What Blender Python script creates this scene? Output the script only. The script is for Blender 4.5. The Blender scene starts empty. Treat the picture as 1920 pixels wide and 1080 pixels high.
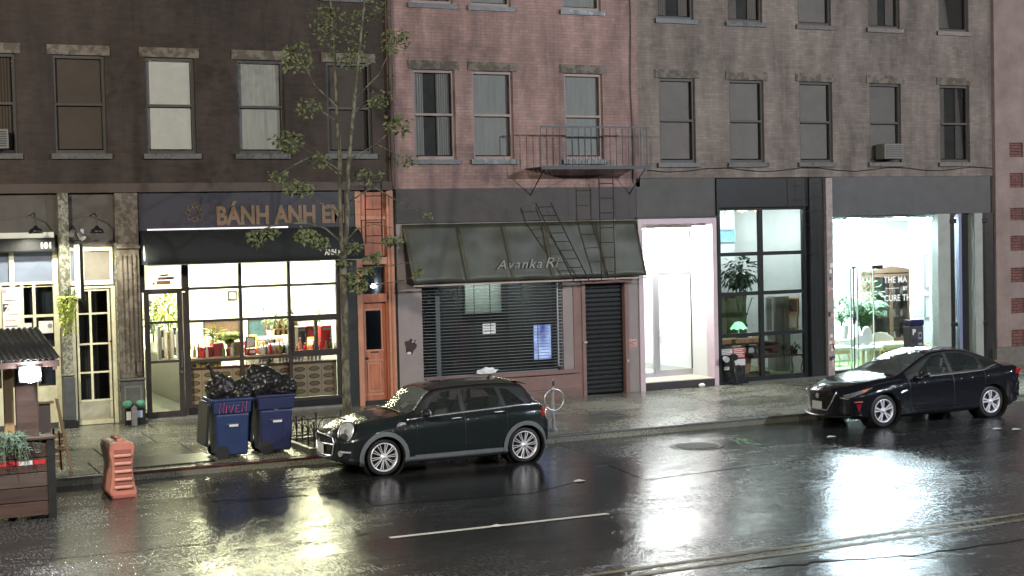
import bpy, bmesh, math, random
from mathutils import Vector, Matrix, noise as mnoise
S = bpy.context.scene
C = S.collection
rnd = random.Random(7)
# ------------------------------------------------------------------ camera
CAM_H = 3.944
FWD = Vector((0.42480, 0.90458, -0.03588)); RGT = Vector((0.90456, -0.42571, -0.02327)); UPV = Vector((0.03632, 0.02257, 0.99909))
FPX = 2850.0                                   # focal length in pixels of the 1920 px wide photograph
cd = bpy.data.cameras.new('camera'); cam = bpy.data.objects.new('camera', cd); C.objects.link(cam)
cam.matrix_world = Matrix(((RGT.x, UPV.x, -FWD.x, 0), (RGT.y, UPV.y, -FWD.y, 0), (RGT.z, UPV.z, -FWD.z, CAM_H), (0, 0, 0, 1)))
cd.sensor_width = 36.0; cd.lens = FPX / 1920 * 36.0; cd.clip_end = 600; cd.clip_start = 0.1
S.camera = cam
S.cycles.use_denoising = True
S.cycles.max_bounces = 8; S.cycles.diffuse_bounces = 3; S.cycles.glossy_bounces = 4; S.cycles.transparent_max_bounces = 16
S.cycles.sample_clamp_indirect = 6.0
S.cycles.caustics_reflective = False; S.cycles.caustics_refractive = False
# ------------------------------------------------------------------ night sky glow, street lamps
W = bpy.data.worlds.new('World'); S.world = W; W.use_nodes = True
bg = W.node_tree.nodes['Background']; bg.inputs[0].default_value = (0.50, 0.49, 0.50, 1); bg.inputs[1].default_value = 0.035
S.view_settings.view_transform = 'Standard'; S.view_settings.look = 'None'; S.view_settings.gamma = 1
S.view_settings.use_curve_mapping = False; S.view_settings.exposure = 0.0

def street_light(x, y, z, power, col, tx, ty, size=0.5):
    l = bpy.data.lights.new('street_light', 'AREA'); l.shape = 'DISK'; l.size = size; l.energy = power; l.color = col
    o = bpy.data.objects.new('street_light', l); C.objects.link(o); o.location = (x, y, z)
    d = Vector((tx, ty, 0)) - Vector((x, y, z)); o.rotation_euler = d.to_track_quat('-Z', 'Y').to_euler()
    return o
street_light(27.0, 9.0, 10.0, 3000, (0.80, 0.90, 1.0), 18, 27)       # lamps on the near side of the street, behind the camera
street_light(-4.0, 14.0, 9.5, 2600, (1.0, 0.92, 0.76), 5, 29)
street_light(12.0, 5.0, 11.0, 1000, (1.0, 0.91, 0.87), 14, 30)
street_light(44.0, 12.0, 10.0, 1600, (1.0, 0.84, 0.78), 32, 31)

# ------------------------------------------------------------------ from a place in the photograph to a place in the street
YF = 31.12                                     # plane of the shopfronts
def ray(px, py):
    return FWD + RGT * ((px - 960) / FPX) - UPV * ((py - 540) / FPX)
def at(px, py, Y=YF):
    d = ray(px, py); t = Y / d.y
    return Vector((d.x * t, Y, CAM_H + d.z * t))
def WX(px, py=600, Y=YF): return at(px, py, Y).x
def WZ(px, py, Y=YF): return at(px, py, Y).z
def GP(px, py, z=0.0):
    d = ray(px, py); t = (z - CAM_H) / d.z
    return Vector((d.x * t, d.y * t, z))

# ------------------------------------------------------------------ objects
def top_of(o):
    while o.parent: o = o.parent
    return o
def thing(name, label, cat, loc=(0, 0, 0), group=None, rz=0.0):
    o = bpy.data.objects.new(name, None); o.empty_display_size = 0.2; C.objects.link(o)
    o.location = loc; o.rotation_euler = (0, 0, rz); o['label'] = label; o['category'] = cat
    if group: o['group'] = group
    return o
def tag(o, label, cat, group=None):
    o['label'] = label; o['category'] = cat
    if group: o['group'] = group
    return o
class MB:
    def __init__(s): s.v = []; s.f = []
    def add(s, vs, fs):
        n = len(s.v); s.v += [tuple(v) for v in vs]; s.f += [tuple(i + n for i in f) for f in fs]; return s
    def box(s, x0, x1, y0, y1, z0, z1):
        x0, x1 = min(x0, x1), max(x0, x1); y0, y1 = min(y0, y1), max(y0, y1); z0, z1 = min(z0, z1), max(z0, z1)
        return s.add([(x0, y0, z0), (x1, y0, z0), (x1, y1, z0), (x0, y1, z0), (x0, y0, z1), (x1, y0, z1), (x1, y1, z1), (x0, y1, z1)],
                     [(3, 2, 1, 0), (4, 5, 6, 7), (0, 1, 5, 4), (1, 2, 6, 5), (2, 3, 7, 6), (3, 0, 4, 7)])
    def obox(s, c, ax, ay, az):
        c = Vector(c); ax = Vector(ax); ay = Vector(ay); az = Vector(az)
        P = [c - ax - ay - az, c + ax - ay - az, c + ax + ay - az, c - ax + ay - az, c - ax - ay + az, c + ax - ay + az, c + ax + ay + az, c - ax + ay + az]
        return s.add(P, [(3, 2, 1, 0), (4, 5, 6, 7), (0, 1, 5, 4), (1, 2, 6, 5), (2, 3, 7, 6), (3, 0, 4, 7)])
    def cyl(s, p0, p1, r0, r1=None, n=12, cap=True):
        p0 = Vector(p0); p1 = Vector(p1); r1 = r0 if r1 is None else r1
        d = (p1 - p0).normalized(); a = d.orthogonal().normalized(); b = d.cross(a)
        vs = []
        for p, r in ((p0, r0), (p1, r1)):
            for i in range(n):
                t = 2 * math.pi * i / n; vs.append(p + a * (r * math.cos(t)) + b * (r * math.sin(t)))
        fs = [(i, (i + 1) % n, n + (i + 1) % n, n + i) for i in range(n)]
        if cap: fs += [tuple(range(n - 1, -1, -1)), tuple(range(n, 2 * n))]
        return s.add(vs, fs)
    def tube(s, pts, r, n=8, taper=None, closed=False):
        pts = [Vector(p) for p in pts]; m = len(pts); vs = []; prev = None
        for k, p in enumerate(pts):
            if closed: d = pts[(k + 1) % m] - pts[k - 1]
            else: d = (pts[min(k + 1, m - 1)] - pts[max(k - 1, 0)])
            d = d.normalized() if d.length > 1e-9 else Vector((0, 0, 1))
            a = d.orthogonal().normalized() if prev is None else (prev - d * prev.dot(d)).normalized()
            prev = a; b = d.cross(a); rr = r if taper is None else r + (taper - r) * k / (m - 1)
            if isinstance(r, (list, tuple)): rr = r[k]
            for i in range(n):
                t = 2 * math.pi * i / n; vs.append(p + a * (rr * math.cos(t)) + b * (rr * math.sin(t)))
        fs = []
        for k in range(m if closed else m - 1):
            k2 = (k + 1) % m
            fs += [(k * n + i, k * n + (i + 1) % n, k2 * n + (i + 1) % n, k2 * n + i) for i in range(n)]
        if not closed: fs += [tuple(range(n - 1, -1, -1)), tuple((m - 1) * n + i for i in range(n))]
        return s.add(vs, fs)
    def prism(s, poly, ax, lo, hi):
        """poly: 2-D points; ax: axis of extrusion ('x': (y,z), 'y': (x,z), 'z': (x,y))"""
        def P(a, b, c):
            return (c, a, b) if ax == 'x' else ((a, c, b) if ax == 'y' else (a, b, c))
        n = len(poly); vs = [P(a, b, lo) for a, b in poly] + [P(a, b, hi) for a, b in poly]
        return s.add(vs, [tuple(range(n - 1, -1, -1)), tuple(range(n, 2 * n))] + [(i, (i + 1) % n, n + (i + 1) % n, n + i) for i in range(n)])
    def lathe(s, prof, c=(0, 0, 0), ax='z', n=24):
        c = Vector(c); vs = []; m = len(prof)
        for r, h in prof:
            for i in range(n):
                t = 2 * math.pi * i / n; a, b = r * math.cos(t), r * math.sin(t)
                vs.append(c + (Vector((a, b, h)) if ax == 'z' else (Vector((a, h, b)) if ax == 'y' else Vector((h, a, b)))))
        fs = []
        for k in range(m - 1):
            fs += [(k * n + i, k * n + (i + 1) % n, (k + 1) * n + (i + 1) % n, (k + 1) * n + i) for i in range(n)]
        return s.add(vs, fs)
    def ell(s, c, r, nu=12, nv=8, rot=None):
        c = Vector(c); vs = []; fs = []
        for j in range(nv + 1):
            ph = math.pi * j / nv
            for i in range(nu):
                t = 2 * math.pi * i / nu
                p = Vector((r[0] * math.sin(ph) * math.cos(t), r[1] * math.sin(ph) * math.sin(t), r[2] * math.cos(ph)))
                if rot: p = rot @ p
                vs.append(c + p)
        for j in range(nv):
            for i in range(nu):
                fs.append((j * nu + i, (j + 1) * nu + i, (j + 1) * nu + (i + 1) % nu, j * nu + (i + 1) % nu))
        return s.add(vs, fs)
    def leaf(s, p, d, up, L, w):
        p = Vector(p); d = Vector(d).normalized(); sd = d.cross(Vector(up))
        sd = sd.normalized() if sd.length > 1e-6 else d.orthogonal().normalized()
        nn = sd.cross(d)
        a = p; b = p + d * L * .45 + sd * w * .5 - nn * w * .12; c = p + d * L * .45 - sd * w * .5 - nn * w * .12; m = p + d * L * .5 + nn * L * .06; e = p + d * L - nn * L * .12
        return s.add([a, b, c, m, e], [(0, 1, 3), (0, 3, 2), (1, 4, 3), (2, 3, 4)])
    def build(s, name, mat, parent=None, bevel=0.0, smooth=False, kind=None, local=False, seg=2, auto=None, solid=0.0):
        me = bpy.data.meshes.new(name)
        off = Vector((0, 0, 0))
        if parent is not None and not local: off = Vector(top_of(parent).location)
        vs = [(x - off.x, y - off.y, z - off.z) for x, y, z in s.v]
        me.from_pydata(vs, [], s.f); me.update()
        bm = bmesh.new(); bm.from_mesh(me); bmesh.ops.recalc_face_normals(bm, faces=bm.faces); bm.to_mesh(me); bm.free()
        if mat is not None: me.materials.append(mat)
        if smooth: me.shade_smooth()
        o = bpy.data.objects.new(name, me); C.objects.link(o)
        if parent is not None: o.parent = parent
        if bevel:
            m = o.modifiers.new('bevel', 'BEVEL'); m.width = bevel; m.segments = seg; m.limit_method = 'ANGLE'; m.angle_limit = math.radians(35)
        if auto is not None:
            me.shade_smooth()
            for p in me.polygons: pass
            try: me.set_sharp_from_angle(angle=math.radians(auto))
            except Exception: pass
        if kind: o['kind'] = kind
        return o
def bx(name, mat, parent, x0, x1, y0, y1, z0, z1, bevel=0.0, **k):
    return MB().box(x0, x1, y0, y1, z0, z1).build(name, mat, parent, bevel, **k)
def share(o, parent=None, loc=None, rot=None, name=None):
    c = o.copy(); C.objects.link(c)
    if parent is not None: c.parent = parent
    if loc is not None: c.location = loc
    if rot is not None: c.rotation_euler = rot
    return c
def copy_tree(o, parent=None):
    c = o.copy(); C.objects.link(c)
    if parent is not None: c.parent = parent
    for ch in list(o.children): copy_tree(ch, c)
    return c
def text_mesh(name, txt, mat, size, parent, loc, ax=(1, 0, 0), up=(0, 0, 1), shear=0.0, extrude=0.004, bold=0.0, space=1.0, align='LEFT', sx=1.0):
    cu = bpy.data.curves.new(name, 'FONT'); cu.body = txt; cu.size = size; cu.extrude = extrude; cu.offset = bold; cu.shear = shear
    cu.space_character = space; cu.align_x = align; cu.resolution_u = 3
    t = bpy.data.objects.new(name, cu); C.objects.link(t)
    dg = bpy.context.evaluated_depsgraph_get(); me = bpy.data.meshes.new_from_object(t.evaluated_get(dg))
    bpy.data.objects.remove(t); bpy.data.curves.remove(cu)
    off = Vector(top_of(parent).location) if parent is not None else Vector((0, 0, 0))
    A = Vector(ax).normalized(); U = Vector(up).normalized(); N = A.cross(U); L = Vector(loc) - off
    for v in me.vertices:
        v.co = L + A * (v.co.x * sx) + U * v.co.y + N * v.co.z
    me.materials.clear(); me.materials.append(mat)
    o = bpy.data.objects.new(name, me); C.objects.link(o)
    if parent is not None: o.parent = parent
    return o

# ------------------------------------------------------------------ materials
def node(nt, t, **k):
    n = nt.nodes.new(t)
    for a, b in k.items(): setattr(n, a, b)
    return n
_M = {}
def mat(name, col, rough=0.6, metal=0.0, var=0.0, vscale=3.0, col2=None, bump=0.0, bscale=40.0, spec=0.5, coat=0.0, emit=None, estr=0.0, rvar=0.0, stretch=(1, 1, 1), alpha=None, sharp=False, coords='Object'):
    if name in _M: return _M[name]
    m = bpy.data.materials.new(name); m.use_nodes = True; nt = m.node_tree; b = nt.nodes['Principled BSDF']
    b.inputs['Base Color'].default_value = (*col, 1); b.inputs['Roughness'].default_value = rough; b.inputs['Metallic'].default_value = metal
    b.inputs['Specular IOR Level'].default_value = spec; b.inputs['Coat Weight'].default_value = coat
    tc = node(nt, 'ShaderNodeTexCoord'); mp = node(nt, 'ShaderNodeMapping'); mp.inputs['Scale'].default_value = stretch
    nt.links.new(tc.outputs[coords], mp.inputs[0])
    if var or col2:
        n = node(nt, 'ShaderNodeTexNoise'); n.inputs['Scale'].default_value = vscale; n.inputs['Detail'].default_value = 6; n.inputs['Roughness'].default_value = .65
        nt.links.new(mp.outputs[0], n.inputs[0])
        r = node(nt, 'ShaderNodeValToRGB'); nt.links.new(n.outputs[0], r.inputs[0])
        a0, a1 = (.47, .55) if sharp else (.3, .7)
        r.color_ramp.elements[0].position = a0; r.color_ramp.elements[1].position = a1
        c2 = col2 if col2 else tuple(c * (1 - var) for c in col); c1 = col if col2 else tuple(min(1, c * (1 + var)) for c in col)
        r.color_ramp.elements[0].color = (*c2, 1); r.color_ramp.elements[1].color = (*c1, 1)
        nt.links.new(r.outputs[0], b.inputs['Base Color'])
        if rvar:
            mr = node(nt, 'ShaderNodeMapRange'); nt.links.new(n.outputs[0], mr.inputs[0]); mr.inputs[1].default_value = .3; mr.inputs[2].default_value = .7
            mr.inputs[3].default_value = max(.02, rough - rvar); mr.inputs[4].default_value = min(1, rough + rvar); nt.links.new(mr.outputs[0], b.inputs['Roughness'])
    if bump:
        n2 = node(nt, 'ShaderNodeTexNoise'); n2.inputs['Scale'].default_value = bscale; n2.inputs['Detail'].default_value = 4
        nt.links.new(mp.outputs[0], n2.inputs[0])
        bp = node(nt, 'ShaderNodeBump'); bp.inputs['Strength'].default_value = min(1, bump); bp.inputs['Distance'].default_value = .01
        nt.links.new(n2.outputs[0], bp.inputs['Height']); nt.links.new(bp.outputs[0], b.inputs['Normal'])
    if emit:
        b.inputs['Emission Color'].default_value = (*emit, 1); b.inputs['Emission Strength'].default_value = estr
    _M[name] = m
    return m
def glass(name, tint=(1, 1, 1), rough=0.0, refl=1.0, haze=0.0, hcol=(.5, .5, .5), drops=False):
    if name in _M: return _M[name]
    m = bpy.data.materials.new(name); m.use_nodes = True; nt = m.node_tree
    for n in list(nt.nodes): nt.nodes.remove(n)
    out = node(nt, 'ShaderNodeOutputMaterial'); tr = node(nt, 'ShaderNodeBsdfTransparent'); gl = node(nt, 'ShaderNodeBsdfGlossy')
    tr.inputs[0].default_value = (*tint, 1); gl.inputs['Roughness'].default_value = rough
    fr = node(nt, 'ShaderNodeFresnel'); fr.inputs[0].default_value = 1.5
    ml = node(nt, 'ShaderNodeMath', operation='MULTIPLY'); ml.inputs[1].default_value = refl; nt.links.new(fr.outputs[0], ml.inputs[0])
    mx = node(nt, 'ShaderNodeMixShader'); nt.links.new(ml.outputs[0], mx.inputs[0]); nt.links.new(tr.outputs[0], mx.inputs[1]); nt.links.new(gl.outputs[0], mx.inputs[2])
    last = mx
    if haze or drops:
        df = node(nt, 'ShaderNodeBsdfDiffuse'); df.inputs[0].default_value = (*hcol, 1)
        m2 = node(nt, 'ShaderNodeMixShader'); m2.inputs[0].default_value = haze
        nt.links.new(mx.outputs[0], m2.inputs[1]); nt.links.new(df.outputs[0], m2.inputs[2]); last = m2
        if drops:
            tc = node(nt, 'ShaderNodeTexCoord'); vo = node(nt, 'ShaderNodeTexVoronoi'); vo.inputs['Scale'].default_value = 70
            nt.links.new(tc.outputs['Object'], vo.inputs[0])
            mr = node(nt, 'ShaderNodeMapRange'); mr.inputs[1].default_value = .1; mr.inputs[2].default_value = .45; mr.inputs[3].default_value = haze * 2.2; mr.inputs[4].default_value = haze * .5
            nt.links.new(vo.outputs['Distance'], mr.inputs[0]); nt.links.new(mr.outputs[0], m2.inputs[0])
            bp = node(nt, 'ShaderNodeBump'); bp.inputs['Strength'].default_value = .35; bp.inputs['Distance'].default_value = .004
            nt.links.new(vo.outputs['Distance'], bp.inputs['Height']); nt.links.new(bp.outputs[0], gl.inputs['Normal'])
    nt.links.new(last.outputs[0], out.inputs[0]); _M[name] = m
    return m
def emis(name, col, s):
    if name in _M: return _M[name]
    m = bpy.data.materials.new(name); m.use_nodes = True; nt = m.node_tree
    b = nt.nodes['Principled BSDF']; b.inputs['Base Color'].default_value = (.8, .8, .8, 1)
    b.inputs['Emission Color'].default_value = (*col, 1); b.inputs['Emission Strength'].default_value = s; _M[name] = m
    return m
def brick_mat(name, c1, c2, mortar, rough=.8, scale=1.0, bump=.5, ax='xz'):
    if name in _M: return _M[name]
    m = bpy.data.materials.new(name); m.use_nodes = True; nt = m.node_tree; b = nt.nodes['Principled BSDF']; b.inputs['Roughness'].default_value = rough
    tc = node(nt, 'ShaderNodeTexCoord'); sp = node(nt, 'ShaderNodeSeparateXYZ'); cb = node(nt, 'ShaderNodeCombineXYZ')
    nt.links.new(tc.outputs['Object'], sp.inputs[0]); nt.links.new(sp.outputs['X' if ax == 'xz' else 'Y'], cb.inputs[0]); nt.links.new(sp.outputs['Z'], cb.inputs[1])
    br = node(nt, 'ShaderNodeTexBrick'); br.inputs['Scale'].default_value = scale; br.inputs['Brick Width'].default_value = .215; br.inputs['Row Height'].default_value = .07
    br.inputs['Mortar Size'].default_value = .006; br.inputs['Color1'].default_value = (*c1, 1); br.inputs['Color2'].default_value = (*c2, 1); br.inputs['Mortar'].default_value = (*mortar, 1)
    nt.links.new(cb.outputs[0], br.inputs[0])
    n = node(nt, 'ShaderNodeTexNoise'); n.inputs['Scale'].default_value = .8; n.inputs['Detail'].default_value = 9; n.inputs['Roughness'].default_value = .7; sm_ = node(nt, 'ShaderNodeMapping'); sm_.inputs['Scale'].default_value = (1.6, 1, .5); nt.links.new(tc.outputs['Object'], sm_.inputs[0]); nt.links.new(sm_.outputs[0], n.inputs[0])
    r = node(nt, 'ShaderNodeMapRange'); r.inputs[1].default_value = .3; r.inputs[2].default_value = .7; r.inputs[3].default_value = .42; r.inputs[4].default_value = 1.5; nt.links.new(n.outputs[0], r.inputs[0])
    mx = node(nt, 'ShaderNodeVectorMath', operation='SCALE'); nt.links.new(br.outputs[0], mx.inputs[0]); nt.links.new(r.outputs[0], mx.inputs['Scale'])
    nt.links.new(mx.outputs[0], b.inputs['Base Color'])
    bp = node(nt, 'ShaderNodeBump'); bp.inputs['Strength'].default_value = bump; bp.inputs['Distance'].default_value = .01; bp.invert = True
    nt.links.new(br.outputs['Fac'], bp.inputs['Height']); nt.links.new(bp.outputs[0], b.inputs['Normal']); _M[name] = m
    return m
def wet_asphalt(name, dark=(.012, .013, .014), light=(.070, .076, .076), rlo=.08, rhi=.17, bstr=.8, pud=1.0, grain=.20):
    m = bpy.data.materials.new(name); m.use_nodes = True; nt = m.node_tree; b = nt.nodes['Principled BSDF']
    tc = node(nt, 'ShaderNodeTexCoord'); L = nt.links.new
    def nz(scale, det=5, rgh=.6, st=(1, 1, 1)):
        mp = node(nt, 'ShaderNodeMapping'); mp.inputs['Scale'].default_value = st; L(tc.outputs['Object'], mp.inputs[0])
        n = node(nt, 'ShaderNodeTexNoise'); n.inputs['Scale'].default_value = scale; n.inputs['Detail'].default_value = det; n.inputs['Roughness'].default_value = rgh
        L(mp.outputs[0], n.inputs[0]); return n
    big = nz(.35, 6, .6, (.45, 1, 1)); mid = nz(2.2, 5, .65, (.5, 1.3, 1)); fine = nz(42, 3, .7); vf = nz(130, 2, .6)
    pm = node(nt, 'ShaderNodeMath', operation='MULTIPLY_ADD'); pm.inputs[1].default_value = .45; L(mid.outputs[0], pm.inputs[0]); L(big.outputs[0], pm.inputs[2])
    rp = node(nt, 'ShaderNodeMapRange'); rp.interpolation_type = 'SMOOTHSTEP'; rp.inputs[1].default_value = .58; rp.inputs[2].default_value = .90; L(pm.outputs[0], rp.inputs[0])   # 0 puddle, 1 damp
    rr = node(nt, 'ShaderNodeMapRange'); rr.inputs[3].default_value = rlo; rr.inputs[4].default_value = rhi; L(rp.outputs[0], rr.inputs[0]); gr = nz(34, 2, .6, (1, .22, 1)); gs = node(nt, 'ShaderNodeMapRange'); gs.interpolation_type = 'SMOOTHSTEP'; gs.inputs[1].default_value = .44; gs.inputs[2].default_value = .60; L(gr.outputs[0], gs.inputs[0]); gd = node(nt, 'ShaderNodeMapRange'); gd.inputs[3].default_value = .30; gd.inputs[4].default_value = 1; L(rp.outputs[0], gd.inputs[0]); gm = node(nt, 'ShaderNodeMath', operation='MULTIPLY'); L(gs.outputs[0], gm.inputs[0]); L(gd.outputs[0], gm.inputs[1]); ga = node(nt, 'ShaderNodeMath', operation='MULTIPLY_ADD'); ga.inputs[1].default_value = grain; L(gm.outputs[0], ga.inputs[0]); L(rr.outputs[0], ga.inputs[2]); L(ga.outputs[0], b.inputs['Roughness'])
    cr = node(nt, 'ShaderNodeMixRGB'); cr.inputs[1].default_value = (*dark, 1); cr.inputs[2].default_value = (*light, 1)
    ml = node(nt, 'ShaderNodeMath', operation='MULTIPLY'); L(gs.outputs[0], ml.inputs[0]); L(rp.outputs[0], ml.inputs[1])
    m3 = node(nt, 'ShaderNodeMath', operation='MULTIPLY_ADD'); m3.inputs[1].default_value = .8; m3.inputs[2].default_value = .12; m3.use_clamp = True; L(ml.outputs[0], m3.inputs[0]); L(m3.outputs[0], cr.inputs[0]); L(cr.outputs[0], b.inputs['Base Color'])
    ad = node(nt, 'ShaderNodeMath', operation='MULTIPLY_ADD'); ad.inputs[1].default_value = .5; L(vf.outputs[0], ad.inputs[0]); L(fine.outputs[0], ad.inputs[2]); ag = node(nt, 'ShaderNodeMath', operation='MULTIPLY_ADD'); ag.inputs[1].default_value = 1.1; L(gm.outputs[0], ag.inputs[0]); L(ad.outputs[0], ag.inputs[2]); ad = ag
    st = node(nt, 'ShaderNodeMapRange'); st.inputs[3].default_value = bstr * .55 * pud; st.inputs[4].default_value = bstr; L(rp.outputs[0], st.inputs[0])
    bp = node(nt, 'ShaderNodeBump'); bp.inputs['Distance'].default_value = .0022; L(st.outputs[0], bp.inputs['Strength']); L(ad.outputs[0], bp.inputs['Height'])
    wv = nz(7.5, 3, .55, (.16, 1.6, 1)); bp2 = node(nt, 'ShaderNodeBump'); bp2.inputs['Distance'].default_value = .012; bp2.inputs['Strength'].default_value = .16; L(wv.outputs[0], bp2.inputs['Height']); L(bp.outputs[0], bp2.inputs['Normal']); L(bp2.outputs[0], b.inputs['Normal'])
    b.inputs['IOR'].default_value = 1.45
    return m
M_asph = wet_asphalt('wet_asphalt')
M_asph2 = wet_asphalt('wet_asphalt_patch', (.010, .010, .011), (.05, .05, .048), .08, .17, .7)
M_pave = wet_asphalt('wet_concrete', (.13, .128, .105), (.38, .385, .30), .12, .28, 1.0)
M_kerb = mat('kerb_granite', (.085, .083, .078), .35, var=.3, vscale=8, bump=.3, bscale=60, rvar=.15)  # granite darkened for the wet and for the shade on the kerb face
M_kerbred = mat('kerb_dull_red', (.060, .022, .020), .35, var=.5, vscale=6, bump=.3, bscale=50)  # dull red tone for one stretch of kerb stones
M_black = mat('black_paint', (.014, .015, .016), .35, var=.25, vscale=6)
M_dark = mat('dark_metal', (.025, .027, .028), .4, var=.3, vscale=5, bump=.1)
M_iron = mat('black_iron', (.012, .012, .012), .45)
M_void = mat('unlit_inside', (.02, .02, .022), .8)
M_chrome = mat('chrome', (.92, .92, .95), .24, .8)
M_steel = mat('brushed_steel', (.55, .56, .58), .28, 1.0, bump=.05, bscale=80)
M_galv = mat('galvanised_steel', (.62, .63, .66), .38, .85, var=.12, vscale=20)
M_white = mat('white_wall', (.80, .81, .80), .6, var=.03)
M_whitep = mat('white_paint', (.72, .72, .69), .5, var=.08, vscale=6)
M_cream = mat('cream_paint', (.70, .67, .47), .5, var=.14, vscale=7, bump=.15, bscale=25)
M_glass = glass('clear_glass', (.97, .98, .98), refl=.9)
M_dglass = glass('dark_glass', (.78, .80, .82), refl=1.0)
# ================================================================== THE SETTING: road, kerb, pavement
def zf(x):                                     # pavement level along the shopfronts: higher at the left
    t = max(0.0, min(1.0, (x - 10.5) / 6.0)); t = t * t * (3 - 2 * t)
    return .30 * (1 - t) + .15 * t
YK = 25.40
def zp(x, y):
    t = max(0.0, min(1.0, (y - YK) / (YF - YK))); return .135 + (zf(x) - .135) * t
MB().box(-300, 300, -300, 300, -.6, -.45).build('ground', M_dark, kind='structure')
MB().add([(-60, -14, 0), (110, -14, 0), (110, YK, 0), (-60, YK, 0)], [(0, 1, 2, 3)]).build('road', M_asph, kind='structure')
pav = MB().box(-40, 70, YK, YF + .3, -.3, .09).build('pavement', M_pave, kind='structure')
M_slabs = [M_pave] + [wet_asphalt('wet_concrete_%s' % n, d, l, lo, hi, 1.0) for n, d, l, lo, hi in
    (('pale', (.20, .198, .16), (.46, .465, .36), .14, .34), ('dull', (.13, .13, .108), (.31, .315, .25), .10, .27), ('warm', (.16, .155, .125), (.38, .38, .28), .12, .30))]
rows = [25.57, 26.75, 28.2, 29.66, YF]
for j in range(4):
    x = -3.2 + (j % 2) * .35
    while x < 42:
        w = 1.52; y0, y1 = rows[j] + .006, rows[j + 1] - .006; a, b = x + .006, x + w - .006; dz = rnd.uniform(-.005, .004); tl = rnd.uniform(-.004, .004)
        P = [(a, y0), (b, y0), (b, y1), (a, y1)]
        vs = [(px, py, .05) for px, py in P] + [(px + (.006 if k in (0, 3) else -.006), py + (.006 if k < 2 else -.006), zp(px, py) + dz + (tl if k in (1, 2) else 0)) for k, (px, py) in enumerate(P)]
        MB().add(vs, [(4, 5, 6, 7), (0, 1, 5, 4), (1, 2, 6, 5), (2, 3, 7, 6), (3, 0, 4, 7)]).build('slab', M_slabs[rnd.choice([0, 0, 1, 2, 3])], pav)
        x += w
x = -6.0
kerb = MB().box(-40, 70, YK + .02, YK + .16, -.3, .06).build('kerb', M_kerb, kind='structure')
while x < 42:
    w = 1.8; dz = rnd.uniform(-.006, .006); red = GP(325, 885).x < x + .9 < GP(565, 870).x
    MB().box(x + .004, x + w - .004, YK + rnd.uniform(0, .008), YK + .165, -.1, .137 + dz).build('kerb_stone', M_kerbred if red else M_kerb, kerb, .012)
    x += w
# painted lines: thin sheets on the road
M_wline = mat('worn_white_line', (.62, .62, .60), .35, var=.18, vscale=12, bump=.3, bscale=120)
M_yline = mat('worn_yellow_line', (.21, .15, .04), .35, var=.5, vscale=9, bump=.4, bscale=120, col2=(.06, .055, .03), sharp=True)
def sheet(name, poly, z, m, kind='structure'):
    return MB().add([(a, b, z) for a, b in poly], [tuple(range(len(poly)))]).build(name, m, kind=kind)
a = GP(731, 1009); b = GP(1141, 963.5)
sheet('lane_marking', [(a.x, a.y - .055), (b.x, b.y - .055), (b.x, b.y + .055), (a.x, a.y + .055)], .006, M_wline)
a = GP(1121, 1077); b = GP(1920, 964); sl = (b.y - a.y) / (b.x - a.x)
for off in (0.0, -.30):
    y0 = a.y + sl * (-20 - a.x) + off; y1 = a.y + sl * (45 - a.x) + off
    sheet('centre_line', [(-20, y0 - .05), (45, y1 - .05), (45, y1 + .05), (-20, y0 + .05)], .006, M_yline)
# road repairs, cracks and the joint along the gutter
def gpoly(pts): return [tuple(GP(x, y)[:2]) for x, y in pts]
sheet('asphalt_patch', gpoly([(395, 941), (640, 925), (575, 893), (385, 905)]), .004, M_asph2)
sheet('asphalt_patch', gpoly([(640, 905), (1030, 868), (1075, 905), (1000, 925), (700, 948)]), .004, M_asph2)
sheet('asphalt_patch', gpoly([(1130, 868), (1520, 822), (1640, 845), (1210, 900)]), .004, M_asph2)
M_crack = mat('crack_filler', (.010, .010, .010), .22)
def crack(pts, w=.03, seed=1):
    r = random.Random(seed); P = [GP(x, y) for x, y in pts]; q = []
    for k in range(len(P) - 1):
        for t in range(8):
            p = P[k].lerp(P[k + 1], t / 8); q.append((p.x, p.y + r.uniform(-.035, .035), w * r.uniform(.3, 1)))
    q.append((P[-1].x, P[-1].y, w * .3)); m = MB(); n = len(q)
    vs = [(x, y - h, .0075) for x, y, h in q] + [(x, y + h, .0075) for x, y, h in q]
    m.add(vs, [(i, i + 1, n + i + 1, n + i) for i in range(n - 1)]).build('road_crack', M_crack, kind='structure')
crack([(385, 905), (392, 935), (420, 944), (560, 930), (640, 922)], .02, 2)
crack([(556, 885), (590, 905), (625, 928), (700, 940)], .03, 3)
crack([(0, 1052), (120, 1046), (300, 1028), (470, 1012)], .03, 4)
crack([(420, 1034), (560, 1018), (700, 1000)], .02, 5)
crack([(1030, 862), (1120, 870), (1260, 852), (1400, 838)], .02, 6)
crack([(1520, 850), (1600, 842), (1700, 846), (1900, 822)], .025, 7)
crack([(1650, 872), (1700, 876)], .05, 8); crack([(1620, 880), (1640, 876)], .05, 9)
crack([(1400, 1066), (1560, 1050), (1700, 1040), (1920, 1010)], .10, 10)
M_green = mat('green_spray_paint', (.10, .42, .10), .5, var=.5, vscale=14, col2=(.03, .06, .03), sharp=True)
gm = MB()
for k in range(7):
    p = GP(1382 + 3 * k, 829 + 3.5 * math.sin(k * 2.1)); q = p + Vector((.12, .5 * math.cos(k), 0)); gm.add([(p.x - .03, p.y, .0085), (p.x + .03, p.y, .0085), (q.x + .03, q.y, .0085), (q.x - .03, q.y, .0085)], [(0, 1, 2, 3)])
gm.build('utility_mark', M_green, kind='structure')
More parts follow.
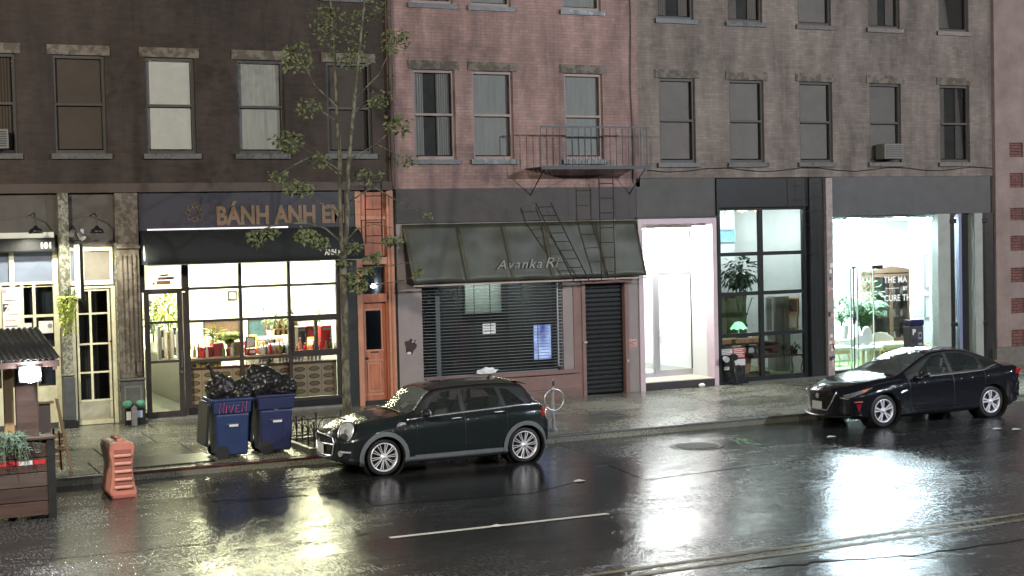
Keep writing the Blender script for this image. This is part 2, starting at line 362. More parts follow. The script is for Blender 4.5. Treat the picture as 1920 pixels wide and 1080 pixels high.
# round slotted drain cover in the road
g = GP(1307, 837); t = thing('manhole_cover', 'round slotted iron cover in the wet road in front of the kerb dip', 'manhole cover', (g.x, g.y, 0))
MB().lathe([(.0, .004), (.40, .004), (.44, .012), (.47, .010), (.50, .002)], (g.x, g.y, 0), n=40).build('rim', M_iron, t)
for k in range(11):
    xx = -.35 + k * .07; h = math.sqrt(max(.01, .38 ** 2 - xx * xx))
    bx('bar', M_dark, t, g.x + xx - .014, g.x + xx + .014, g.y - h, g.y + h, .006, .018)
# cellar grating in the pavement
gx0, gx1 = GP(247, 888, .14).x, GP(408, 868, .14).x; gy0, gy1 = 25.72, 26.62
t = thing('pavement_grating', 'dark iron ventilation grating let into the pavement left of the blue bins', 'grating', (gx0, gy0, .14))
M_grate = mat('worn_iron', (.03, .03, .03), .32, .6, var=.3, vscale=20)
zz = lambda y: zp(gx0, y) + .004
MB().add([(gx0, gy0, zz(gy0)), (gx1, gy0, zz(gy0)), (gx1, gy1, zz(gy1)), (gx0, gy1, zz(gy1))], [(0, 1, 2, 3)]).build('pit', mat('pit_black', (.004, .004, .004), .6), t)
f = MB()
for xx in [gx0 + (gx1 - gx0) * k / 4 for k in range(5)]: f.add([(xx - .02, gy0, zz(gy0) + .008), (xx + .02, gy0, zz(gy0) + .008), (xx + .02, gy1, zz(gy1) + .008), (xx - .02, gy1, zz(gy1) + .008)], [(0, 1, 2, 3)])
f.build('frame', M_galv, t)
bar = None; n = 44
for k in range(n):
    xx = gx0 + (gx1 - gx0) * (k + .5) / n
    if bar is None:
        bar = MB().add([(-.012, 0, zz(gy0) - .12), (.012, 0, zz(gy0) - .12), (.012, gy1 - gy0, zz(gy1) - .12), (-.012, gy1 - gy0, zz(gy1) - .12),
                        (-.008, 0, zz(gy0) - .133), (.008, 0, zz(gy0) - .133), (.008, gy1 - gy0, zz(gy1) - .133), (-.008, gy1 - gy0, zz(gy1) - .133)],
                       [(0, 1, 2, 3), (0, 1, 5, 4), (2, 3, 7, 6), (1, 2, 6, 5), (3, 0, 4, 7)]).build('bar', M_grate, t, local=True); bar.location = (xx - gx0, 0, 0)
    else: share(bar, t, (xx - gx0, 0, 0))
for px, py in ((1558, 820), (1869, 805), (1905, 806), (1040, 826), (1238, 805), (1085, 903), (930, 988)):
    g = GP(px, py); MB().add([(g.x - .09, g.y, .008), (g.x, g.y - .09, .02), (g.x + .12, g.y - .02, .012), (g.x + .05, g.y + .1, .02), (g.x - .05, g.y + .07, .01)], [(0, 1, 2), (0, 2, 3), (0, 3, 4)]).build('litter', M_whitep, None)
    o = C.objects[-1]; tag(o, 'wet scrap of pale paper lying in the street', 'litter', 'paper scraps on the wet street')

# ================================================================== BUILDINGS
XA0, XCOL0, XCOL1, XB0, XB1 = WX(-330), WX(116), WX(135), WX(219), WX(262)
XC0, XC1, XD0, XD1, XE1 = WX(266), WX(651), WX(669), WX(743), WX(1197)
XF0, XF1, XG0, XG1, XH0 = WX(1201), WX(1343), WX(1347), WX(1546), WX(1560)
XH1, XK0, XK1 = WX(1803), WX(1860), WX(2150)
ZT = 12.2
M_bk1 = brick_mat('dark_brown_brick', (.050, .034, .027), (.036, .025, .021), (.045, .036, .03))
M_bk2 = brick_mat('painted_pink_brick', (.33, .215, .195), (.27, .175, .16), (.24, .16, .15))
M_bk3 = brick_mat('grey_brown_brick', (.23, .19, .165), (.175, .145, .125), (.17, .145, .13))
M_mauve = mat('mauve_render', (.30, .255, .25), .7, var=.12, vscale=1.6, bump=.35, bscale=90)
M_pinkp = mat('pink_brown_paint', (.235, .14, .125), .6, var=.15, vscale=3, bump=.3, bscale=60)
M_brownw = mat('peeling_brown_paint', (.17, .145, .115), .65, vscale=5, col2=(.085, .068, .05), bump=.6, bscale=18, sharp=True)
M_peel = mat('peeling_green_grey_paint', (.30, .30, .235), .7, vscale=14, col2=(.11, .105, .085), bump=.9, bscale=22, sharp=True)
M_bluegl = mat('frosted_blue_pane', (.17, .20, .27), .25, var=.2, vscale=1.2)
M_winframe = mat('dark_window_frame', (.05, .045, .04), .5)
M_curt = mat('pale_curtain', (.42, .41, .38), .8, var=.15, vscale=4, stretch=(8, 1, .4))

M_bl1 = mat('brown_blind', (.10, .075, .06), .7, var=.1); M_bl3 = mat('grey_brown_blind', (.30, .25, .22), .7, var=.1); M_fr2 = mat('dull_pink_frame', (.30, .22, .20), .5)
def sash(root, xc, zb, w, h, lit=None, Y=YF, blind=None, mf=M_winframe):
    """upper-floor sash window: recess, frame with meeting rail, two panes, sill and lintel"""
    fr = MB(); fr.box(xc - w / 2, xc - w / 2 + .06, Y + .06, Y + .14, zb, zb + h).box(xc + w / 2 - .06, xc + w / 2, Y + .06, Y + .14, zb, zb + h)
    fr.box(xc - w / 2 + .06, xc + w / 2 - .06, Y + .06, Y + .14, zb, zb + .07).box(xc - w / 2 + .06, xc + w / 2 - .06, Y + .06, Y + .14, zb + h - .06, zb + h)
    fr.box(xc - w / 2 + .06, xc + w / 2 - .06, Y + .05, Y + .12, zb + h * .49, zb + h * .49 + .05)
    f = fr.build('window_frame', mf, root)
    bx('pane', M_glass, f, xc - w / 2 + .06, xc + w / 2 - .06, Y + .095, Y + .10, zb + .07, zb + h * .49)
    bx('pane', M_glass, f, xc - w / 2 + .06, xc + w / 2 - .06, Y + .085, Y + .09, zb + h * .49 + .05, zb + h - .06)
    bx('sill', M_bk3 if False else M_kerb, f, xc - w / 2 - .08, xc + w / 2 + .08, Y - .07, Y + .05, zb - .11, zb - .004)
    bx('lintel', M_brownw, f, xc - w / 2 - .1, xc + w / 2 + .1, Y - .03, Y + .05, zb + h + .004, zb + h + .2)
    if not lit and blind is not None and rnd.random() < .45:
        for a, b in ((xc - w / 2 + .07, xc - w / 2 + .07 + w * rnd.uniform(.22, .36)), (xc + w / 2 - .07 - w * rnd.uniform(.22, .36), xc + w / 2 - .07)):
            m = MB(); n = max(3, int((b - a) / .05))
            for q in range(n): m.add([(a + (b - a) * q / n, Y + .17, zb + .1), (a + (b - a) * (q + 1) / n, Y + .17, zb + .1), (a + (b - a) * (q + 1) / n, Y + .17, zb + h - .07), (a + (b - a) * q / n, Y + .17, zb + h - .07), (a + (b - a) * (q + .5) / n, Y + .145, zb + .1), (a + (b - a) * (q + .5) / n, Y + .145, zb + h - .07)], [(0, 4, 5, 3), (4, 1, 2, 5)])
            m.build('curtain', blind, f)
        bx('gap_backing', mat('dim_gap_backing', (.055, .05, .045), .8, var=.3, vscale=3), f, xc - w / 2 + .07, xc + w / 2 - .07, Y + .2, Y + .21, zb + .08, zb + h - .07)  # added backing sheet, keeps the gap between the curtains from going black
    elif blind is not None: bx('blind', blind, f, xc - w / 2 + .07, xc + w / 2 - .07, Y + .16, Y + .17, zb + .1 + (0 if lit else 0), zb + h - .07)
    return f
def wall_holes(name, m, root, x0, x1, z0, z1, holes, Y0=YF, Y1=YF + .3, kind=None):
    """wall panel with rectangular openings, built as strips that butt"""
    w = MB(); xs = sorted(set([x0, x1] + [h[0] for h in holes] + [h[1] for h in holes]))
    for a, b in zip(xs, xs[1:]):
        cuts = sorted([(h[2], h[3]) for h in holes if h[0] < (a + b) / 2 < h[1]]); z = z0
        for c, d in cuts:
            if c > z: w.box(a, b, Y0, Y1, z, c)
            z = d
        if z < z1: w.box(a, b, Y0, Y1, z, z1)
    return w.build(name, m, root)
def room(root, x0, x1, y0, y1, z0, z1, mw, mfl, mc=None, side=None):
    side = side or mw
    bx('back_wall', mw, root, x0 - .1, x1 + .1, y1, y1 + .1, z0, z1)
    bx('side_wall', side, root, x0 - .1, x0, y0, y1, z0, z1); bx('side_wall', side, root, x1, x1 + .1, y0, y1, z0, z1)
    bx('floor', mfl, root, x0 - .1, x1 + .1, y0, y1 + .1, z0 - .1, z0); bx('ceiling', mc or mw, root, x0 - .1, x1 + .1, y0, y1 + .1, z1, z1 + .1)
def front(root, xs, zs, Y, bw, d, mfr, mgl, skip=(), zbw=None, name='window_frame'):
    """mullioned shop window; xs, zs are bar centres; panes are sub-parts of the frame"""
    f = MB(); h = bw / 2; zh = (zbw or bw) / 2
    for x in xs: f.box(x - h, x + h, Y, Y + d, zs[0] - zh, zs[-1] + zh)
    for z in zs:
        for a, b in zip(xs, xs[1:]): f.box(a + h, b - h, Y + .004, Y + d - .004, z - zh, z + zh)
    fo = f.build(name, mfr, root)
    for i, (a, b) in enumerate(zip(xs, xs[1:])):
        for j, (c, e) in enumerate(zip(zs, zs[1:])):
            if (i, j) in skip: continue
            m = mgl(i, j) if callable(mgl) else mgl
            bx('pane', m, fo, a + h, b - h, Y + d * .5 - .004, Y + d * .5 + .004, c + zh, e - zh)
    return fo
def fixture(label, x, y, z, w, d, col, s, group=None):
    t = thing('ceiling_light', label, 'ceiling light', (x, y, z), group)
    bx('housing', M_whitep, t, x - w / 2 - .03, x + w / 2 + .03, y - d / 2 - .03, y + d / 2 + .03, z - .02, z + .03)
    bx('diffuser', emis('lamp_%.2f_%.2f_%.2f_%g' % (*col, s), col, s), t, x - w / 2, x + w / 2, y - d / 2, y + d / 2, z - .05, z - .021)
    return t

# ---- left: dark brick building over the corner shop, the bakery and the red door
Zh = 4.85
TL = thing('brick_building', 'dark brown brick building above the corner shop and the bakery with one brightly lit window', 'building', (XA0, YF, 0))
wins = [(WX(px, 200), lit) for px, lit in ((-190, 0), (-20, 0), (150, 0), (320, 1), (490, 2), (655, 0))]
zb = WZ(320, 288); hh = 1.95; ww = 1.02
holes = [(x - ww / 2, x + ww / 2, zb, zb + hh) for x, _ in wins] + [(x - ww / 2, x + ww / 2, zb + 3.35, zb + 3.35 + hh) for x, _ in wins]
XMID = WX(727, 200)
wall_holes('wall', M_bk1, TL, XA0, XMID, Zh + .12, ZT, holes)
bx('cornice', mat('brown_cornice', (.07, .05, .04), .6, var=.2), TL, XA0, XMID, YF - .12, YF - .003, Zh + .10, Zh + .28)
#E_win = emis('lit_room_white', (1.0, 1.0, .90), 1.6); E_win2 = emis('lit_room_dim', (.9, .93, .85), .20)
for x, lit in wins:
    sash(TL, x, zb, ww, hh, lit or None, blind=(M_whitep if lit == 1 else M_curt) if lit else M_bl1)
    sash(TL, x, zb + 3.35, ww, hh, None, blind=M_bl1)
bx('room_shell', M_void, TL, XA0, XMID, YF + 1.2, YF + 1.3, Zh, ZT)
for x, lit in wins:
    if lit:
        o = fixture('ceiling light inside the %s upstairs window of the brown brick building' % ('brightly lit' if lit == 1 else 'dimly lit'), x, YF + .75, zb + hh - .05, .7, .3, (1, 1, .88), 26 if lit == 1 else 5)
# ---- middle: pink painted brick over the awning
TM = thing('pink_brick_building', 'painted pinkish brick building above the olive awning with pale curtained windows', 'building', (XMID, YF, 0))
XR = WX(1197, 200)
wm = [(WX(px, 220), 1) for px in (815, 925, 1095)]
holes = [(x - .5, x + .5, zb - .12, zb + 1.85) for x, _ in wm] + [(x - .5, x + .5, zb + 3.3, zb + 5.2) for x, _ in wm]
wall_holes('wall', M_bk2, TM, XMID, XR, Zh + .12, ZT, holes)
for k, (x, _) in enumerate(wm):
    sash(TM, x, zb - .12, 1.0, 1.97, 1 if k else None, blind=M_curt, mf=M_fr2); sash(TM, x, zb + 3.3, 1.0, 1.9, None, blind=M_curt, mf=M_fr2)
bx('room_shell', M_void, TM, XMID, XR, YF + 1.2, YF + 1.3, Zh, ZT)
fixture('small ceiling light behind the pale curtain over the olive awning', wm[2][0], YF + .8, zb + 1.7, .6, .3, (.9, 1, .92), 5)
fixture('small ceiling light behind the curtain left of the fire escape', wm[1][0], YF + .8, zb + 1.7, .6, .3, (1, .85, .85), 4)
# ---- right: grey-brown brick over the lit doorway and the gallery
TR = thing('grey_brick_building', 'grey brown brick building above the lit doorway and the bright gallery', 'building', (XR, YF, 0))
XRR = WX(1860, 300)
wr = [WX(px, 200) for px in (1270, 1400, 1530, 1660, 1790)]
holes = [(x - .5, x + .5, zb - .2, zb + 1.8) for x in wr] + [(x - .5, x + .5, zb + 3.2, zb + 5.1) for x in wr]
wall_holes('wall', M_bk3, TR, XR, XRR, Zh + .32, ZT, holes)
for k, x in enumerate(wr):
    sash(TR, x, zb - .2, 1.0, 2.0, None, blind=M_bl3); sash(TR, x, zb + 3.2, 1.0, 1.9, None, blind=M_bl3)
bx('room_shell', M_void, TR, XR, XRR, YF + 1.2, YF + 1.3, Zh + .35, ZT)
# ---- far right: pink stone building with square brick grilles
TK = thing('stone_building', 'pinkish stone building with a column of square brick insets at the right edge', 'building', (XRR, YF, 0))
M_stone = mat('pink_stone_blocks', (.27, .205, .185), .7, var=.22, vscale=1.8, bump=.4, bscale=70)
sx0, sx1 = WX(1889, 500), WX(1915, 500)
zc = [(WZ(1902, a), WZ(1902, b)) for a, b in ((413, 390), (470, 442), (529, 502), (587, 559), (650, 618))] + [(WZ(1902, 352), WZ(1902, 325)), (WZ(1902, 295), WZ(1902, 268))]
zc += []
cols = [(sx0 + k * 1.25, sx1 + k * 1.25) for k in range(3)]
holes = [(a, b, c, d) for a, b in cols for c, d in zc]
wall_holes('wall', M_stone, TK, XRR + .001, XK1, .62, ZT, holes, YF - .12, YF + .35)
M_redbk = mat('red_brown_brick', (.17, .075, .065), .75, var=.25, vscale=9, bump=.3, bscale=60)
bx('backing', M_dark, TK, XRR + .1, XK1, YF + .05, YF + .2, .62, ZT - .1)
for a, b in cols[:1]:
    for c, d in zc:
        r = 5; hgt = (d - c) / r
        for j in range(r):
            n = 2; off = .5 if j % 2 else 0
            xs = [a] + [a + (b - a) * (k + off) / n for k in range(0 if off else 1, n)] + [b]
            for u, v in zip(xs, xs[1:]):
                if v - u > .01: bx('brick', M_redbk, TK, u + .005, v - .005, YF - .06 + rnd.uniform(-.004, .004), YF + .05, c + hgt * j + .005, c + hgt * (j + 1) - .005)
bx('plinth', mat('grey_stone_plinth', (.16, .15, .13), .7, var=.2, vscale=5, bump=.4), TK, XRR - .15, XK1, YF - .26, YF + .3, 0, .62)

t = thing('downpipe', 'rusty dark downpipe running down the joint between the dark and the pink brick buildings', 'pipe', (XMID, YF - .08, 4.9)); MB().cyl((XMID + .05, YF - .08, 4.99), (XMID + .05, YF - .08, ZT - .2), .055, n=12).build('pipe', mat('rusty_iron', (.075, .05, .04), .6, var=.4, vscale=6), t)
for z in (5.6, 7.4, 9.2, 11.0): MB().cyl((XMID + .05, YF - .08, z), (XMID + .05, YF - .08, z + .05), .07, n=12).build('bracket', M_iron, t)
t = thing('wall_cable', 'thin black cable sagging along the grey brown brick wall above the gallery', 'cable', (XR, YF - .03, 5.3)); MB().tube([(XR + .2 + k * .55, YF - .02, 5.36 - .05 * math.sin(k * 1.3) ) for k in range(24)], .010, 5).build('cable', M_iron, t)
t = thing('wall_cable', 'black cable dropping down the pink brick wall beside the fire escape', 'cable', (WX(1205, 200), YF - .02, 5.2)); MB().tube([(XR - .2 + .02 * math.sin(k), YF - .02, 5.05 + k * .5) for k in range(14)], .012, 5).build('cable', M_iron, t)
for xw, zw, lb in ((wins[1][0], zb, 'boxy grey air conditioner in the second window of the dark brick building'), (wr[3], zb - .2, 'boxy grey air conditioner in a window above the gallery')):
    t = thing('air_conditioner', lb, 'air conditioner', (xw, YF, zw)); bx('case', mat('dirty_grey_metal', (.16, .155, .145), .5, var=.2, vscale=8), t, xw - .30, xw + .30, YF - .32, YF + .05, zw + .075, zw + .46, .015)
    for k in range(7): bx('louvre', M_dark, t, xw - .26, xw + .26, YF - .328, YF - .3205, zw + .12 + k * .045, zw + .14 + k * .045)
# ================================================================== SHOPFRONTS
M_leaf = mat('leaf_green', (.06, .115, .035), .5, var=.5, vscale=6)
M_leafy = mat('leaf_yellow_green', (.48, .56, .12), .5, var=.4, vscale=8)
M_leafg = mat('leaf_grey_green', (.13, .18, .12), .55, var=.4, vscale=8)
M_leafd = mat('leaf_dark_glossy', (.022, .045, .02), .3, var=.4, vscale=6)
M_terra = mat('terracotta', (.42, .20, .12), .7, var=.15)
M_redpl = mat('red_plastic', (.62, .03, .05), .3); M_redp2 = mat('pink_red_plastic', (.75, .10, .14), .35)
M_wood = mat('warm_wood', (.36, .20, .095), .45, var=.3, vscale=4, stretch=(1, 1, .15)); M_woodl = mat('pale_wood', (.52, .36, .20), .5, var=.25, vscale=4, stretch=(1, 1, .12))
M_woodd = mat('dark_stained_wood', (.075, .047, .040), .5, var=.4, vscale=3, stretch=(.3, 1, 3), bump=.4, bscale=30)
M_tan = mat('tan_panel', (.60, .48, .30), .5, var=.1, vscale=3); M_tand = mat('brown_oval', (.15, .085, .05), .5, var=.3, vscale=10); M_tanr = mat('red_oval', (.24, .06, .045), .5, var=.3, vscale=10)
M_paper = mat('paper', (.74, .72, .70), .6, var=.05)
M_ink = mat('printed_ink', (.03, .03, .035), .6)
def foliage(mb, c, r, n, L, w, droop=0.0, rr=rnd):
    for _ in range(n):
        d = Vector((rr.gauss(0, 1), rr.gauss(0, 1), rr.gauss(0, 1))); d.normalize()
        p = Vector(c) + Vector((d.x * r[0], d.y * r[1], d.z * r[2])) * rr.uniform(.25, 1)
        dd = (d + Vector((rr.uniform(-.5, .5), rr.uniform(-.5, .5), rr.uniform(-.4, .4) - droop)))
        mb.leaf(p, dd, Vector((rr.uniform(-.3, .3), rr.uniform(-.3, .3), 1)), L * rr.uniform(.6, 1.2), w * rr.uniform(.7, 1.2))
    return mb
def plant(name, label, loc, hp, rp, hc, rc, n, L, w, leafm, potm, group=None, arch=False):
    t = thing(name, label, 'plant', loc, group); x, y, z = loc
    MB().lathe([(0, 0), (rp * .75, 0), (rp, hp), (rp * .88, hp), (rp * .8, hp * .9), (0, hp * .88)], loc, n=16).build('pot', potm, t, smooth=False)
    st = MB(); m = MB()
    if arch:
        for k in range(n):
            a = rnd.uniform(0, 6.28); ln = hc * rnd.uniform(.7, 1.15); tip = Vector((math.cos(a) * rc, math.sin(a) * rc, ln * .55)); P = []
            for q in range(6):
                u = q / 5; P.append(Vector((x, y, z + hp)) + Vector((tip.x * u ** 1.4, tip.y * u ** 1.4, ln * (1.25 * u - .7 * u * u))))
            st.tube(P, .006, 4)
            for q in range(1, 6):
                for sgn in (-1, 1):
                    d = (P[q] - P[q - 1]).normalized(); sd = d.cross(Vector((0, 0, 1))); m.leaf(P[q], d * .6 + sd * sgn + Vector((0, 0, -.3)), (0, 0, 1), L * rnd.uniform(.7, 1.1), w)
                    m.leaf(P[q] * .5 + P[q - 1] * .5, d * .6 + sd * sgn + Vector((0, 0, -.3)), (0, 0, 1), L * rnd.uniform(.7, 1.1), w)
    else:
        for k in range(5):
            a = rnd.uniform(0, 6.28); tp = Vector((x + math.cos(a) * rc * .6, y + math.sin(a) * rc * .6, z + hp + hc * rnd.uniform(.6, .95))); st.tube([(x, y, z + hp * .8), Vector((x, y, z + hp + hc * .3)).lerp(tp, .4), tp], .012, 5)
        foliage(m, (x, y, z + hp + hc * .58), (rc, rc, hc * .45), n, L, w, .2)
    st.build('stem', M_leaf, t); m.build('foliage', leafm, t); return t

SH = thing('shopfront', 'cream framed corner shopfront with blue grey transom panes and a tall glazed door', 'shopfront', (XA0, YF, 0))
# -------- A. corner shop
Z = lambda y, px=100: WZ(px, y)
zg = .30
M_fas = mat('grey_brown_fascia', (.085, .075, .065), .6, var=.25, vscale=2)
bx('fascia', M_fas, SH, XA0, WX(262), YF + .02, YF + .3, Z(462, 180), Zh + .115)
bx('sign_band', M_black, SH, XA0, WX(103, 455, YF - .22), YF - .22, YF + .018, Z(471, 60), Z(447, 60), bevel=.01)
bx('white_strip', mat('pale_sign_strip', (.75, .75, .66), .5), SH, XA0, WX(101, 441, YF - .2), YF - .2, YF + .015, Z(446.5, 60), Z(436, 60))
text_mesh('lettering', '101', M_whitep, .165, SH, (WX(74, 465, YF - .23), YF - .235, Z(465.5, 80)), bold=.003, sx=1.0)
yw = YF + .06
fr_tr = front(SH, [WX(-330), WX(-200), WX(-90), WX(26), WX(107)], [Z(533, 60), Z(468, 60)], yw, .09, .1, M_cream, M_bluegl, name='transom_frame')
def agl(i, j): return M_dglass
fr_lo = front(SH, [WX(-330), WX(-200), WX(-90), WX(3), WX(43.5), WX(66), WX(105)], [Z(728, 60), Z(655, 60), Z(593, 60), Z(536, 60)], yw, .055, .1, M_cream, agl, zbw=.05)
bx('stile', M_cream, SH, WX(104), WX(112), yw - .03, yw + .12, zg, Z(466, 110))
bx('stall_riser', M_cream, SH, XA0, WX(104) - .002, yw - .01, yw + .1, zg + .1, Z(730, 60))
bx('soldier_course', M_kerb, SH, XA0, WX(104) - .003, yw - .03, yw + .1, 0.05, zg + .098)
zr = zg + .05
room(SH, XA0, WX(216), YF + .31, YF + 3.6, zr, 4.25, mat('dim_plaster', (.26, .24, .20), .8, var=.2), mat('dark_floor', (.06, .05, .045), .5), M_void)
for k, (pa, pb) in enumerate(((46, 63), (72, 82), (84, 100))):
    m = MB(); x0, x1 = WX(pa, 600, YF + .5), WX(pb, 600, YF + .5); n = 8
    for q in range(n): m.cyl((x0 + (x1 - x0) * (q + .5) / n, YF + .42, zr + .8), (x0 + (x1 - x0) * (q + .5) / n, YF + .42, Z(538, 60)), (x1 - x0) / n * .55, n=8)
    m.build('curtain', mat('blue_grey_curtain', (.10, .12, .15), .7), SH)
fixture('dim ceiling lamp inside the corner shop behind the tall glazed door', WX(180, 600, YF + 1.6), YF + 1.6, 4.2, .5, .4, (1, .94, .8), 22)
po = thing('menu_poster', 'large white poster with a boxed figure 2 and thin rules inside the corner shop window', 'poster', (WX(5), yw - .02, Z(640, 20)))
bx('sheet', M_paper, po, WX(6), WX(42), yw - .03, yw - .022, Z(655, 20), Z(540, 20))
text_mesh('lettering', '2', M_whitep, .17, po, (WX(9.5), yw - .0345, Z(584, 12)), bold=.006)
bx('number_box', M_ink, po, WX(7), WX(17), yw - .034, yw - .0305, Z(585, 12), Z(570, 12))
for yy, a, b in ((563, 10, 33), (612, 10, 33), (548, 18, 38), (553, 18, 36), (570, 18, 36), (590, 18, 34), (601, 10, 30)):
    bx('rule', M_ink if yy in (563, 612) else mat('pale_red_print', (.55, .3, .3), .6), po, WX(a), WX(b), yw - .034, yw - .0305, Z(yy + .6, 20), Z(yy - .6, 20))
MB().prism([(WX(7) + .03 + .05 * math.cos(k * .785 + .39), Z(546, 10) + .05 * math.sin(k * .785 + .39)) for k in range(8)], 'y', yw - .034, yw - .0305).build('emblem', mat('pale_red_print', (.55, .3, .3)), po)
po = thing('window_notice', 'small white notice with a dark round stamp low in the corner shop window', 'notice', (WX(73), yw - .02, Z(624, 86)))
bx('sheet', M_paper, po, WX(73), WX(100), yw - .012, yw - .006, Z(625, 86), Z(602, 86))
MB().cyl((WX(94), yw - .016, Z(611, 94)), (WX(94), yw - .0125, Z(611, 94)), .045, n=16).build('stamp', mat('grey_stamp', (.25, .25, .25)), po)
po = thing('window_sticker', 'narrow white sticker in the pane beside the large poster', 'sticker', (WX(46), yw - .02, Z(614, 50)))
bx('sheet', M_paper, po, WX(45), WX(60), yw - .012, yw - .006, Z(616, 50), Z(606, 50))
# column
t = thing('iron_column', 'cast column with flaking grey green paint and a dark base beside the hanging plant', 'column', (WX(122), YF - .15, .28))
c = MB(); xa, xb = WX(113), WX(132); c.box(xa, xb, YF - .2, YF + .015, Z(700, 122), Zh + .1)
c.box(xa - .015, xb + .015, YF - .215, YF + .012, Z(700, 122) - .05, Z(700, 122) - .003); c.build('shaft', M_peel, t, .012)
bx('base', mat('dark_slate_paint', (.07, .075, .08), .55, var=.35, vscale=6, bump=.3), t, xa - .01, xb + .02, YF - .23, YF + .011, Z(787, 122), Z(706, 122), .012)
bx('plinth', M_black, t, xa - .03, xb + .05, YF - .26, YF + .01, .2, Z(788, 122), .01)
# transom over the door
front(SH, [WX(134), WX(159), WX(213)], [Z(530, 180), Z(466, 180)], YF + .05, .055, .1, M_cream, lambda i, j: M_bluegl if i == 0 else mat('frosted_tan_pane', (.21, .19, .16), .2, var=.25, vscale=1.2), zbw=.09, name='transom_frame')
dr = MB(); x0, x1 = WX(135), WX(218); yb = YF + .06
dr.box(x0, x0 + .07, yb, yb + .1, zg, Z(537, 180)); dr.box(x1 - .075, x1, yb, yb + .1, zg, Z(537, 180)); dr.box(x0 + .07, x1 - .075, yb + .002, yb + .098, Z(541, 180), Z(537, 180)); dr.build('door_frame', M_cream, SH, .006)
x0 += .075; x1 -= .08; xm = WX(171); zz = [Z(751, 180), Z(698.5, 180), Z(645, 180), Z(588, 180), Z(541, 180) - .03]
door = front(SH, [x0 + .045, xm, x1 - .05], zz, yb + .02, .045, .045, M_cream, M_dglass, zbw=.035, name='glazed_door')
bx('lower_panel', mat('dirty_cream', (.52, .50, .37), .55, vscale=4, col2=(.30, .30, .23), bump=.2), door, x0 + .02, x1 - .02, yb + .022, yb + .06, zg + .1, zz[0] - .018)
for a, b in ((x0 + .025, x0 + .07), (x1 - .072, x1 - .028)): bx('moulding', M_cream, door, a, b, yb + .01, yb + .021, zg + .12, zz[0] - .04)
bx('kick_rail', M_cream, door, x0 + .02, x1 - .02, yb + .01, yb + .07, zg + .005, zg + .098)
MB().cyl((x1 - .03, yb - .03, Z(640, 212)), (x1 - .03, yb + .02, Z(640, 212)), .02, n=10).build('handle', M_iron, door)
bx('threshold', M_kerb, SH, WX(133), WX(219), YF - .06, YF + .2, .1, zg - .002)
m = MB()
for q in range(9): xx = WX(143, 600, YF + .3) + q * .045; m.cyl((xx, YF + .36, zr + .1), (xx, YF + .36, 3.0), .026, n=8)
m.build('curtain', mat('grey_curtain', (.15, .145, .13), .8), SH)
bx('inner_brick_wall', brick_mat('inner_brick', (.16, .10, .08), (.10, .07, .06), (.16, .14, .12)), SH, WX(182, 600, YF + 1), WX(209, 600, YF + 1), YF + .9, YF + 1.0, zr, 3.2)
# pilaster between corner shop and bakery
t = thing('pilaster', 'wide fluted brown pilaster with peeling paint between the corner shop and the bakery', 'pilaster', (WX(240), YF, .28))
xa, xb = WX(220), WX(263); Zq = lambda y: WZ(240, y); p = MB()
p.box(xa, xb, YF - .10, YF + .3, Zq(708), Zh + .09); p.build('shaft', M_brownw, t, .008)
for k in range(4):
    xx = xa + (xb - xa) * (.2 + k * .2); bx('flute_rib', M_brownw, t, xx - .028, xx + .028, YF - .128, YF - .101, Zq(700), Zq(478), .012)
bx('capital', M_brownw, t, xa - .02, xb + .02, YF - .16, YF - .102, Zq(466), Zq(460), .008); bx('neck_block', M_brownw, t, xa + .04, xb - .04, YF - .125, YF - .102, Zq(456), Zq(420), .008)
M_gb = mat('dark_grey_wood', (.10, .10, .09), .55, var=.3, vscale=6, bump=.2)
bx('ledge', M_gb, t, xa - .03, xb + .03, YF - .26, YF - .002, Zq(712), Zq(708.5), .008)
bx('pedestal', M_gb, t, xa, xb, YF - .2, YF + .3, .2, Zq(712.5), .008)
for a, b, c2, d2 in ((xa + .05, xb - .05, Zq(726), Zq(722)), (xa + .05, xb - .05, Zq(762), Zq(758)), (xa + .05, xa + .09, Zq(757.6), Zq(726.4)), (xb - .09, xb - .05, Zq(757.6), Zq(726.4))):
    bx('panel_moulding', mat('grey_wood_edge', (.17, .17, .15), .55), t, a, b, YF - .215, YF - .201, c2, d2)
bx('corner_strip', M_peel, SH, WX(218.5), xa - .003, YF - .12, YF + .2, zg, Z(455, 215))
# lattice frame on the pilaster
t = thing('metal_rack', 'small empty dark metal frame fixed low on the brown pilaster', 'rack', (WX(256), YF - .15, Zq(704)))
fm = MB(); a, b, c2, d2 = WX(250), WX(262), Zq(704), Zq(678)
fm.tube([(a, YF - .14, c2), (b, YF - .14, c2 - .01), (b, YF - .14, d2), (a, YF - .14, d2)], .012, 6, closed=True); fm.build('frame', M_iron, t)
# siamese pipe with green bags at the foot of the pilaster
g = Vector((WX(252, 795, YF - .55), YF - .55, zp(6, YF - .55)))
t = thing('standpipe', 'grey twin outlet standpipe capped with green cloth at the foot of the brown pilaster', 'standpipe', g)
m = MB(); m.box(g.x - .055, g.x + .055, g.y - .05, g.y + .05, g.z, g.z + .42); m.build('post', mat('weathered_zinc', (.22, .22, .21), .5, .3, var=.3, vscale=12), t, .015)
M_gcl = mat('green_cloth', (.09, .30, .20), .7, var=.35, vscale=14)
for s in (-1, 1):
    MB().cyl((g.x, g.y, g.z + .40), (g.x + s * .13, g.y - .04, g.z + .43), .045, n=12).build('outlet', M_iron, t)
    m = MB(); m.ell((g.x + s * .13, g.y - .03, g.z + .45), (.09, .08, .07), 14, 9)
    m.v = [tuple(Vector(v) + Vector((0, 0, 1)) * .02 * mnoise.noise(Vector(v) * 16) + Vector((1, 0, 0)) * .02 * mnoise.noise(Vector(v) * 14 + Vector((5, 0, 0)))) for v in m.v]
    m.build('cloth_cap', M_gcl, t, smooth=True)
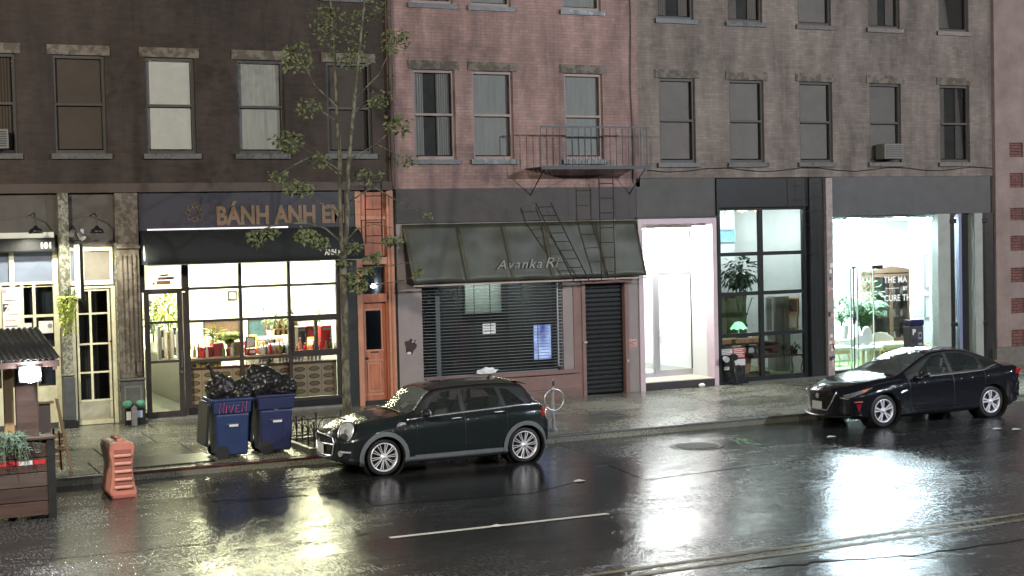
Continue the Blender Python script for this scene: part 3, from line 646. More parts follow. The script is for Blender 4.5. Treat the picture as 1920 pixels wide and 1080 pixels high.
t = thing('flyer_box', 'low dark box with white and blue papers behind the capped standpipe', 'box', (WX(250), YF - .33, .3))
xa2, xb2 = WX(232, 780, YF - .3), WX(270, 780, YF - .3); z0 = zp(6, YF - .3)
bx('case', M_black, t, xa2, xb2, YF - .42, YF - .27, z0, z0 + .34, .01); bx('paper', M_paper, t, xa2 + .03, xa2 + .13, YF - .428, YF - .421, z0 + .1, z0 + .27)
bx('paper', mat('pale_blue_paper', (.35, .42, .55), .6), t, xb2 - .16, xb2 - .05, YF - .428, YF - .421, z0 + .14, z0 + .28)
# barn lamps, blade sign and hanging plant
for px in (67, 182):
    c = at(px, 432, YF - .8); t = thing('barn_lamp', 'black dome lamp %s' % ('hanging in front of the pale strip over the 101 sign' if px < 100 else 'over the tall cream glazed door'), 'lamp', (c.x, YF, c.z), 'black dome lamps on the corner shop')
    MB().lathe([(.0, .09), (.03, .09), (.05, .05), (.11, .02), (.14, -.06), (.13, -.06), (.10, .0), (0, .03)], c, n=20).build('shade', M_black, t, smooth=True)
    MB().tube([(c.x, c.y, c.z + .08), (c.x, c.y, c.z + .26), (c.x, c.y + .2, c.z + .34), (c.x, YF + .0, c.z + .3)], .012, 6).build('arm', M_iron, t)
    MB().ell((c.x, c.y, c.z - .005), (.045, .045, .028)).build('bulb', emis('dome_bulb', (1.0, .97, .78), 4200), t, smooth=True)
yn, yfb = YF - .95, YF - .30; zt, zb2 = at(154, 456, yn).z, at(154, 562, yn).z; xs = at(153.5, 500, yn).x
t = thing('blade_sign', 'tall narrow projecting sign with a white lit face and black edges beside the cream door', 'sign', (xs, YF - .2, zb2))
bx('case', M_black, t, xs - .032, xs + .032, yn, yfb, zb2, zt, .006)
bx('lit_face', emis('sign_face', (.95, 1.0, .95), .75), t, xs - .037, xs - .0325, yn + .03, yfb - .03, zb2 + .03, zt - .03)
for z in (zt + .05,): MB().tube([(xs, yn + .05, z), (xs, YF - .0, z)], .014, 6).tube([(xs, yn + .1, z), (xs, yn + .1, zt)], .01, 6).tube([(xs, yfb - .1, z), (xs, yfb - .1, zt)], .01, 6).tube([(xs, yn + .3, z), (xs, YF - .0, z + .3)], .01, 6).build('bracket', M_iron, t)
c = at(148, 437, YF - .7)
t = thing('projector_lamp', 'small clamp lamp with a cluster of dark fittings above the narrow blade sign', 'lamp', c)
m = MB(); m.cyl(c, c + Vector((.05, -.1, -.1)), .05, .07, 12).cyl(c + Vector((-.1, .05, .04)), c + Vector((-.16, -.05, -.03)), .04, .06, 12).tube([c, c + Vector((0, .3, .1)), c + Vector((0, .7, .12))], .012, 6).box(c.x + .03, c.x + .09, c.y - .02, c.y + .04, c.z - .02, c.z + .08); m.build('fittings', M_galv, t)
c = at(129, 562, YF - .6); t = thing('hanging_plant', 'yellow green trailing plant hanging from the flaking column', 'plant', c)
MB().ell((c.x, c.y, c.z), (.15, .13, .1), 12, 8).build('basket', M_iron, t)
m = MB()
for k in range(60):
    a = rnd.uniform(0, 6.28); r0 = rnd.uniform(.02, .17); ln = rnd.uniform(.25, .82) * (1 if rnd.random() < .7 else .5); x, y, z = c.x + r0 * math.cos(a) - .03, c.y + r0 * math.sin(a), c.z + .08; sx = rnd.uniform(-.10, .03)
    for q in range(int(ln / .035)):
        u = q * .035; m.leaf((x + sx * u + rnd.uniform(-.025, .025), y + rnd.uniform(-.02, .02), z - u), (rnd.uniform(-1, 1), rnd.uniform(-1, .4), -.4), (0, 0, 1), .085, .042)
m.build('trailing_leaves', M_leafy, t)
foliage(MB(), (c.x + .03, c.y, c.z + .06), (.2, .16, .06), 110, .12, .02, .1).build('fronds', M_leaf, t)
MB().tube([(c.x, c.y, c.z), (c.x, c.y, c.z + .25), (c.x, YF - .16, c.z + .3)], .008, 5).build('hook', M_iron, t)

# -------- C. bakery
BK = thing('bakery_shopfront', 'bakery shopfront with a dark steel window grid and a bright white interior', 'shopfront', (XC0, YF, .3))
Zc = lambda y, px=455: WZ(px, y)
zfl = .43
M_mul = mat('dark_bronze_frame', (.045, .035, .033), .35, var=.2, vscale=8, bump=.05)
yw = YF + .10
bx('sign_board', mat('navy_sign_board', (.030, .028, .040), .5, var=.1), BK, WX(262), WX(652), YF - .02, YF + .25, Zc(434), Zh + .095)
bx('lintel', M_mul, BK, WX(266), WX(651), YF + .03, YF + .3, Zc(491), Zc(434) - .003)
xs = [WX(272.5), WX(355), WX(455), WX(546.5), WX(637.5)]
zs = [Zc(757), Zc(673.5), Zc(599), Zc(538), Zc(490)]
f = front(BK, xs[1:], zs, yw, .065, .09, M_mul, M_glass, zbw=.06)
bx('sub_frame', M_mul, BK, xs[3] + .034, xs[4] - .034, yw - .02, yw + .07, zs[1] + .031, zs[1] + .11)
bx('sub_frame', M_mul, BK, xs[3] + .034, xs[4] - .034, yw - .02, yw + .07, zs[2] - .10, zs[2] - .031)
bx('sub_frame', M_mul, BK, WX(595) - .03, WX(595) + .03, yw - .02, yw + .07, zs[1] + .113, zs[2] - .103)
bx('sub_frame', M_mul, BK, xs[3] + .034, xs[3] + .09, yw - .02, yw + .07, zs[1] + .113, zs[2] - .103)
front(BK, [xs[0], xs[1] - .07], [Zc(545, 310), Zc(491, 310) - .01], yw, .07, .09, M_mul, M_glass, name='transom_frame')
bx('jamb', M_mul, BK, WX(265), xs[0] - .037, yw - .03, yw + .1, .3, Zc(491)); bx('door_post', M_mul, BK, xs[1] - .10, xs[1] - .034, yw - .01, yw + .1, .3, Zc(545, 340) - .04)
dx0, dx1 = xs[0] + .01, xs[1] - .105
door = front(BK, [dx0 + .05, dx1 - .06], [Zc(775, 310), Zc(679, 310), Zc(605, 310), Zc(549, 310)], yw + .01, .10, .05, M_mul, M_glass, zbw=.05, name='glazed_door')
bx('bottom_rail', M_mul, door, dx0 + .005, dx1 - .005, yw + .005, yw + .065, .335, Zc(775, 310) - .0255)
hx = dx1 - .06; hz0, hz1 = Zc(688, 340), Zc(659, 340)
MB().tube([(hx, yw, hz0), (hx, yw - .07, hz0), (hx, yw - .07, hz1), (hx, yw, hz1)], .014, 8).build('handle', M_steel, door); MB().cyl((hx, yw - .02, Zc(698, 340)), (hx, yw + .01, Zc(698, 340)), .03, n=12).build('lock', M_steel, door)
bx('base_trim', M_black, BK, xs[1] - .03, xs[4] + .04, yw - .03, yw + .12, Zc(772) + .003, zs[0] - .032)
bx('plinth', mat('grey_concrete', (.20, .20, .185), .6, var=.25, vscale=5, bump=.3), BK, xs[1] - .1, xs[4] + .1, yw - .12, yw + .2, .1, Zc(772))
bx('doorstep', mat('grey_concrete', (.20, .20, .185)), BK, XC0, xs[1] - .102, YF - .05, yw + .2, .1, .33, .01)
bx('dark_post', M_dark, BK, WX(650), WX(668.5), YF - .06, YF + .3, .2, Zh + .09, .008)
sx = xs[4] + .036; bx('jamb', M_mul, BK, sx, WX(650) - .003, yw - .02, yw + .1, .3, Zc(491))
M_bwall = mat('bakery_white_wall', (.80, .80, .76), .7, var=.03); M_bfloor = mat('pale_bakery_floor', (.34, .36, .31), .35, vscale=2, col2=(.24, .26, .22))
yb0, yb1 = YF + .31, YF + 5.6
room(BK, WX(268), WX(650) + 2.2, yb0, yb1, zfl, 3.55, M_bwall, M_bfloor)
for k, px in enumerate((398, 488, 583)):
    for j in range(2):
        fy = YF + 2.0 + j * 2.3; fixture(['left', 'middle', 'right'][k] + ' blazing ceiling panel in the %s row of the bakery' % ('front', 'back')[j], at(px, 540, fy).x, fy, 3.52, .30, .8, (1.0, .98, .62), 210, 'blazing ceiling panels in the bakery')
fixture('ceiling panel over the door end of the bakery counter', at(300, 540, YF + 1.5).x, YF + 1.5, 3.52, .5, .5, (1.0, .98, .84), 40)
# lower display: tan panel with ovals, jar shelf, things on the sill
pz0, pz1 = zs[0] + .03, Zc(691)
pn = bx('display_panel', M_tan, BK, xs[1] + .03, xs[4] - .03, YF + .24, YF + .29, pz0, pz1)
for i in range(12):
    for j in range(4):
        cx = xs[1] + .12 + i * .325; cz = pz0 + .12 + j * (pz1 - pz0 - .2) / 3.2
        if cx > xs[4] - .12: continue
        o = MB().cyl((cx, YF + .232, cz), (cx, YF + .2395, cz), .12, n=20); o.v = [(cx + (v[0] - cx), v[1], cz + (v[2] - cz) * .42) for v in o.v]
        oo = o.build('oval_inset', (M_tand, M_tanr)[(i * 7 + j * 3) % 3 == 0], BK)
        o = MB().cyl((cx, YF + .228, cz), (cx, YF + .2315, cz), .095, n=20); o.v = [(cx + (v[0] - cx), v[1], cz + (v[2] - cz) * .36) for v in o.v]; o.build('oval_face', mat('olive_oval', (.30, .24, .13), .5, var=.2, vscale=9), oo)
    if i: bx('panel_joint', M_tand, BK, xs[1] + .12 + i * .325 - .165, xs[1] + .12 + i * .325 - .160, YF + .236, YF + .24, pz0, pz1) if xs[1] + i * .325 < xs[4] - .2 else None
bx('display_rail', mat('red_brown_rail', (.14, .06, .045), .4), BK, xs[1] + .03, xs[4] - .03, YF + .22, YF + .36, pz1 + .002, pz1 + .05)
bx('display_shelf', M_woodl, BK, xs[1] + .03, xs[4] - .03, YF + .25, YF + .75, zs[1] + .02, zs[1] + .05)
def jar(x, y, z, r, h, m, label, group, cat='jar', lid=None):
    t = thing(cat.replace(' ', '_'), label, cat, (x, y, z), group)
    MB().lathe([(0, 0), (r, 0), (r, h * .8), (r * .8, h * .9), (r * .8, h * .97), (0, h * .97)], (x, y, z), n=12).build('body', m, t, smooth=False)
    MB().cyl((x, y, z + h * .972), (x, y, z + h * 1.06), r * .85, n=12).build('lid', lid or M_redpl, t)
G_j = 'small white jars lined up under the bakery sill'
for px in list(range(488, 516, 6)) + list(range(526, 552, 6)) + list(range(556, 570, 6)) + [579, 586, 593, 600]:
    p = at(px, 690, YF + .29); jar(p.x, p.y, pz1 + .052, .026, .11, M_whitep, 'small white jar in the row under the bakery sill', G_j, lid=M_tand)
for px in (372, 382, 391, 405, 412):
    p = at(px, 690, YF + .29); jar(p.x, p.y, pz1 + .052, .035, .11, mat('yellow_label', (.6, .5, .15), .5), 'yellow labelled tin in the row under the bakery sill', 'yellow tins under the bakery sill', 'tin', M_paper)
def boxed(name, label, cat, px0, px1, py0, py1, Y, d, m, z0=None, parts=None, bev=.01):
    a = at(px0, py1, Y); b = at(px1, py0, Y); t = thing(name, label, cat, (a.x, Y, a.z if z0 is None else z0))
    bx('body', m, t, a.x, b.x, Y, Y + d, a.z if z0 is None else z0, b.z, bev)
    if parts: parts(t, a.x, b.x, Y, a.z if z0 is None else z0, b.z)
    return t
zsf = zs[1] + .052
def cage(t, x0, x1, Y, z0, z1):
    for k in range(6): bx('slat', M_tand, t, x0 + (x1 - x0) * (k + .35) / 6, x0 + (x1 - x0) * (k + .6) / 6, Y - .02, Y - .001, z0 + .02, z1 - .02)
def front_label(t, x0, x1, Y, z0, z1): bx('label', M_paper, t, x0 + (x1 - x0) * .2, x1 - (x1 - x0) * .2, Y - .006, Y - .001, z0 + (z1 - z0) * .3, z0 + (z1 - z0) * .75)
def lidded(t, x0, x1, Y, z0, z1): bx('lid', M_whitep, t, x0 - .01, x1 + .01, Y - .012, Y + .2, z1 + .001, z1 + .02); front_label(t, x0, x1, Y, z0, z1)
boxed('red_crate', 'bright red plastic crate under the plant in the bakery window', 'crate', 376, 398, 650, 668, YF + .42, .3, M_redpl, zsf, lambda *a: cage(*a))
boxed('red_crate', 'tall red plastic crate beside the bright red crate in the bakery window', 'crate', 400, 420, 643, 668, YF + .5, .3, M_redp2, zsf, lambda *a: cage(*a))
boxed('wire_cage', 'pale lattice box right of the red crates in the bakery window', 'box', 438, 452, 641, 668, YF + .40, .25, M_tan, zsf, lambda *a: cage(*a))
boxed('cake_tin', 'low red tin with a black base left of the white boxes in the bakery', 'tin', 464, 482, 654, 664, YF + .4, .28, M_redpl, zsf, lidded, .03)
boxed('white_box', 'white pastry box with a printed label at the middle of the bakery window', 'box', 503, 523, 648, 664, YF + .42, .25, M_paper, zsf, lidded)
boxed('green_tub', 'pale mint tub beside the white pastry box', 'tub', 524, 536, 648, 663, YF + .42, .14, mat('mint_plastic', (.45, .68, .55), .4), zsf, lidded)
boxed('white_box', 'small white carton at the left of the pastry box', 'box', 489, 500, 652, 665, YF + .44, .14, M_paper, zsf, lidded)
boxed('menu_stand', 'small framed menu card standing in the bakery window', 'menu stand', 463, 477, 632, 652, YF + .7, .03, M_paper, None, lambda t, a, b, Y, c, d: (bx('frame', M_dark, t, a - .015, b + .015, Y + .001, Y + .035, c - .015, d + .015)))
for k, (a, b, c2, d2, m, l) in enumerate(((560, 575, 612, 655, M_dark, 'dark coffee machine behind the small sliding window'), (603, 622, 610, 655, M_redpl, 'tall bright red cabinet behind the small sliding window'), (576, 592, 610, 632, M_redp2, 'pink red panel above the coffee machine'))):
    boxed('kitchen_machine' if k == 0 else 'red_cabinet', l, 'machine' if k == 0 else 'cabinet', a, b, c2, d2, YF + .8, .4, m, None, lambda t, a, b, Y, c, d: (bx('panel', M_steel, t, a + .03, b - .03, Y - .01, Y - .001, d - .1, d - .04), bx('handle', M_chrome, t, b - .05, b - .03, Y - .03, Y - .002, c + .05, d - .14)), .02)
cc = [((.62, .03, .05), 'red'), ((.75, .72, .66), 'white'), ((.08, .10, .12), 'black'), ((.62, .45, .10), 'yellow'), ((.12, .30, .16), 'green'), ((.65, .22, .20), 'pink'), ((.35, .22, .12), 'brown')]
r2 = random.Random(21)
for k in range(34):
    px = 366 + k * 7.9 + r2.uniform(-2, 2); Y = YF + r2.choice([.36, .55, .64]); p = at(px, 660, Y); (cl, nm) = cc[r2.randrange(7)]; h = r2.uniform(.12, .30); r_ = r2.uniform(.025, .045)
    t = thing('bottle', '%s bottle among the clutter on the bakery window sill' % nm, 'bottle', (p.x, Y, zsf), 'bottles cluttering the bakery window sill'); MB().lathe([(0, 0), (r_, 0), (r_, h * .55), (r_ * .4, h * .75), (r_ * .4, h), (0, h)], (p.x, Y, zsf), n=12).build('body', mat('bottle_' + nm, cl, .25), t, smooth=False); MB().cyl((p.x, Y, zsf + h + .001), (p.x, Y, zsf + h + .02), r_ * .45, n=10).build('cap', M_paper, t)
for k in range(9):
    Y = YF + 2.75; p = at(462 + k * 15, 640, Y); (cl, nm) = cc[(k * 3) % 7]; h = r2.uniform(.15, .38); w = r2.uniform(.06, .14)
    t = thing('carton', '%s carton, %s on the red topped table' % (nm, ['first from the left', 'second from the left', 'third from the left', 'fourth from the left', 'middle one', 'fourth from the right', 'third from the right', 'second from the right', 'last at the right'][k]), 'carton', (p.x, Y, 1.43), 'cartons on the red table'); bx('body', mat('bottle_' + nm, cl), t, p.x - w, p.x + w, Y, Y + .2, zfl + 1.002, zfl + 1.0 + h, .01); bx('label', M_paper, t, p.x - w * .6, p.x + w * .6, Y - .006, Y - .001, zfl + 1.05, zfl + 1.0 + h * .6)
# counter, back shelf lattice, stools, red bench
y1 = YF + 2.6
bx('counter_base', mat('dark_counter', (.10, .095, .085), .4, var=.2, stretch=(12, 12, .3)), BK, WX(272, 640, YF + .6) + .0, WX(272, 640, YF + .6) + .02, YF + .5, YF + 5.0, zfl, zfl + .02)
ct = thing('service_counter', 'long dark bakery counter running back from the glass door', 'counter', (WX(352, 690, YF + 1.2), YF + 1.2, zfl))
cx0 = WX(352, 690, YF + .8)
bx('front_panel', mat('dark_counter', (.10, .095, .085)), ct, cx0, cx0 + .7, YF + .85, YF + 5.2, zfl, zfl + .95, .01); bx('top', M_whitep, ct, cx0 - .05, cx0 + .75, YF + .8, YF + 5.25, zfl + .952, zfl + 1.0, .01)
rt = thing('red_table', 'long red topped table across the middle of the bakery', 'table', (WX(480, 640, y1), y1, zfl))
ra, rb = WX(455, 640, y1), WX(600, 640, y1); bx('top', M_redpl, rt, ra, rb, y1, y1 + .7, zfl + .95, zfl + 1.0)
for a, b in ((ra + .1, y1 + .1), (rb - .1, y1 + .1), (ra + .1, y1 + .6), (rb - .1, y1 + .6)): bx('leg', M_chrome, rt, a - .02, a + .02, b - .02, b + .02, zfl, zfl + .948)
y2 = YF + 3.6; sa, sb, sz0, sz1 = WX(503, 640, y2), WX(560, 640, y2), zfl, at(530, 598, y2).z + .05
st = thing('lattice_shelf', 'tall pale green backed lattice shelf at the back of the bakery', 'shelf', (sa, y2, zfl))
bx('back_panel', mat('sage_board', (.42, .48, .34), .6), st, sa, sb, y2 + .2, y2 + .24, sz0, sz1)
for k in range(7): bx('upright', M_tand, st, sa + (sb - sa) * k / 6 - .02, sa + (sb - sa) * k / 6 + .02, y2, y2 + .199, sz0, sz1)
for k in range(7): bx('shelf_board', M_tand, st, sa, sb, y2 - .03, y2 - .001, sz0 + (sz1 - sz0) * k / 6 - .02, sz0 + (sz1 - sz0) * k / 6 + .01)
def pic(label, px0, px1, py0, py1, Y, mc, mf=M_dark, cat='picture'):
    a = at(px0, py1, Y); b = at(px1, py0, Y); t = thing('framed_picture' if cat == 'picture' else cat.replace(' ', '_'), label, cat, (a.x, Y, a.z)); w = .04
    bx('canvas', mc, t, a.x, b.x, Y - .012, Y - .004, a.z, b.z)
    MB().box(a.x - w, a.x, Y - .03, Y - .002, a.z - w, b.z + w).box(b.x, b.x + w, Y - .03, Y - .002, a.z - w, b.z + w).box(a.x, b.x, Y - .03, Y - .002, a.z - w, a.z).box(a.x, b.x, Y - .03, Y - .002, b.z, b.z + w).build('frame', mf, t)
    return t
yb = yb1 - .02
pic('large dark teal picture on the bakery back wall above the red table', 468, 500, 600, 640, YF + 4.6, mat('teal_picture', (.05, .10, .14), .4, var=.5, vscale=6)); pic('small beige picture high on the bakery back wall', 430, 441, 548, 560, yb, mat('beige_picture', (.5, .42, .28), .5, var=.3, vscale=10))
pic('wide brown menu board over the bakery back counter', 384, 446, 600, 628, YF + 4.6, mat('brown_board', (.12, .07, .05), .5, var=.4, vscale=6))
ty = YF + .22; t = thing('transom_lettering', 'faded orange lettering and seal on the transom over the bakery door', 'lettering', (WX(300), ty, Zc(530, 310)))
M_or = mat('faded_orange_print', (.75, .38, .22), .6)
for k, (a, b, yy, h) in enumerate(((300, 327, 534, 7), (303, 333, 525, 5), (308, 323, 518, 3), (292, 297, 534, 4))): bx('print', M_or, t, WX(a), WX(b), ty, ty + .004, WZ(310, yy), WZ(310, yy - h))
for c in ((288, 535, .06, 'round green bush'),):
    pass
pf = at(430, 640, YF + .6); plant('potted_plant', 'spiky yellow green plant in a terracotta pot in the bakery window', (pf.x, pf.y, zsf), .14, .09, .55, .22, 26, .17, .035, M_leafy, M_terra, arch=True)
pf = at(402, 640, YF + .9); plant('potted_plant', 'leaning broad leaved plant at the left of the bakery window', (pf.x, pf.y, zsf), .14, .09, .5, .2, 26, .2, .1, M_leafy, M_terra)
pf = at(316, 640, YF + 3.6); plant('potted_plant', 'tall leafy yellow green plant seen through the bakery door', (pf.x, pf.y, zfl + 1.0), .25, .16, 1.2, .35, 240, .16, .07, M_leafy, M_whitep)
pf = at(288, 640, YF + 4.2); plant('potted_plant', 'dark round wreath like plant at the far left of the bakery door', (pf.x, pf.y, zfl + 1.0), .2, .14, 1.0, .22, 120, .14, .07, M_leafg, M_whitep)
for px, l in ((548, 'shrubby plant behind the middle panes of the bakery'), (508, 'low leafy plant on the back counter of the bakery'), (612, 'small plant on the back counter right of the shelf')):
    pf = at(px, 640, YF + 3.2); plant('potted_plant', l, (pf.x, pf.y, zfl + 1.25), .15, .1, .5, .32, 70, .13, .05, M_leafg, M_whitep)
bc = thing('back_counter', 'white back counter carrying plants and tins at the rear of the bakery', 'counter', (WX(470, 640, YF + 3), YF + 3, zfl)); bx('cabinet', M_bwall, bc, WX(470, 640, YF + 3), WX(700, 640, YF + 3), YF + 3.0, YF + 3.5, zfl, zfl + 1.2); bx('top', M_whitep, bc, WX(470, 640, YF + 3), WX(700, 640, YF + 3), YF + 2.97, YF + 3.53, zfl + 1.202, zfl + 1.248)
for k in range(9):
    p = at(300 + k * 5.5 + (k % 2) * 3, 640, YF + 2.2 + (k % 3) * .4); boxed('counter_jar' if k % 2 else 'counter_tin', ['square pale tin', 'tall dark jar', 'squat steel tin', 'square tan jar', 'tall pale tin', 'squat dark jar', 'square steel tin', 'tall tan jar', 'squat pale tin'][k] + ' on the counter seen through the bakery door', 'container', 296 + k * 6, 301 + k * 6, 612 + (k * 7) % 11, 640, YF + 1.2 + (k % 3) * .5, .12, [M_paper, M_dark, M_galv, M_tan][k % 4], zfl + 1.0, front_label)
for k in range(C.objects.__len__()): pass
# awning of the bakery
ya = YF - .68; A0, A1 = at(277, 497, ya).x, at(684, 485, ya).x; zb3 = at(480, 491.5, ya).z; zt3 = Zc(429)
t = thing('awning', 'black quarter round awning with small white lettering over the bakery windows', 'awning', (A0, YF, zb3))
prof = [(YF - .03, zt3)] + [(YF - .03 - .65 * math.sin(a), zb3 + .14 + (zt3 - zb3 - .14) * math.cos(a)) for a in [k * math.pi / 2 / 9 for k in range(1, 10)]] + [(ya, zb3)]
m = MB(); n = len(prof); segs = 16
for k in range(segs + 1):
    xx = A0 + (A1 - A0) * k / segs
    for (y, z) in prof: m.v.append((xx, y + .008 * math.sin(k * 2.2), z))
m.f = [(k * n + i, (k + 1) * n + i, (k + 1) * n + i + 1, k * n + i + 1) for k in range(segs) for i in range(n - 1)]
M_canvas = mat('black_canvas', (.014, .017, .018), .85, var=.15, vscale=3, bump=.2, bscale=120); o = m.build('canopy', M_canvas, t, smooth=True); sm = o.modifiers.new('thick', 'SOLIDIFY'); sm.thickness = .012
for xx in (A0 + .006, A1 - .006):
    MB().add([(xx, y, z) for y, z in prof] + [(xx, YF - .03, zb3)] + [(xx + .01, y, z) for y, z in prof] + [(xx + .01, YF - .03, zb3)], [tuple(range(n + 1)), tuple(range(2 * n + 1, n, -1))]).build('end_panel', M_canvas if xx > 10 else mat('blue_black_canvas', (.035, .045, .06), .5), t)
bx('hem', mat('grey_hem', (.2, .2, .19), .6), t, A0, A1, ya - .012, ya - .001, zb3 - .014, zb3 + .004)
bx('light_strip', emis('awning_strip', (.95, .93, 1.0), 1.1), t, WX(276, 430, YF - .05), WX(540, 430, YF - .05), YF - .06, YF - .032, zt3 + .004, zt3 + .032)
text_mesh('lettering', 'ANH \u00d7 EM', M_whitep, .16, t, (at(609, 482, ya).x, ya - .018, zb3 + .11), bold=.006, sx=.72)
MB().add([(A0 - .002, ya + .30 + .12 * math.cos(k * .52), zb3 + .24 + .17 * math.sin(k * .52)) for k in range(12)], [tuple(range(12))]).build('side_emblem', M_paper, t)
M_gold = mat('dull_gold', (.20, .13, .075), .45, .2)
t = thing('shop_sign', 'dull gold shop name and round flower emblem on the dark board over the bakery awning', 'sign', (WX(405), YF - .03, Zc(418)))
text_mesh('lettering', 'B\u00c1NH ANH EM', M_gold, .52, t, (WX(404, 400), YF - .028, Zc(419, 490)), bold=.02, sx=.80, extrude=.006)
ec = (WX(364, 395), Zc(399, 364))
for k in range(8):
    a = k * math.pi / 4; cx, cz = ec[0] + .14 * math.cos(a), ec[1] + .14 * math.sin(a)
    MB().tube([(cx + .05 * math.cos(q * .7), YF - .032, cz + .05 * math.sin(q * .7)) for q in range(9)], .008, 5, closed=True).build('petal', M_gold, t)

# -------- D. red door bay
RD = thing('red_doorway', 'salmon red wooden doorway with a moulded panel, transom light and half glazed door', 'doorway', (XD0, YF, .3))
Zd = lambda y: WZ(705, y)
M_red = mat('salmon_red_paint', (.45, .158, .085), .5, var=.3, vscale=5, stretch=(2, 1, .4), bump=.2, bscale=40, rvar=.1); M_redl = mat('salmon_edge_paint', (.52, .245, .15), .5, var=.15, vscale=6)
x0, x1 = WX(670), WX(742)
bx('jamb', M_redl, RD, x0, x0 + .13, YF - .02, YF + .28, zf(12), Zh + .1, .01); bx('jamb', M_redl, RD, x1 - .16, x1, YF - .02, YF + .28, zf(12), Zh + .1, .01)
bx('fillet', M_red, RD, x0 + .131, x0 + .17, YF + .03, YF + .28, zf(12), Zd(490)); bx('fillet', M_red, RD, x1 - .2, x1 - .161, YF + .03, YF + .28, zf(12), Zd(490))
bx('bead', M_red, RD, x1 - .10, x1 - .07, YF - .035, YF - .021, zf(12) + .1, Zh)
xi0, xi1 = x0 + .131, x1 - .161
bx('upper_panel', M_red, RD, xi0, xi1, YF + .06, YF + .1, Zd(480), Zh + .09); bx('cross_rail', M_redl, RD, xi0, xi1, YF + .0, YF + .2, Zd(496), Zd(482), .01); bx('top_moulding', M_redl, RD, xi0, xi1, YF + .01, YF + .059, Zd(412), Zd(404), .01)
bx('panel_moulding', M_redl, RD, xi0 + .05, xi0 + .08, YF + .03, YF + .059, Zd(480) + .05, Zd(412) - .01); bx('panel_moulding', M_redl, RD, xi1 - .08, xi1 - .05, YF + .03, YF + .059, Zd(480) + .05, Zd(412) - .01)
bx('transom_rail', M_red, RD, xi0, xi1, YF + .02, YF + .2, Zd(567), Zd(551), .01)
bx('transom_pane', M_dglass, RD, xi0 + .04, xi1 - .04, YF + .14, YF + .146, Zd(551), Zd(496))
xi0 += .042; xi1 -= .042
hl = thing('hall_lamp', 'small round lamp glimpsed through the transom of the red doorway', 'lamp', at(700, 536, YF + .9)); c = at(700, 536, YF + .9); MB().ell(c, (.07, .07, .05)).build('globe', emis('hall_globe', (.9, .95, 1), 14), hl, smooth=True); MB().cyl(c + Vector((0, 0, .05)), c + Vector((0, 0, .5)), .008, n=6).build('cord', M_iron, hl)
room(RD, x0 + .1, x1 - .1, YF + .3, YF + 2.4, zf(12) + .1, 4.2, mat('hall_plaster', (.30, .33, .36), .8, var=.2), M_void, M_void)
y = YF + .12; dl = MB(); g0, g1 = WX(691), WX(715); za, zb4 = Zd(654), Zd(584)
dl.box(xi0, g0 - .03, y, y + .05, zf(12) + .1, Zd(568)).box(g1 + .03, xi1, y, y + .05, zf(12) + .1, Zd(568)).box(g0 - .03, g1 + .03, y, y + .05, zf(12) + .1, za - .02).box(g0 - .03, g1 + .03, y, y + .05, zb4 + .02, Zd(568)).build('door_leaf', M_red, RD)
dl = C.objects[-1]
bx('pane', M_dglass, dl, g0 - .03, g1 + .03, y + .02, y + .026, za - .02, zb4 + .02)
for a, b, c2, d2 in ((g0 - .06, g0 - .03, za - .02, zb4 + .02), (g1 + .03, g1 + .06, za - .02, zb4 + .02), (g0 - .06, g1 + .06, zb4 + .02, zb4 + .06), (g0 - .09, g1 + .09, za - .06, za - .02)): bx('glazing_bead', M_redl, dl, a, b, y - .02, y - .001, c2, d2)
pa, pb, pc, pd = WX(693), WX(713), Zd(733), Zd(683)
for a, b, c2, d2 in ((pa - .03, pa, pc, pd), (pb, pb + .03, pc, pd), (pa - .03, pb + .03, pd, pd + .03), (pa - .03, pb + .03, pc - .03, pc)): bx('panel_moulding', M_redl, dl, a, b, y - .016, y - .001, c2, d2)
bx('raised_panel', M_red, dl, pa + .04, pb - .04, y - .012, y - .001, pc + .04, pd - .04, .008)
for a, b, c2, d2 in ((WX(684) , WX(720), Zd(742), Zd(738)),(WX(684), WX(720), Zd(678), Zd(674))): bx('rail_line', M_redl, dl, a, b, y - .010, y - .001, c2, d2)
MB().cyl((xi0 + .06, y - .05, Zd(672)), (xi0 + .06, y, Zd(672)), .028, n=12).build('knob', M_iron, dl); bx('letter_slot', M_dark, dl, WX(697), WX(711), y - .012, y - .001, Zd(662), Zd(659))
bx('threshold', M_dark, RD, x0 + .131, x1 - .161, YF + .03, YF + .2, .1, zf(12) + .098)

# -------- E. mauve shop with shutter and olive awning
MV = thing('shuttered_shopfront', 'mauve rendered shopfront with a closed see-through grille and a black roller door', 'shopfront', (XD1, YF, .2))
Ze = lambda y, px=930: WZ(px, y)
gx0_, gx1_, gz0, gz1 = WX(792), WX(1056), Ze(703), Ze(528)
dx0_, dx1_, dz1 = WX(1097), WX(1170), Ze(532, 1130)
bx('reveal', M_void, MV, WX(743) + .002, WX(747), YF + .02, YF + .3, .1, Zh + .1)
wall_holes('wall', M_mauve, MV, WX(747), WX(1197), .05, Zh + .115, [(gx0_, gx1_, gz0, gz1), (dx0_ - .1, dx1_ + .1, .05, dz1 + .1)], YF, YF + .3)
bx('fascia', mat('dark_brown_fascia', (.055, .046, .042), .6, var=.25, vscale=2.5, bump=.2), MV, WX(747), WX(1196), YF - .03, YF - .004, Ze(416), Zh + .11, .01)
bx('sill', M_pinkp, MV, WX(795), WX(1084), YF - .07, YF - .002, Ze(709), Ze(701), .01)
bx('apron_panel', M_pinkp, MV, WX(797), WX(1078), YF - .03, YF - .003, Ze(738), Ze(711)); bx('lower_band', mat('dirty_pink_band', (.19, .12, .105), .6, var=.2, vscale=4, bump=.3), MV, WX(750), WX(1090), YF - .025, YF - .002, .1, Ze(740) - .004)
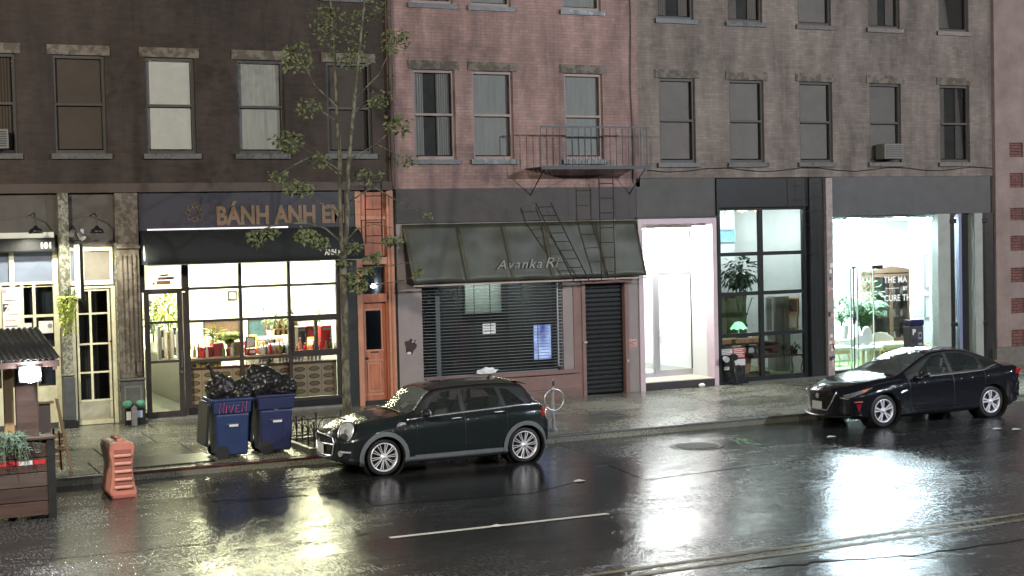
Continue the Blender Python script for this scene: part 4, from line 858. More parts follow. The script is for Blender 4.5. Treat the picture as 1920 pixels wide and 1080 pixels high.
bx('side_panel', M_pinkp, MV, WX(1075), WX(1092), YF - .02, YF - .002, Ze(738, 1083), Ze(535, 1083))
M_tape = mat('grey_galvanised_mesh', (.42, .43, .44), .35, .6)
bx('side_lattice', M_tape, MV, gx1_ - .14, gx1_ - .11, YF + .02, YF + .06, gz0 + .1, gz1)
for k in range(26): bx('lattice_bar', M_tape, MV, gx1_ - .11, gx1_ - .01, YF + .03, YF + .045, gz0 + .1 + k * (gz1 - gz0 - .12) / 26, gz0 + .1 + k * (gz1 - gz0 - .12) / 26 + .014)
# grille: thin horizontal rods with links
gr = thing('security_grille', 'closed roll down security grille of thin horizontal rods over the dark shop window', 'security grille', (gx0_, YF + .06, gz0))
M_rod = mat('grille_rod', (.40, .41, .42), .3, .7); n = 31; rod = None
for k in range(n):
    z = gz0 + .02 + (gz1 - gz0 - .03) * k / (n - 1)
    if rod is None: rod = MB().cyl((0, 0, 0), (gx1_ - gx0_ - .15, 0, 0), .0085, n=6).build('rod', M_rod, gr, local=True); rod.location = (0.01, 0, z - gz0)
    else: share(rod, gr, (0.01, 0, z - gz0))
lk = None
for k in range(9):
    x = .10 + (gx1_ - gx0_ - .34) * k / 8
    if lk is None: lk = MB().box(-.0045, .0045, -.012, .004, 0, gz1 - gz0 - .02)  .build('link_chain', M_dark, gr, local=True); lk.location = (x, -.002, .01)
    else: share(lk, gr, (x, -.002, .01))
bx('bottom_bar', M_rod, gr, gx0_ + .01, gx1_ - .15, YF + .04, YF + .08, gz0 + .003, gz0 + .045)
bx('window_pane', M_dglass, MV, gx0_, gx1_, YF + .2, YF + .206, gz0, gz1)
rx0, rx1, ry1 = gx0_ - .2, gx1_ + .2, YF + 3.4
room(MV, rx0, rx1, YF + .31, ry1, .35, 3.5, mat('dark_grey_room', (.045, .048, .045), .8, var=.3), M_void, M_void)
bx('glow_panel', mat('glow_panel_green', (.45, .50, .44), .7), MV, WX(872, 570, YF + 3.3), WX(940, 570, YF + 3.3), YF + 3.3, YF + 3.38, 2.0, 3.45)  # added pale sheet that shows the patch of light on the back wall
c = at(917, 560, YF + 2.6); fixture('dim spot in the ceiling of the shuttered shop', c.x, YF + 2.7, 3.48, .3, .3, (.9, 1, .92), 150)
t = thing('paper_notice', 'small white paper notice taped inside the shuttered window', 'notice', at(905, 626, YF + .22)); bx('sheet', emis('glowing_paper', (.95, 1, .95), .35), t, WX(905, 616, YF + .19), WX(929, 616, YF + .19), YF + .185, YF + .190, Ze(626), Ze(607));  # sheet given its own glow in place of light from behind
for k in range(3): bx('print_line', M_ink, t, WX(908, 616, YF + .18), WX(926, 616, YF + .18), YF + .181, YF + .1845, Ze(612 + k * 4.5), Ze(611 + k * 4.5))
M_scr = emis('blue_screen', (.30, .42, 1.0), 1.9); nt_ = M_scr.node_tree; nn_ = node(nt_, 'ShaderNodeTexNoise'); nn_.inputs['Scale'].default_value = 3.2; tc_ = node(nt_, 'ShaderNodeTexCoord'); nt_.links.new(tc_.outputs['Object'], nn_.inputs[0])
rr0 = node(nt_, 'ShaderNodeValToRGB'); rr0.color_ramp.elements[0].position = .35; rr0.color_ramp.elements[1].position = .68; rr0.color_ramp.elements[0].color = (.03, .05, .28, 1); rr0.color_ramp.elements[1].color = (.50, .66, 1, 1); nt_.links.new(nn_.outputs[0], rr0.inputs[0]); nt_.links.new(rr0.outputs[0], nt_.nodes['Principled BSDF'].inputs['Emission Color'])
t = thing('lit_screen', 'tall bluish lit screen glowing behind the security grille', 'screen', (WX(1000, 640, YF + .8), YF + .8, .35)); bx('panel', M_scr, t, WX(1002, 640, YF + .75), WX(1033, 640, YF + .75), YF + .75, YF + .78, at(1015, 674, YF + .75).z, at(1015, 609, YF + .75).z); bx('case', M_black, t, WX(1000, 640, YF + .78), WX(1035, 640, YF + .78), YF + .782, YF + .84, .352, at(1015, 606, YF + .75).z)
for k, (pa_, pb_, ya_, yb_) in enumerate(((802, 815, 545, 568), (846, 852, 545, 560), (855, 875, 600, 690), (1020, 1035, 575, 579), (975, 998, 560, 562))):
    boxed('shop_furniture', ['pale stacked shade hanging at the top left of the shuttered window', 'narrow pale hanging lamp in the shuttered shop', 'dark red narrow cabinet in the shuttered shop', 'small pale blue plaque in the shuttered shop', 'thin pale shelf edge in the shuttered shop'][k], ['shade', 'lamp', 'cabinet', 'plaque', 'shelf'][k], pa_, pb_, ya_, yb_, YF + .6 + .3 * k, .05, [M_whitep, M_whitep, mat('dark_red_wood', (.10, .03, .03), .5), mat('pale_blue', (.4, .55, .65), .5), M_whitep][k])
# roller door
rd = thing('roller_door', 'closed black slatted roller door in a mauve frame right of the grille', 'door', (dx0_, YF + .1, .12)); n = 24; zb5 = zf(15.5) + .01; h = (dz1 - zb5) / n; sl = None
for k in range(n):
    z = zb5 + k * h
    if sl is None:
        sl = MB().prism([(0, 0), (-.022, .02), (-.022, h - .025), (0, h - .005), (.01, h - .005), (.01, 0)], 'x', 0, dx1_ - dx0_).build('slat', M_black, rd, local=True); sl.location = (0, 0, z - .12)
    else: share(sl, rd, (0, 0, z - .12))
for a, b in ((dx0_ - .1, dx0_ - .003), (dx1_ + .003, dx1_ + .1)): bx('door_jamb', M_pinkp, MV, a, b, YF - .05, YF + .25, .05, dz1 + .1, .01)
bx('door_head', M_pinkp, MV, dx0_ - .003, dx1_ + .003, YF - .05, YF + .25, dz1 + .012, dz1 + .1)
bx('bolt', M_galv, MV, dx0_ - .08, dx0_ + .0, YF - .09, YF - .052, Ze(643, 1097), Ze(640, 1097)); bx('hasp', M_galv, MV, dx1_ + .02, dx1_ + .07, YF - .08, YF - .052, Ze(679, 1175), Ze(674, 1175))
t = thing('wall_notice', 'small pink notice with dark print on the pier right of the roller door', 'notice', (WX(1175), YF - .01, Ze(650, 1184))); bx('plate', mat('pink_notice', (.62, .36, .36), .5), t, WX(1175), WX(1193), YF - .012, YF - .003, Ze(650, 1184), Ze(636, 1184))
for k in range(3): bx('print_line', M_ink, t, WX(1178), WX(1178 + (13, 8, 11)[k]), YF - .015, YF - .0125, Ze(641.5 + 3 * k, 1184), Ze(640.4 + 3 * k, 1184))
t = thing('poster_remnant', 'torn dark poster remnant with pale flakes on the mauve pier', 'poster', (WX(757), YF - .01, Ze(664, 768))); cx, cz = WX(769, 650), Ze(650, 769)
MB().prism([(cx + .13 * math.cos(a) * (1 + .22 * math.sin(3 * a + 1)), cz + .16 * math.sin(a) * (1 + .18 * math.cos(5 * a))) for a in [k * .3 for k in range(21)]], 'y', YF - .008, YF - .002).build('scrap', mat('dark_maroon_scrap', (.045, .018, .022), .6), t)
MB().prism([(cx + .09 + .05 * math.cos(a), cz + .12 + .035 * math.sin(a * 1.3)) for a in [k * .8 for k in range(8)]], 'y', YF - .011, YF - .0085).build('torn_paper', M_paper, t); MB().prism([(cx - .03 + .05 * math.cos(a), cz - .14 + .03 * math.sin(a)) for a in [k * .8 for k in range(8)]], 'y', YF - .011, YF - .0085).build('torn_paper', M_paper, t)
t = thing('wall_hook', 'short black iron hook on the mauve pier by the awning corner', 'hook', at(762, 523)); c = at(762, 523); MB().tube([c, c + Vector((0, -.12, .0)), c + Vector((.12, -.14, .03)), c + Vector((.18, -.14, -.02))], .012, 6).build('bar', M_iron, t)
# olive awning: sagging cloth bays over ribs
yaw = YF - .45; B0, B1 = at(776, 532, yaw).x, at(1212.5, 518, yaw).x; zb6 = at(990, 525, yaw).z + .0; zt6 = Ze(418)
t = thing('awning', 'olive green sloping awning with faded script lettering over the shuttered shop', 'awning', (B0, YF, zb6))
M_olive = mat('olive_canvas', (.052, .054, .034), .42, var=.28, vscale=1.4, bump=.25, bscale=90, stretch=(1.2, 1, .5))
T0, T1 = WX(757), WX(1194); rib = [0, .22, .41, .58, .82, 1.0]
def aw(u, v):
    x = (T0 + (T1 - T0) * u) * (1 - v) + (B0 + (B1 - B0) * u) * v; k = max(i for i in range(5) if rib[i] <= u + 1e-6); s = (u - rib[k]) / (rib[k + 1] - rib[k])
    sag = math.sin(math.pi * s) * .05 * v; y = YF - .03 - (YF - .03 - yaw) * v + sag * 1.2 + .015 * mnoise.noise(Vector((u * 14, v * 4, 0))); return (x, y, zt6 + (zb6 - zt6) * v + .02 * math.sin(math.pi * s) * v)
for k in range(5):
    m = MB(); nu, nv = 12, 12
    for i in range(nu + 1):
        for j in range(nv + 1): m.v.append(aw(rib[k] + (rib[k + 1] - rib[k]) * i / nu - (1e-5 if i == nu else 0), j / nv))
    m.f = [(i * (nv + 1) + j, (i + 1) * (nv + 1) + j, (i + 1) * (nv + 1) + j + 1, i * (nv + 1) + j + 1) for i in range(nu) for j in range(nv)]
    o = m.build('awning_panel', M_olive, t, smooth=True); sm = o.modifiers.new('thick', 'SOLIDIFY'); sm.thickness = .008
for sx_, xb_ in ((T0, B0), (T1, B1)):
    MB().add([(sx_, YF - .03, zt6), (xb_, yaw, zb6), (xb_, YF - .03, zb6), (sx_ + .01, YF - .03, zt6), (xb_ + .01, yaw, zb6), (xb_ + .01, YF - .03, zb6)], [(0, 1, 2), (3, 5, 4)]).build('end_panel', mat('dark_awning_side', (.02, .024, .024), .6), t)
bx('front_bar', mat('pinkish_bar', (.42, .34, .32), .5), t, B0, B1, yaw + .0, yaw + .04, zb6 - .06, zb6 - .025)
U = Vector(aw(.5, 0)) - Vector(aw(.5, 1)); U.normalize(); L0 = Vector(aw(.43, .76)) + Vector((0, -.035, 0))
text_mesh('lettering', 'Avanka', mat('worn_silver_script', (.22, .22, .19), .4), .30, t, Vector((at(938, 500, yaw).x - .05, 0, 0)) + Vector((0, aw(.43, .8)[1] - .035, aw(.43, .80)[2])), up=U, shear=.45, sx=1.12, extrude=.003, space=1.15)
text_mesh('lettering', 'Ri', mat('worn_silver_script', (.22, .22, .19), .4), .34, t, Vector((at(1023, 500, yaw).x, 0, 0)) + Vector((0, aw(.60, .8)[1] - .035, aw(.60, .80)[2])), up=U, shear=.45, sx=1.2, extrude=.003)
# fire escape drop ladders
def ladder(label, top0, bot0, w, n, Y0, Y1, flat=False, r=.014):
    a = at(*top0, Y0); b = at(*bot0, Y1); t = thing('fire_ladder', label, 'ladder', b, None)
    W2 = Vector((w, 0, 0)); MB().tube([a, b], r, 6).build('rail', M_iron, t); MB().tube([a + W2, b + W2], r, 6).build('rail', M_iron, t); rg = None
    for k in range(n):
        p = a.lerp(b, (k + .5) / n); MB().tube([p, p + W2], r * .7, 5).build('rung', M_iron, t)
    return t
ladder('slanting black fire escape ladder lying across the olive awning', (1004, 380), (1076, 526), .38, 9, YF - .40, YF - .64)
ladder('upright black fire escape ladder in front of the right end of the olive awning', (1123, 330), (1128, 524), .36, 7, YF - .62, YF - .62)
ladder('short black drop ladder hanging in front of the red doorway panel', (684, 330), (686, 455), .37, 5, YF - .45, YF - .45)
ladder('black service ladder beside the tall dark framed window', (1504, 330), (1510, 487), .55, 6, YF - .25, YF - .25, r=.012)
def platform(label, px0, px1, py, depth, hang=()):
    z = WZ((px0 + px1) / 2, py); x0, x1 = WX(px0, py), WX(px1, py); y0 = YF - depth; t = thing('fire_escape', label, 'fire escape', (x0, YF, z)); m = MB(); k = x0
    while k < x1: m.box(k, k + .03, y0, YF - .01, z, z + .03); k += .11
    m.build('floor_grating', M_iron, t); r = MB()
    r.box(x0, x1, y0 - .02, y0 - .0005, z - .03, z + .05).box(x0, x1, y0 - .02, y0, z + .9, z + .94)
    r.build('rail', M_iron, t); k = x0; 
    q = MB()
    while k < x1 + .01: q.box(k - .008, k + .008, y0 - .016, y0 - .002, z + .0505, z + .8995); k += .16
    q.build('baluster', M_iron, t)
    for xx in (x0 + .1, x1 - .1): MB().tube([(xx, y0, z), (xx, YF, z - .6)], .014, 6).build('strut', M_iron, t)
platform('black fire escape balcony on the pink brick wall above the olive awning', 985, 1185, 318, .8)
# -------- F. brightly lit doorway
FD = thing('lit_doorway', 'dazzling white vestibule with an aluminium glass door and a raised dark step', 'doorway', (XF0, YF, .15))
Zf = lambda y: WZ(1270, y)
M_pinkf = mat('pinkish_white_frame', (.62, .50, .55), .45, var=.06); M_alu = mat('anodised_aluminium', (.60, .56, .58), .35, .7)
x0, x1, zt7 = WX(1198), WX(1345), Zf(409); zs7 = .34; M_fw = mat('vestibule_white', (.82, .82, .80), .5)
bx('jamb', M_pinkf, FD, x0, x0 + .13, YF - .04, YF + .3, .1, zt7, .006); bx('jamb', M_pinkf, FD, x1 - .12, x1, YF - .04, YF + .3, .1, zt7, .006)
bx('head', M_pinkf, FD, x0 + .131, x1 - .121, YF - .04, YF + .3, Zf(420), zt7, .006); bx('drip_ledge', M_dark, FD, x0 - .05, x1 + .05, YF - .08, YF + .1, zt7 + .003, zt7 + .04)
bx('step_riser', mat('dark_step', (.035, .03, .035), .4), FD, x0 + .131, x1 - .121, YF - .02, YF + .05, .08, zs7 - .012); bx('step_tread', mat('pale_terrazzo', (.62, .58, .48), .35), FD, x0 + .131, x1 - .121, YF - .03, YF + 1.2, zs7 - .01, zs7 + .012)
bx('fascia', mat('dark_grey_fascia', (.075, .07, .066), .6, var=.2, vscale=2), FD, WX(1197) + .01, WX(1345), YF + .0, YF + .3, zt7 + .043, Zh + .315); yd = YF + .95; vx0, vx1 = x0 + .13, x1 - .12
bx('side_wall', M_fw, FD, vx0 - .1, vx0 + .0, YF + .301, yd + 3.6, zs7, 4.029); bx('side_wall', M_fw, FD, vx1, vx1 + .1, YF + .301, yd + 3.6, zs7, 4.029); bx('ceiling', M_fw, FD, vx0 - .1, vx1 + .1, YF + .301, yd + 3.6, 4.03, 4.3)
bx('back_wall', M_fw, FD, vx0 - .1, vx1 + .1, yd + 3.6, yd + 3.7, zs7, 4.3); bx('corridor_floor', mat('corridor_tiles', (.42, .45, .42), .35), FD, vx0 - .1, vx1 + .1, YF + 1.201, yd + 3.6, zs7 - .1, zs7 + .01)
bx('skirting', mat('pale_grey_trim', (.5, .52, .5), .5), FD, vx1 - .02, vx1 - .001, yd + .1, yd + 3.55, zs7 + .012, zs7 + .16)
bx('door_mat', M_dark, FD, vx0 + .15, vx1 - .5, yd + .15, yd + 1.0, zs7 + .0105, zs7 + .022)
ga, gb, gc, gd = WX(1211, 600, yd), WX(1227, 600, yd), WX(1232, 600, yd), WX(1303, 600, yd); zd7 = at(1265, 511, yd).z
m = MB().box(vx0 + .001, vx0 + .05, yd, yd + .08, zs7 + .013, 3.9).box(gb, gc, yd - .01, yd + .09, zs7 + .013, 3.9).box(gd, gd + .09, yd, yd + .08, zs7 + .013, 3.9).box(gc, gd, yd + .005, yd + .075, zd7, zd7 + .09).box(vx0 + .05, gb, yd, yd + .08, zs7 + .013, zs7 + .12)
fr = m.build('door_frame', M_alu, FD); bx('side_light', M_glass, fr, vx0 + .05, gb, yd + .035, yd + .041, zs7 + .12, 3.9); bx('transom_light', M_glass, fr, gc, gd, yd + .035, yd + .041, zd7 + .09, 3.9)
bx('return_panel', M_fw, FD, gd + .091, vx1, yd + .01, yd + .07, zs7 + .013, 4.2)
dl = front(FD, [gc + .04, gd - .04], [zs7 + .12, zd7 - .04], yd + .01, .07, .05, M_alu, M_glass, zbw=.09, name='glass_door'); bx('bottom_rail', M_alu, dl, gc + .005, gd - .005, yd + .012, yd + .058, zs7 + .018, zs7 + .075)
MB().tube([(gc + .06, yd - .0, zs7 + .85), (gc + .06, yd - .07, zs7 + .85), (gc + .06, yd - .07, zs7 + 1.12), (gc + .06, yd, zs7 + 1.12)], .014, 8).build('handle', M_chrome, dl)
MB().tube([(vx0 + .12, yd + 1.2, zs7 + 1.6), (vx0 + .35, yd + .5, zs7 + 1.1)], .02, 8).ell((vx0 + .35, yd + .5, zs7 + 1.1), (.045, .045, .045)).build('handrail', M_dark, FD)
for k in range(3): bx('intercom_plate', M_dark, FD, vx0 + .3, vx0 + .36, yd + 3.58, yd + 3.599, 1.9 + k * .3, 1.93 + k * .3)
bx('door_closer', M_dark, FD, WX(1310), WX(1325), YF + .0, YF + .06, Zf(417) - .06, Zf(417) - .02)
E_v = (.96, 1, .97)
fixture('long ceiling light in the dazzling vestibule outside the glass door', (vx0 + vx1) / 2, YF + .62, 4.0, 1.3, .3, E_v, 150); fixture('ceiling panel in the corridor just behind the glass door', (vx0 + vx1) / 2, yd + 1.0, 4.0, 1.1, .5, E_v, 150); fixture('ceiling panel at the far end of the bright corridor', (vx0 + vx1) / 2, yd + 2.6, 4.0, 1.1, .5, E_v, 60)
g = GP(1313, 726, .15); t = thing('crumpled_paper', 'crumpled ball of white paper on the pavement by the bright doorway step', 'litter', (g.x, YF - .16, .15)); m = MB().ell((g.x, YF - .16, .20), (.09, .06, .05), 12, 8); m.v = [tuple(Vector(v) + Vector((.02, .02, .02)) * mnoise.noise(Vector(v) * 30)) for v in m.v]; m.build('ball', M_paper, t)

# -------- G. tall black framed front
GF = thing('black_shopfront', 'tall black framed eight pane shop window with a desk and green lamp inside', 'shopfront', (XG0, YF, .15))
Zg = lambda y: WZ(1440, y)
M_blk = mat('satin_black_frame', (.016, .019, .021), .32, var=.2, vscale=4, bump=.05)
bx('post', M_blk, GF, WX(1346), WX(1350.5), YF - .05, YF + .3, .1, Zh + .3, .008); bx('wide_post', M_blk, GF, WX(1519), WX(1545), YF - .05, YF + .3, .1, Zh + .3, .008)
for pa_ in (1526, 1535): bx('post_groove', mat('groove_black', (.006, .006, .007), .5), GF, WX(pa_), WX(pa_ + 1.2), YF - .056, YF - .051, .5, Zh)
bx('header', M_blk, GF, WX(1350.5) + .003, WX(1519) - .003, YF + .0, YF + .3, Zg(388), Zh + .3)
xs = [WX(1353.5), WX(1433), WX(1515)]; zs = [Zg(708), Zg(626), Zg(549), Zg(475), Zg(390)]
f = front(GF, xs, zs, YF + .08, .11, .1, M_blk, M_glass, zbw=.09, skip=((0, 0),))
zz0, zz1 = zs[0] + .045, zs[1] - .045; xl = WX(1398)
bx('meter_panel', M_blk, f, xs[0] + .055, xl, YF + .06, YF + .17, zz0, Zg(648)); bx('pane', M_glass, f, xs[0] + .055, xl, YF + .125, YF + .133, Zg(648) + .002, zz1); bx('pane', M_glass, f, xl + .002, xs[1] - .055, YF + .125, YF + .133, zz0, zz1)
bx('plinth', M_blk, GF, WX(1350.5) + .003, WX(1519) - .003, YF - .02, YF + .3, .1, zs[0] - .047); bx('plinth_ledge', mat('grey_ledge', (.10, .11, .10), .4), GF, WX(1398), WX(1545), YF - .09, YF - .051, .1, .2)
# notices and gas meter like fittings
for lab, a, b, c2, d2, m_ in (('small white notice with two printed lines above the standpipe at the black shopfront', 1354, 1374, 661, 650, M_paper), ('square red notice with white print at the black shopfront', 1375, 1397.5, 668, 649, mat('red_notice', (.50, .06, .06), .5)), ('white notice with red print under the square red notice', 1375, 1398, 682, 670, M_paper), ('pale sticker low on the black panel beside the standpipe', 1358, 1368, 689, 683, M_paper)):
    t = thing('notice', lab, 'notice', (WX(a), YF - .06, Zg(c2))); bx('sheet', m_, t, WX(a), WX(b), YF + .048, YF + .056, Zg(c2), Zg(d2))
    n = max(1, int((c2 - d2) / 3.4)); pm = M_paper if 'square red' in lab else (mat('red_notice', (.50, .06, .06)) if 'red print' in lab else M_ink)
    for k in range(n): bx('print_line', pm, t, WX(a + 1.5), WX(b - 1.5 - 3 * (k % 2)), YF + .044, YF + .0475, Zg(d2 + 2.6 + 3.4 * k), Zg(d2 + 1.4 + 3.4 * k))
t = thing('standpipe', 'black fire standpipe with round outlets in front of the black shopfront notices', 'standpipe', (WX(1383), YF - .25, .15)); c = Vector((WX(1368, 660, YF - .2), YF - .2, Zg(664)))
MB().tube([(c.x + .05, YF + .04, c.z + .0), (c.x + .05, YF - .2, c.z), (c.x + .15, YF - .22, c.z - .4), (c.x + .2, YF - .22, .15)], .05, 10).build('pipe', M_iron, t); 
for dx, dz, r in ((-.13, -.02, .07), (.10, .02, .08)): MB().cyl((c.x + dx, YF - .2, c.z + dz), (c.x + dx - .02, YF - .31, c.z + dz - .02), r, n=14).build('cap', M_galv if dx < 0 else M_iron, t)
MB().tube([(c.x + .22 + .11 * math.cos(a), YF - .24, c.z - .32 + .11 * math.sin(a)) for a in [k * .524 for k in range(12)]], .028, 8, closed=True).build('coupling_ring', mat('dull_black_metal', (.07, .07, .07), .35, .6), t); MB().lathe([(0, 0), (.13, 0), (.12, .03), (.05, .05), (0, .05)], (c.x + .2, YF - .22, .151), n=16).build('base_plate', M_iron, t)
# room
M_teal = mat('pale_teal_wall', (.64, .68, .67), .8, var=.04); ya_, yb_ = YF + .31, YF + 4.6; gx0g, gx1g = WX(1350), WX(1546)
room(GF, gx0g, gx1g, ya_, yb_, .22, 4.7, M_teal, mat('olive_rug_floor', (.16, .19, .08), .8, var=.25, vscale=4), side=M_teal)
fixture('ceiling panel near the glass in the room with the green lamp', WX(1400, 400, YF + 1.4), YF + 1.4, 4.68, .8, .5, (.90, 1, .98), 60); fixture('ceiling panel at the back of the room with the green lamp', gx1g - 1.3, YF + 3.2, 4.68, .8, .5, (.90, 1, .98), 40)
p = at(1392, 600, YF + 1.5); plant('rubber_plant', 'big dark broad leaved plant filling the second pane of the black shopfront', (p.x, p.y, .23), .4, .22, at(1392, 485, YF + 1.5).z - .63, .42, 10, .1, .05, M_leafd, M_terra)
mm = MB(); foliage(mm, (p.x - .05, p.y, at(1392, 515, YF + 1.5).z), (.5, .35, .5), 230, .20, .12, .8); o = mm.build('foliage', M_leafd, C.objects.get('rubber_plant')) if C.objects.get('rubber_plant') else None
# desk, lamp, chair, side table with plant, pictures
ydk = YF + 1.0; da, db = at(1352, 640, ydk).x, at(1432, 640, ydk).x; zdk = at(1390, 634, ydk).z
t = thing('desk', 'wooden writing desk with a turned leg behind the black framed window', 'desk', (da, ydk, .22)); bx('top', M_woodl, t, da, db, ydk, ydk + .7, zdk - .04, zdk, .008); bx('apron', M_wood, t, da + .04, db - .04, ydk + .03, ydk + .66, zdk - .18, zdk - .042)
for a, b in ((da + .1, ydk + .08), (db - .1, ydk + .08), (da + .1, ydk + .6), (db - .1, ydk + .6)): MB().lathe([(.03, 0), (.035, .1), (.02, .15), (.04, .3), (.03, .45), (.04, zdk - .19 - .22)], (a, b, .22), n=10).build('leg', M_wood, t)
c = Vector((at(1387, 620, ydk + .2).x, ydk + .25, zdk)); t = thing('table_lamp', 'lit table lamp with a scalloped pale green glass shade on the desk', 'lamp', c)
pr = MB(); n = 32; rs = [(.03, .40), (.09, .38), (.15, .32), (.20, .25), (.215, .22)]
for r, h in rs:
    for i in range(n): a = i * 2 * math.pi / n; q = r * (1 + .06 * math.cos(8 * a) * (r / .215)); pr.v.append((c.x + q * math.cos(a), c.y + q * math.sin(a), c.z + h - .02 * math.cos(8 * a) * (r / .215)))
pr.f = [(k * n + i, k * n + (i + 1) % n, (k + 1) * n + (i + 1) % n, (k + 1) * n + i) for k in range(4) for i in range(n)]; pr.build('shade', emis('green_shade', (.22, 1.0, .42), 1.1), t, smooth=True)
MB().lathe([(0, 0), (.08, 0), (.07, .02), (.015, .04), (.02, .15), (.012, .3), (0, .38)], c, n=14).build('stem', M_whitep, t)
c = Vector((at(1402, 620, ydk + .3).x, ydk + .2, zdk)); t = thing('white_cup', 'small glowing white cup beside the green lamp', 'cup', c); MB().lathe([(0, 0), (.04, 0), (.06, .12), (.055, .12), (.035, .01)], c, n=14).build('cup', emis('glowing_cup', (1, .95, .7), .5), t); MB().tube([(c.x + .055, c.y, c.z + .09), (c.x + .09, c.y, c.z + .07), (c.x + .05, c.y, c.z + .03)], .008, 6).build('handle', M_whitep, t)  # cup given its own glow in place of lamplight
c = Vector((at(1395, 630, ydk + .1).x, ydk - .12, zdk)); t = thing('wooden_bowl', 'wide dark bowl on the edge of the desk', 'bowl', c); MB().lathe([(0, 0), (.10, .0), (.22, .07), (.24, .10), (.22, .10), (.1, .03), (0, .03)], (c.x, c.y + .3, c.z), n=20).build('bowl', M_woodd, t, smooth=True); MB().lathe([(.05, -.0), (.08, .015), (0, .02)], (c.x, c.y + .3, c.z), n=16).build('foot', M_woodd, t)
yc = YF + .9; a0, a1 = at(1412, 660, yc).x, at(1462, 660, yc).x; t = thing('armchair', 'brown leather desk chair with padded arms seen through the lower panes', 'chair', (a0, yc, .22)); zst = .22 + .48
bx('seat', mat('brown_leather', (.09, .045, .035), .35, var=.2), t, a0, a1 - .05, yc, yc + .55, zst - .06, zst + .06, .04); bx('backrest', mat('brown_leather', (.09, .045, .035)), t, a1 - .22, a1 + .0, yc, yc + .55, zst + .08, at(1440, 641, yc).z, .05)
for yy in (yc - .04, yc + .54): bx('arm', mat('brown_leather', (.09, .045, .035)), t, a0 + .02, a1 - .2, yy, yy + .07, zst + .18, zst + .24, .02); bx('arm_post', M_woodd, t, a0 + .05, a0 + .1, yy + .01, yy + .06, zst + .062, zst + .178)
bx('column', M_dark, t, (a0 + a1) / 2 - .03, (a0 + a1) / 2 + .03, yc + .25, yc + .31, .26, zst - .061)
for k in range(5): a = k * 1.2566; MB().tube([((a0 + a1) / 2, yc + .28, .29), ((a0 + a1) / 2 + .28 * math.cos(a), yc + .28 + .28 * math.sin(a), .25)], .022, 6).build('foot', M_dark, t)
ys = YF + .75; c = Vector((at(1490, 660, ys).x, ys, .22)); t = thing('plant_stand', 'small three legged stand with curved legs by the white wall', 'stand', c); zt8 = at(1490, 664, ys).z; bx('top', M_woodd, t, c.x - .17, c.x + .17, ys - .15, ys + .15, zt8 - .03, zt8, .01)
for k, (dx, dy) in enumerate(((-.14, -.1), (.14, -.1), (0, .12))): MB().tube([(c.x + dx, ys + dy, zt8 - .03), (c.x + dx * 1.25, ys + dy * 1.2, zt8 - .12), (c.x + dx * .8, ys + dy, .35), (c.x + dx * 1.1, ys + dy * 1.1, .22)], .014, 6).build('leg', M_woodd, t)
plant('potted_plant', 'small spiky plant on the three legged stand', (c.x, ys, zt8 + .001), .12, .08, .16, .14, 40, .12, .04, M_leafg, M_woodd); t = thing('dark_bust', 'small dark round headed bust on the three legged stand', 'bust', (c.x - .12, ys, zt8)); MB().ell((c.x - .12, ys - .02, zt8 + .15), (.055, .06, .075)).build('head', M_woodd, t, smooth=True); MB().lathe([(.05, 0), (.04, .03), (.025, .08), (0, .09)], (c.x - .12, ys - .02, zt8 + .001), n=12).build('neck', M_woodd, t)
pic('small blue seascape high on the left in the black shopfront', 1343, 1375, 431, 452, YF + 2.2, mat('blue_seascape', (.22, .42, .55), .5, var=.3, vscale=6), mat('blue_frame', (.3, .5, .6), .5)); yw2 = yb_ - .02
bx('partition', M_teal, GF, gx0g, WX(1377, 440, YF + 2.2), YF + 2.2, YF + 2.3, .22, 4.7)
def atX(px, py, X):
    d = ray(px, py); t = X / d.x; return Vector((X, d.y * t, CAM_H + d.z * t))
for lab, pa_, pb_, pc_, pd_, mc, mf_ in (('dark portrait in a brown frame on the white side wall', 1481, 1496, 562, 584, mat('dark_portrait', (.07, .045, .035), .4, var=.7, vscale=9), M_wood), ('small pale drawing below the dark portrait', 1481, 1494, 594, 612, mat('pale_drawing', (.5, .48, .4), .6, var=.2, vscale=12), M_woodl)):
    X = gx1g - .001; p0 = atX(pa_, pd_, X); p1 = atX(pb_, pc_, X); y0_, y1_ = min(p0.y, p1.y), max(p0.y, p1.y); t = thing('framed_picture', lab, 'picture', (X, y0_, p0.z)); bx('canvas', mc, t, X - .02, X - .008, y0_, y1_, p0.z, p1.z)
    MB().box(X - .035, X - .004, y0_ - .04, y0_, p0.z - .04, p1.z + .04).box(X - .035, X - .004, y1_, y1_ + .04, p0.z - .04, p1.z + .04).box(X - .035, X - .004, y0_, y1_, p0.z - .04, p0.z).box(X - .035, X - .004, y0_, y1_, p1.z, p1.z + .04).build('frame', mf_, t)
t = thing('tall_cabinet', 'tall grey green panelled cabinet at the back of the black shopfront', 'cabinet', (WX(1445, 600, YF + 1.6), YF + 1.6, .22)); a, b = WX(1449, 600, YF + 1.6), WX(1478, 600, YF + 1.6) - .02; M_cab = mat('grey_green_cabinet', (.20, .21, .18), .5, var=.2, vscale=6, stretch=(4, 4, .4)); zt9 = at(1460, 556, YF + 1.6).z; bx('carcass', M_cab, t, a, b, YF + 1.5, YF + 1.85, .22, zt9)
for k in range(2): bx('door', M_cab, t, a + .02 + k * (b - a) / 2, a + (k + 1) * (b - a) / 2 - .02, YF + 1.47, YF + 1.499, .3, zt9 - .05, .006)
pic('tall leaning pale framed mirror left of the grey cabinet', 1437, 1446, 560, 620, YF + 1.5, mat('mirror_grey', (.35, .38, .37), .15), M_whitep, 'mirror')
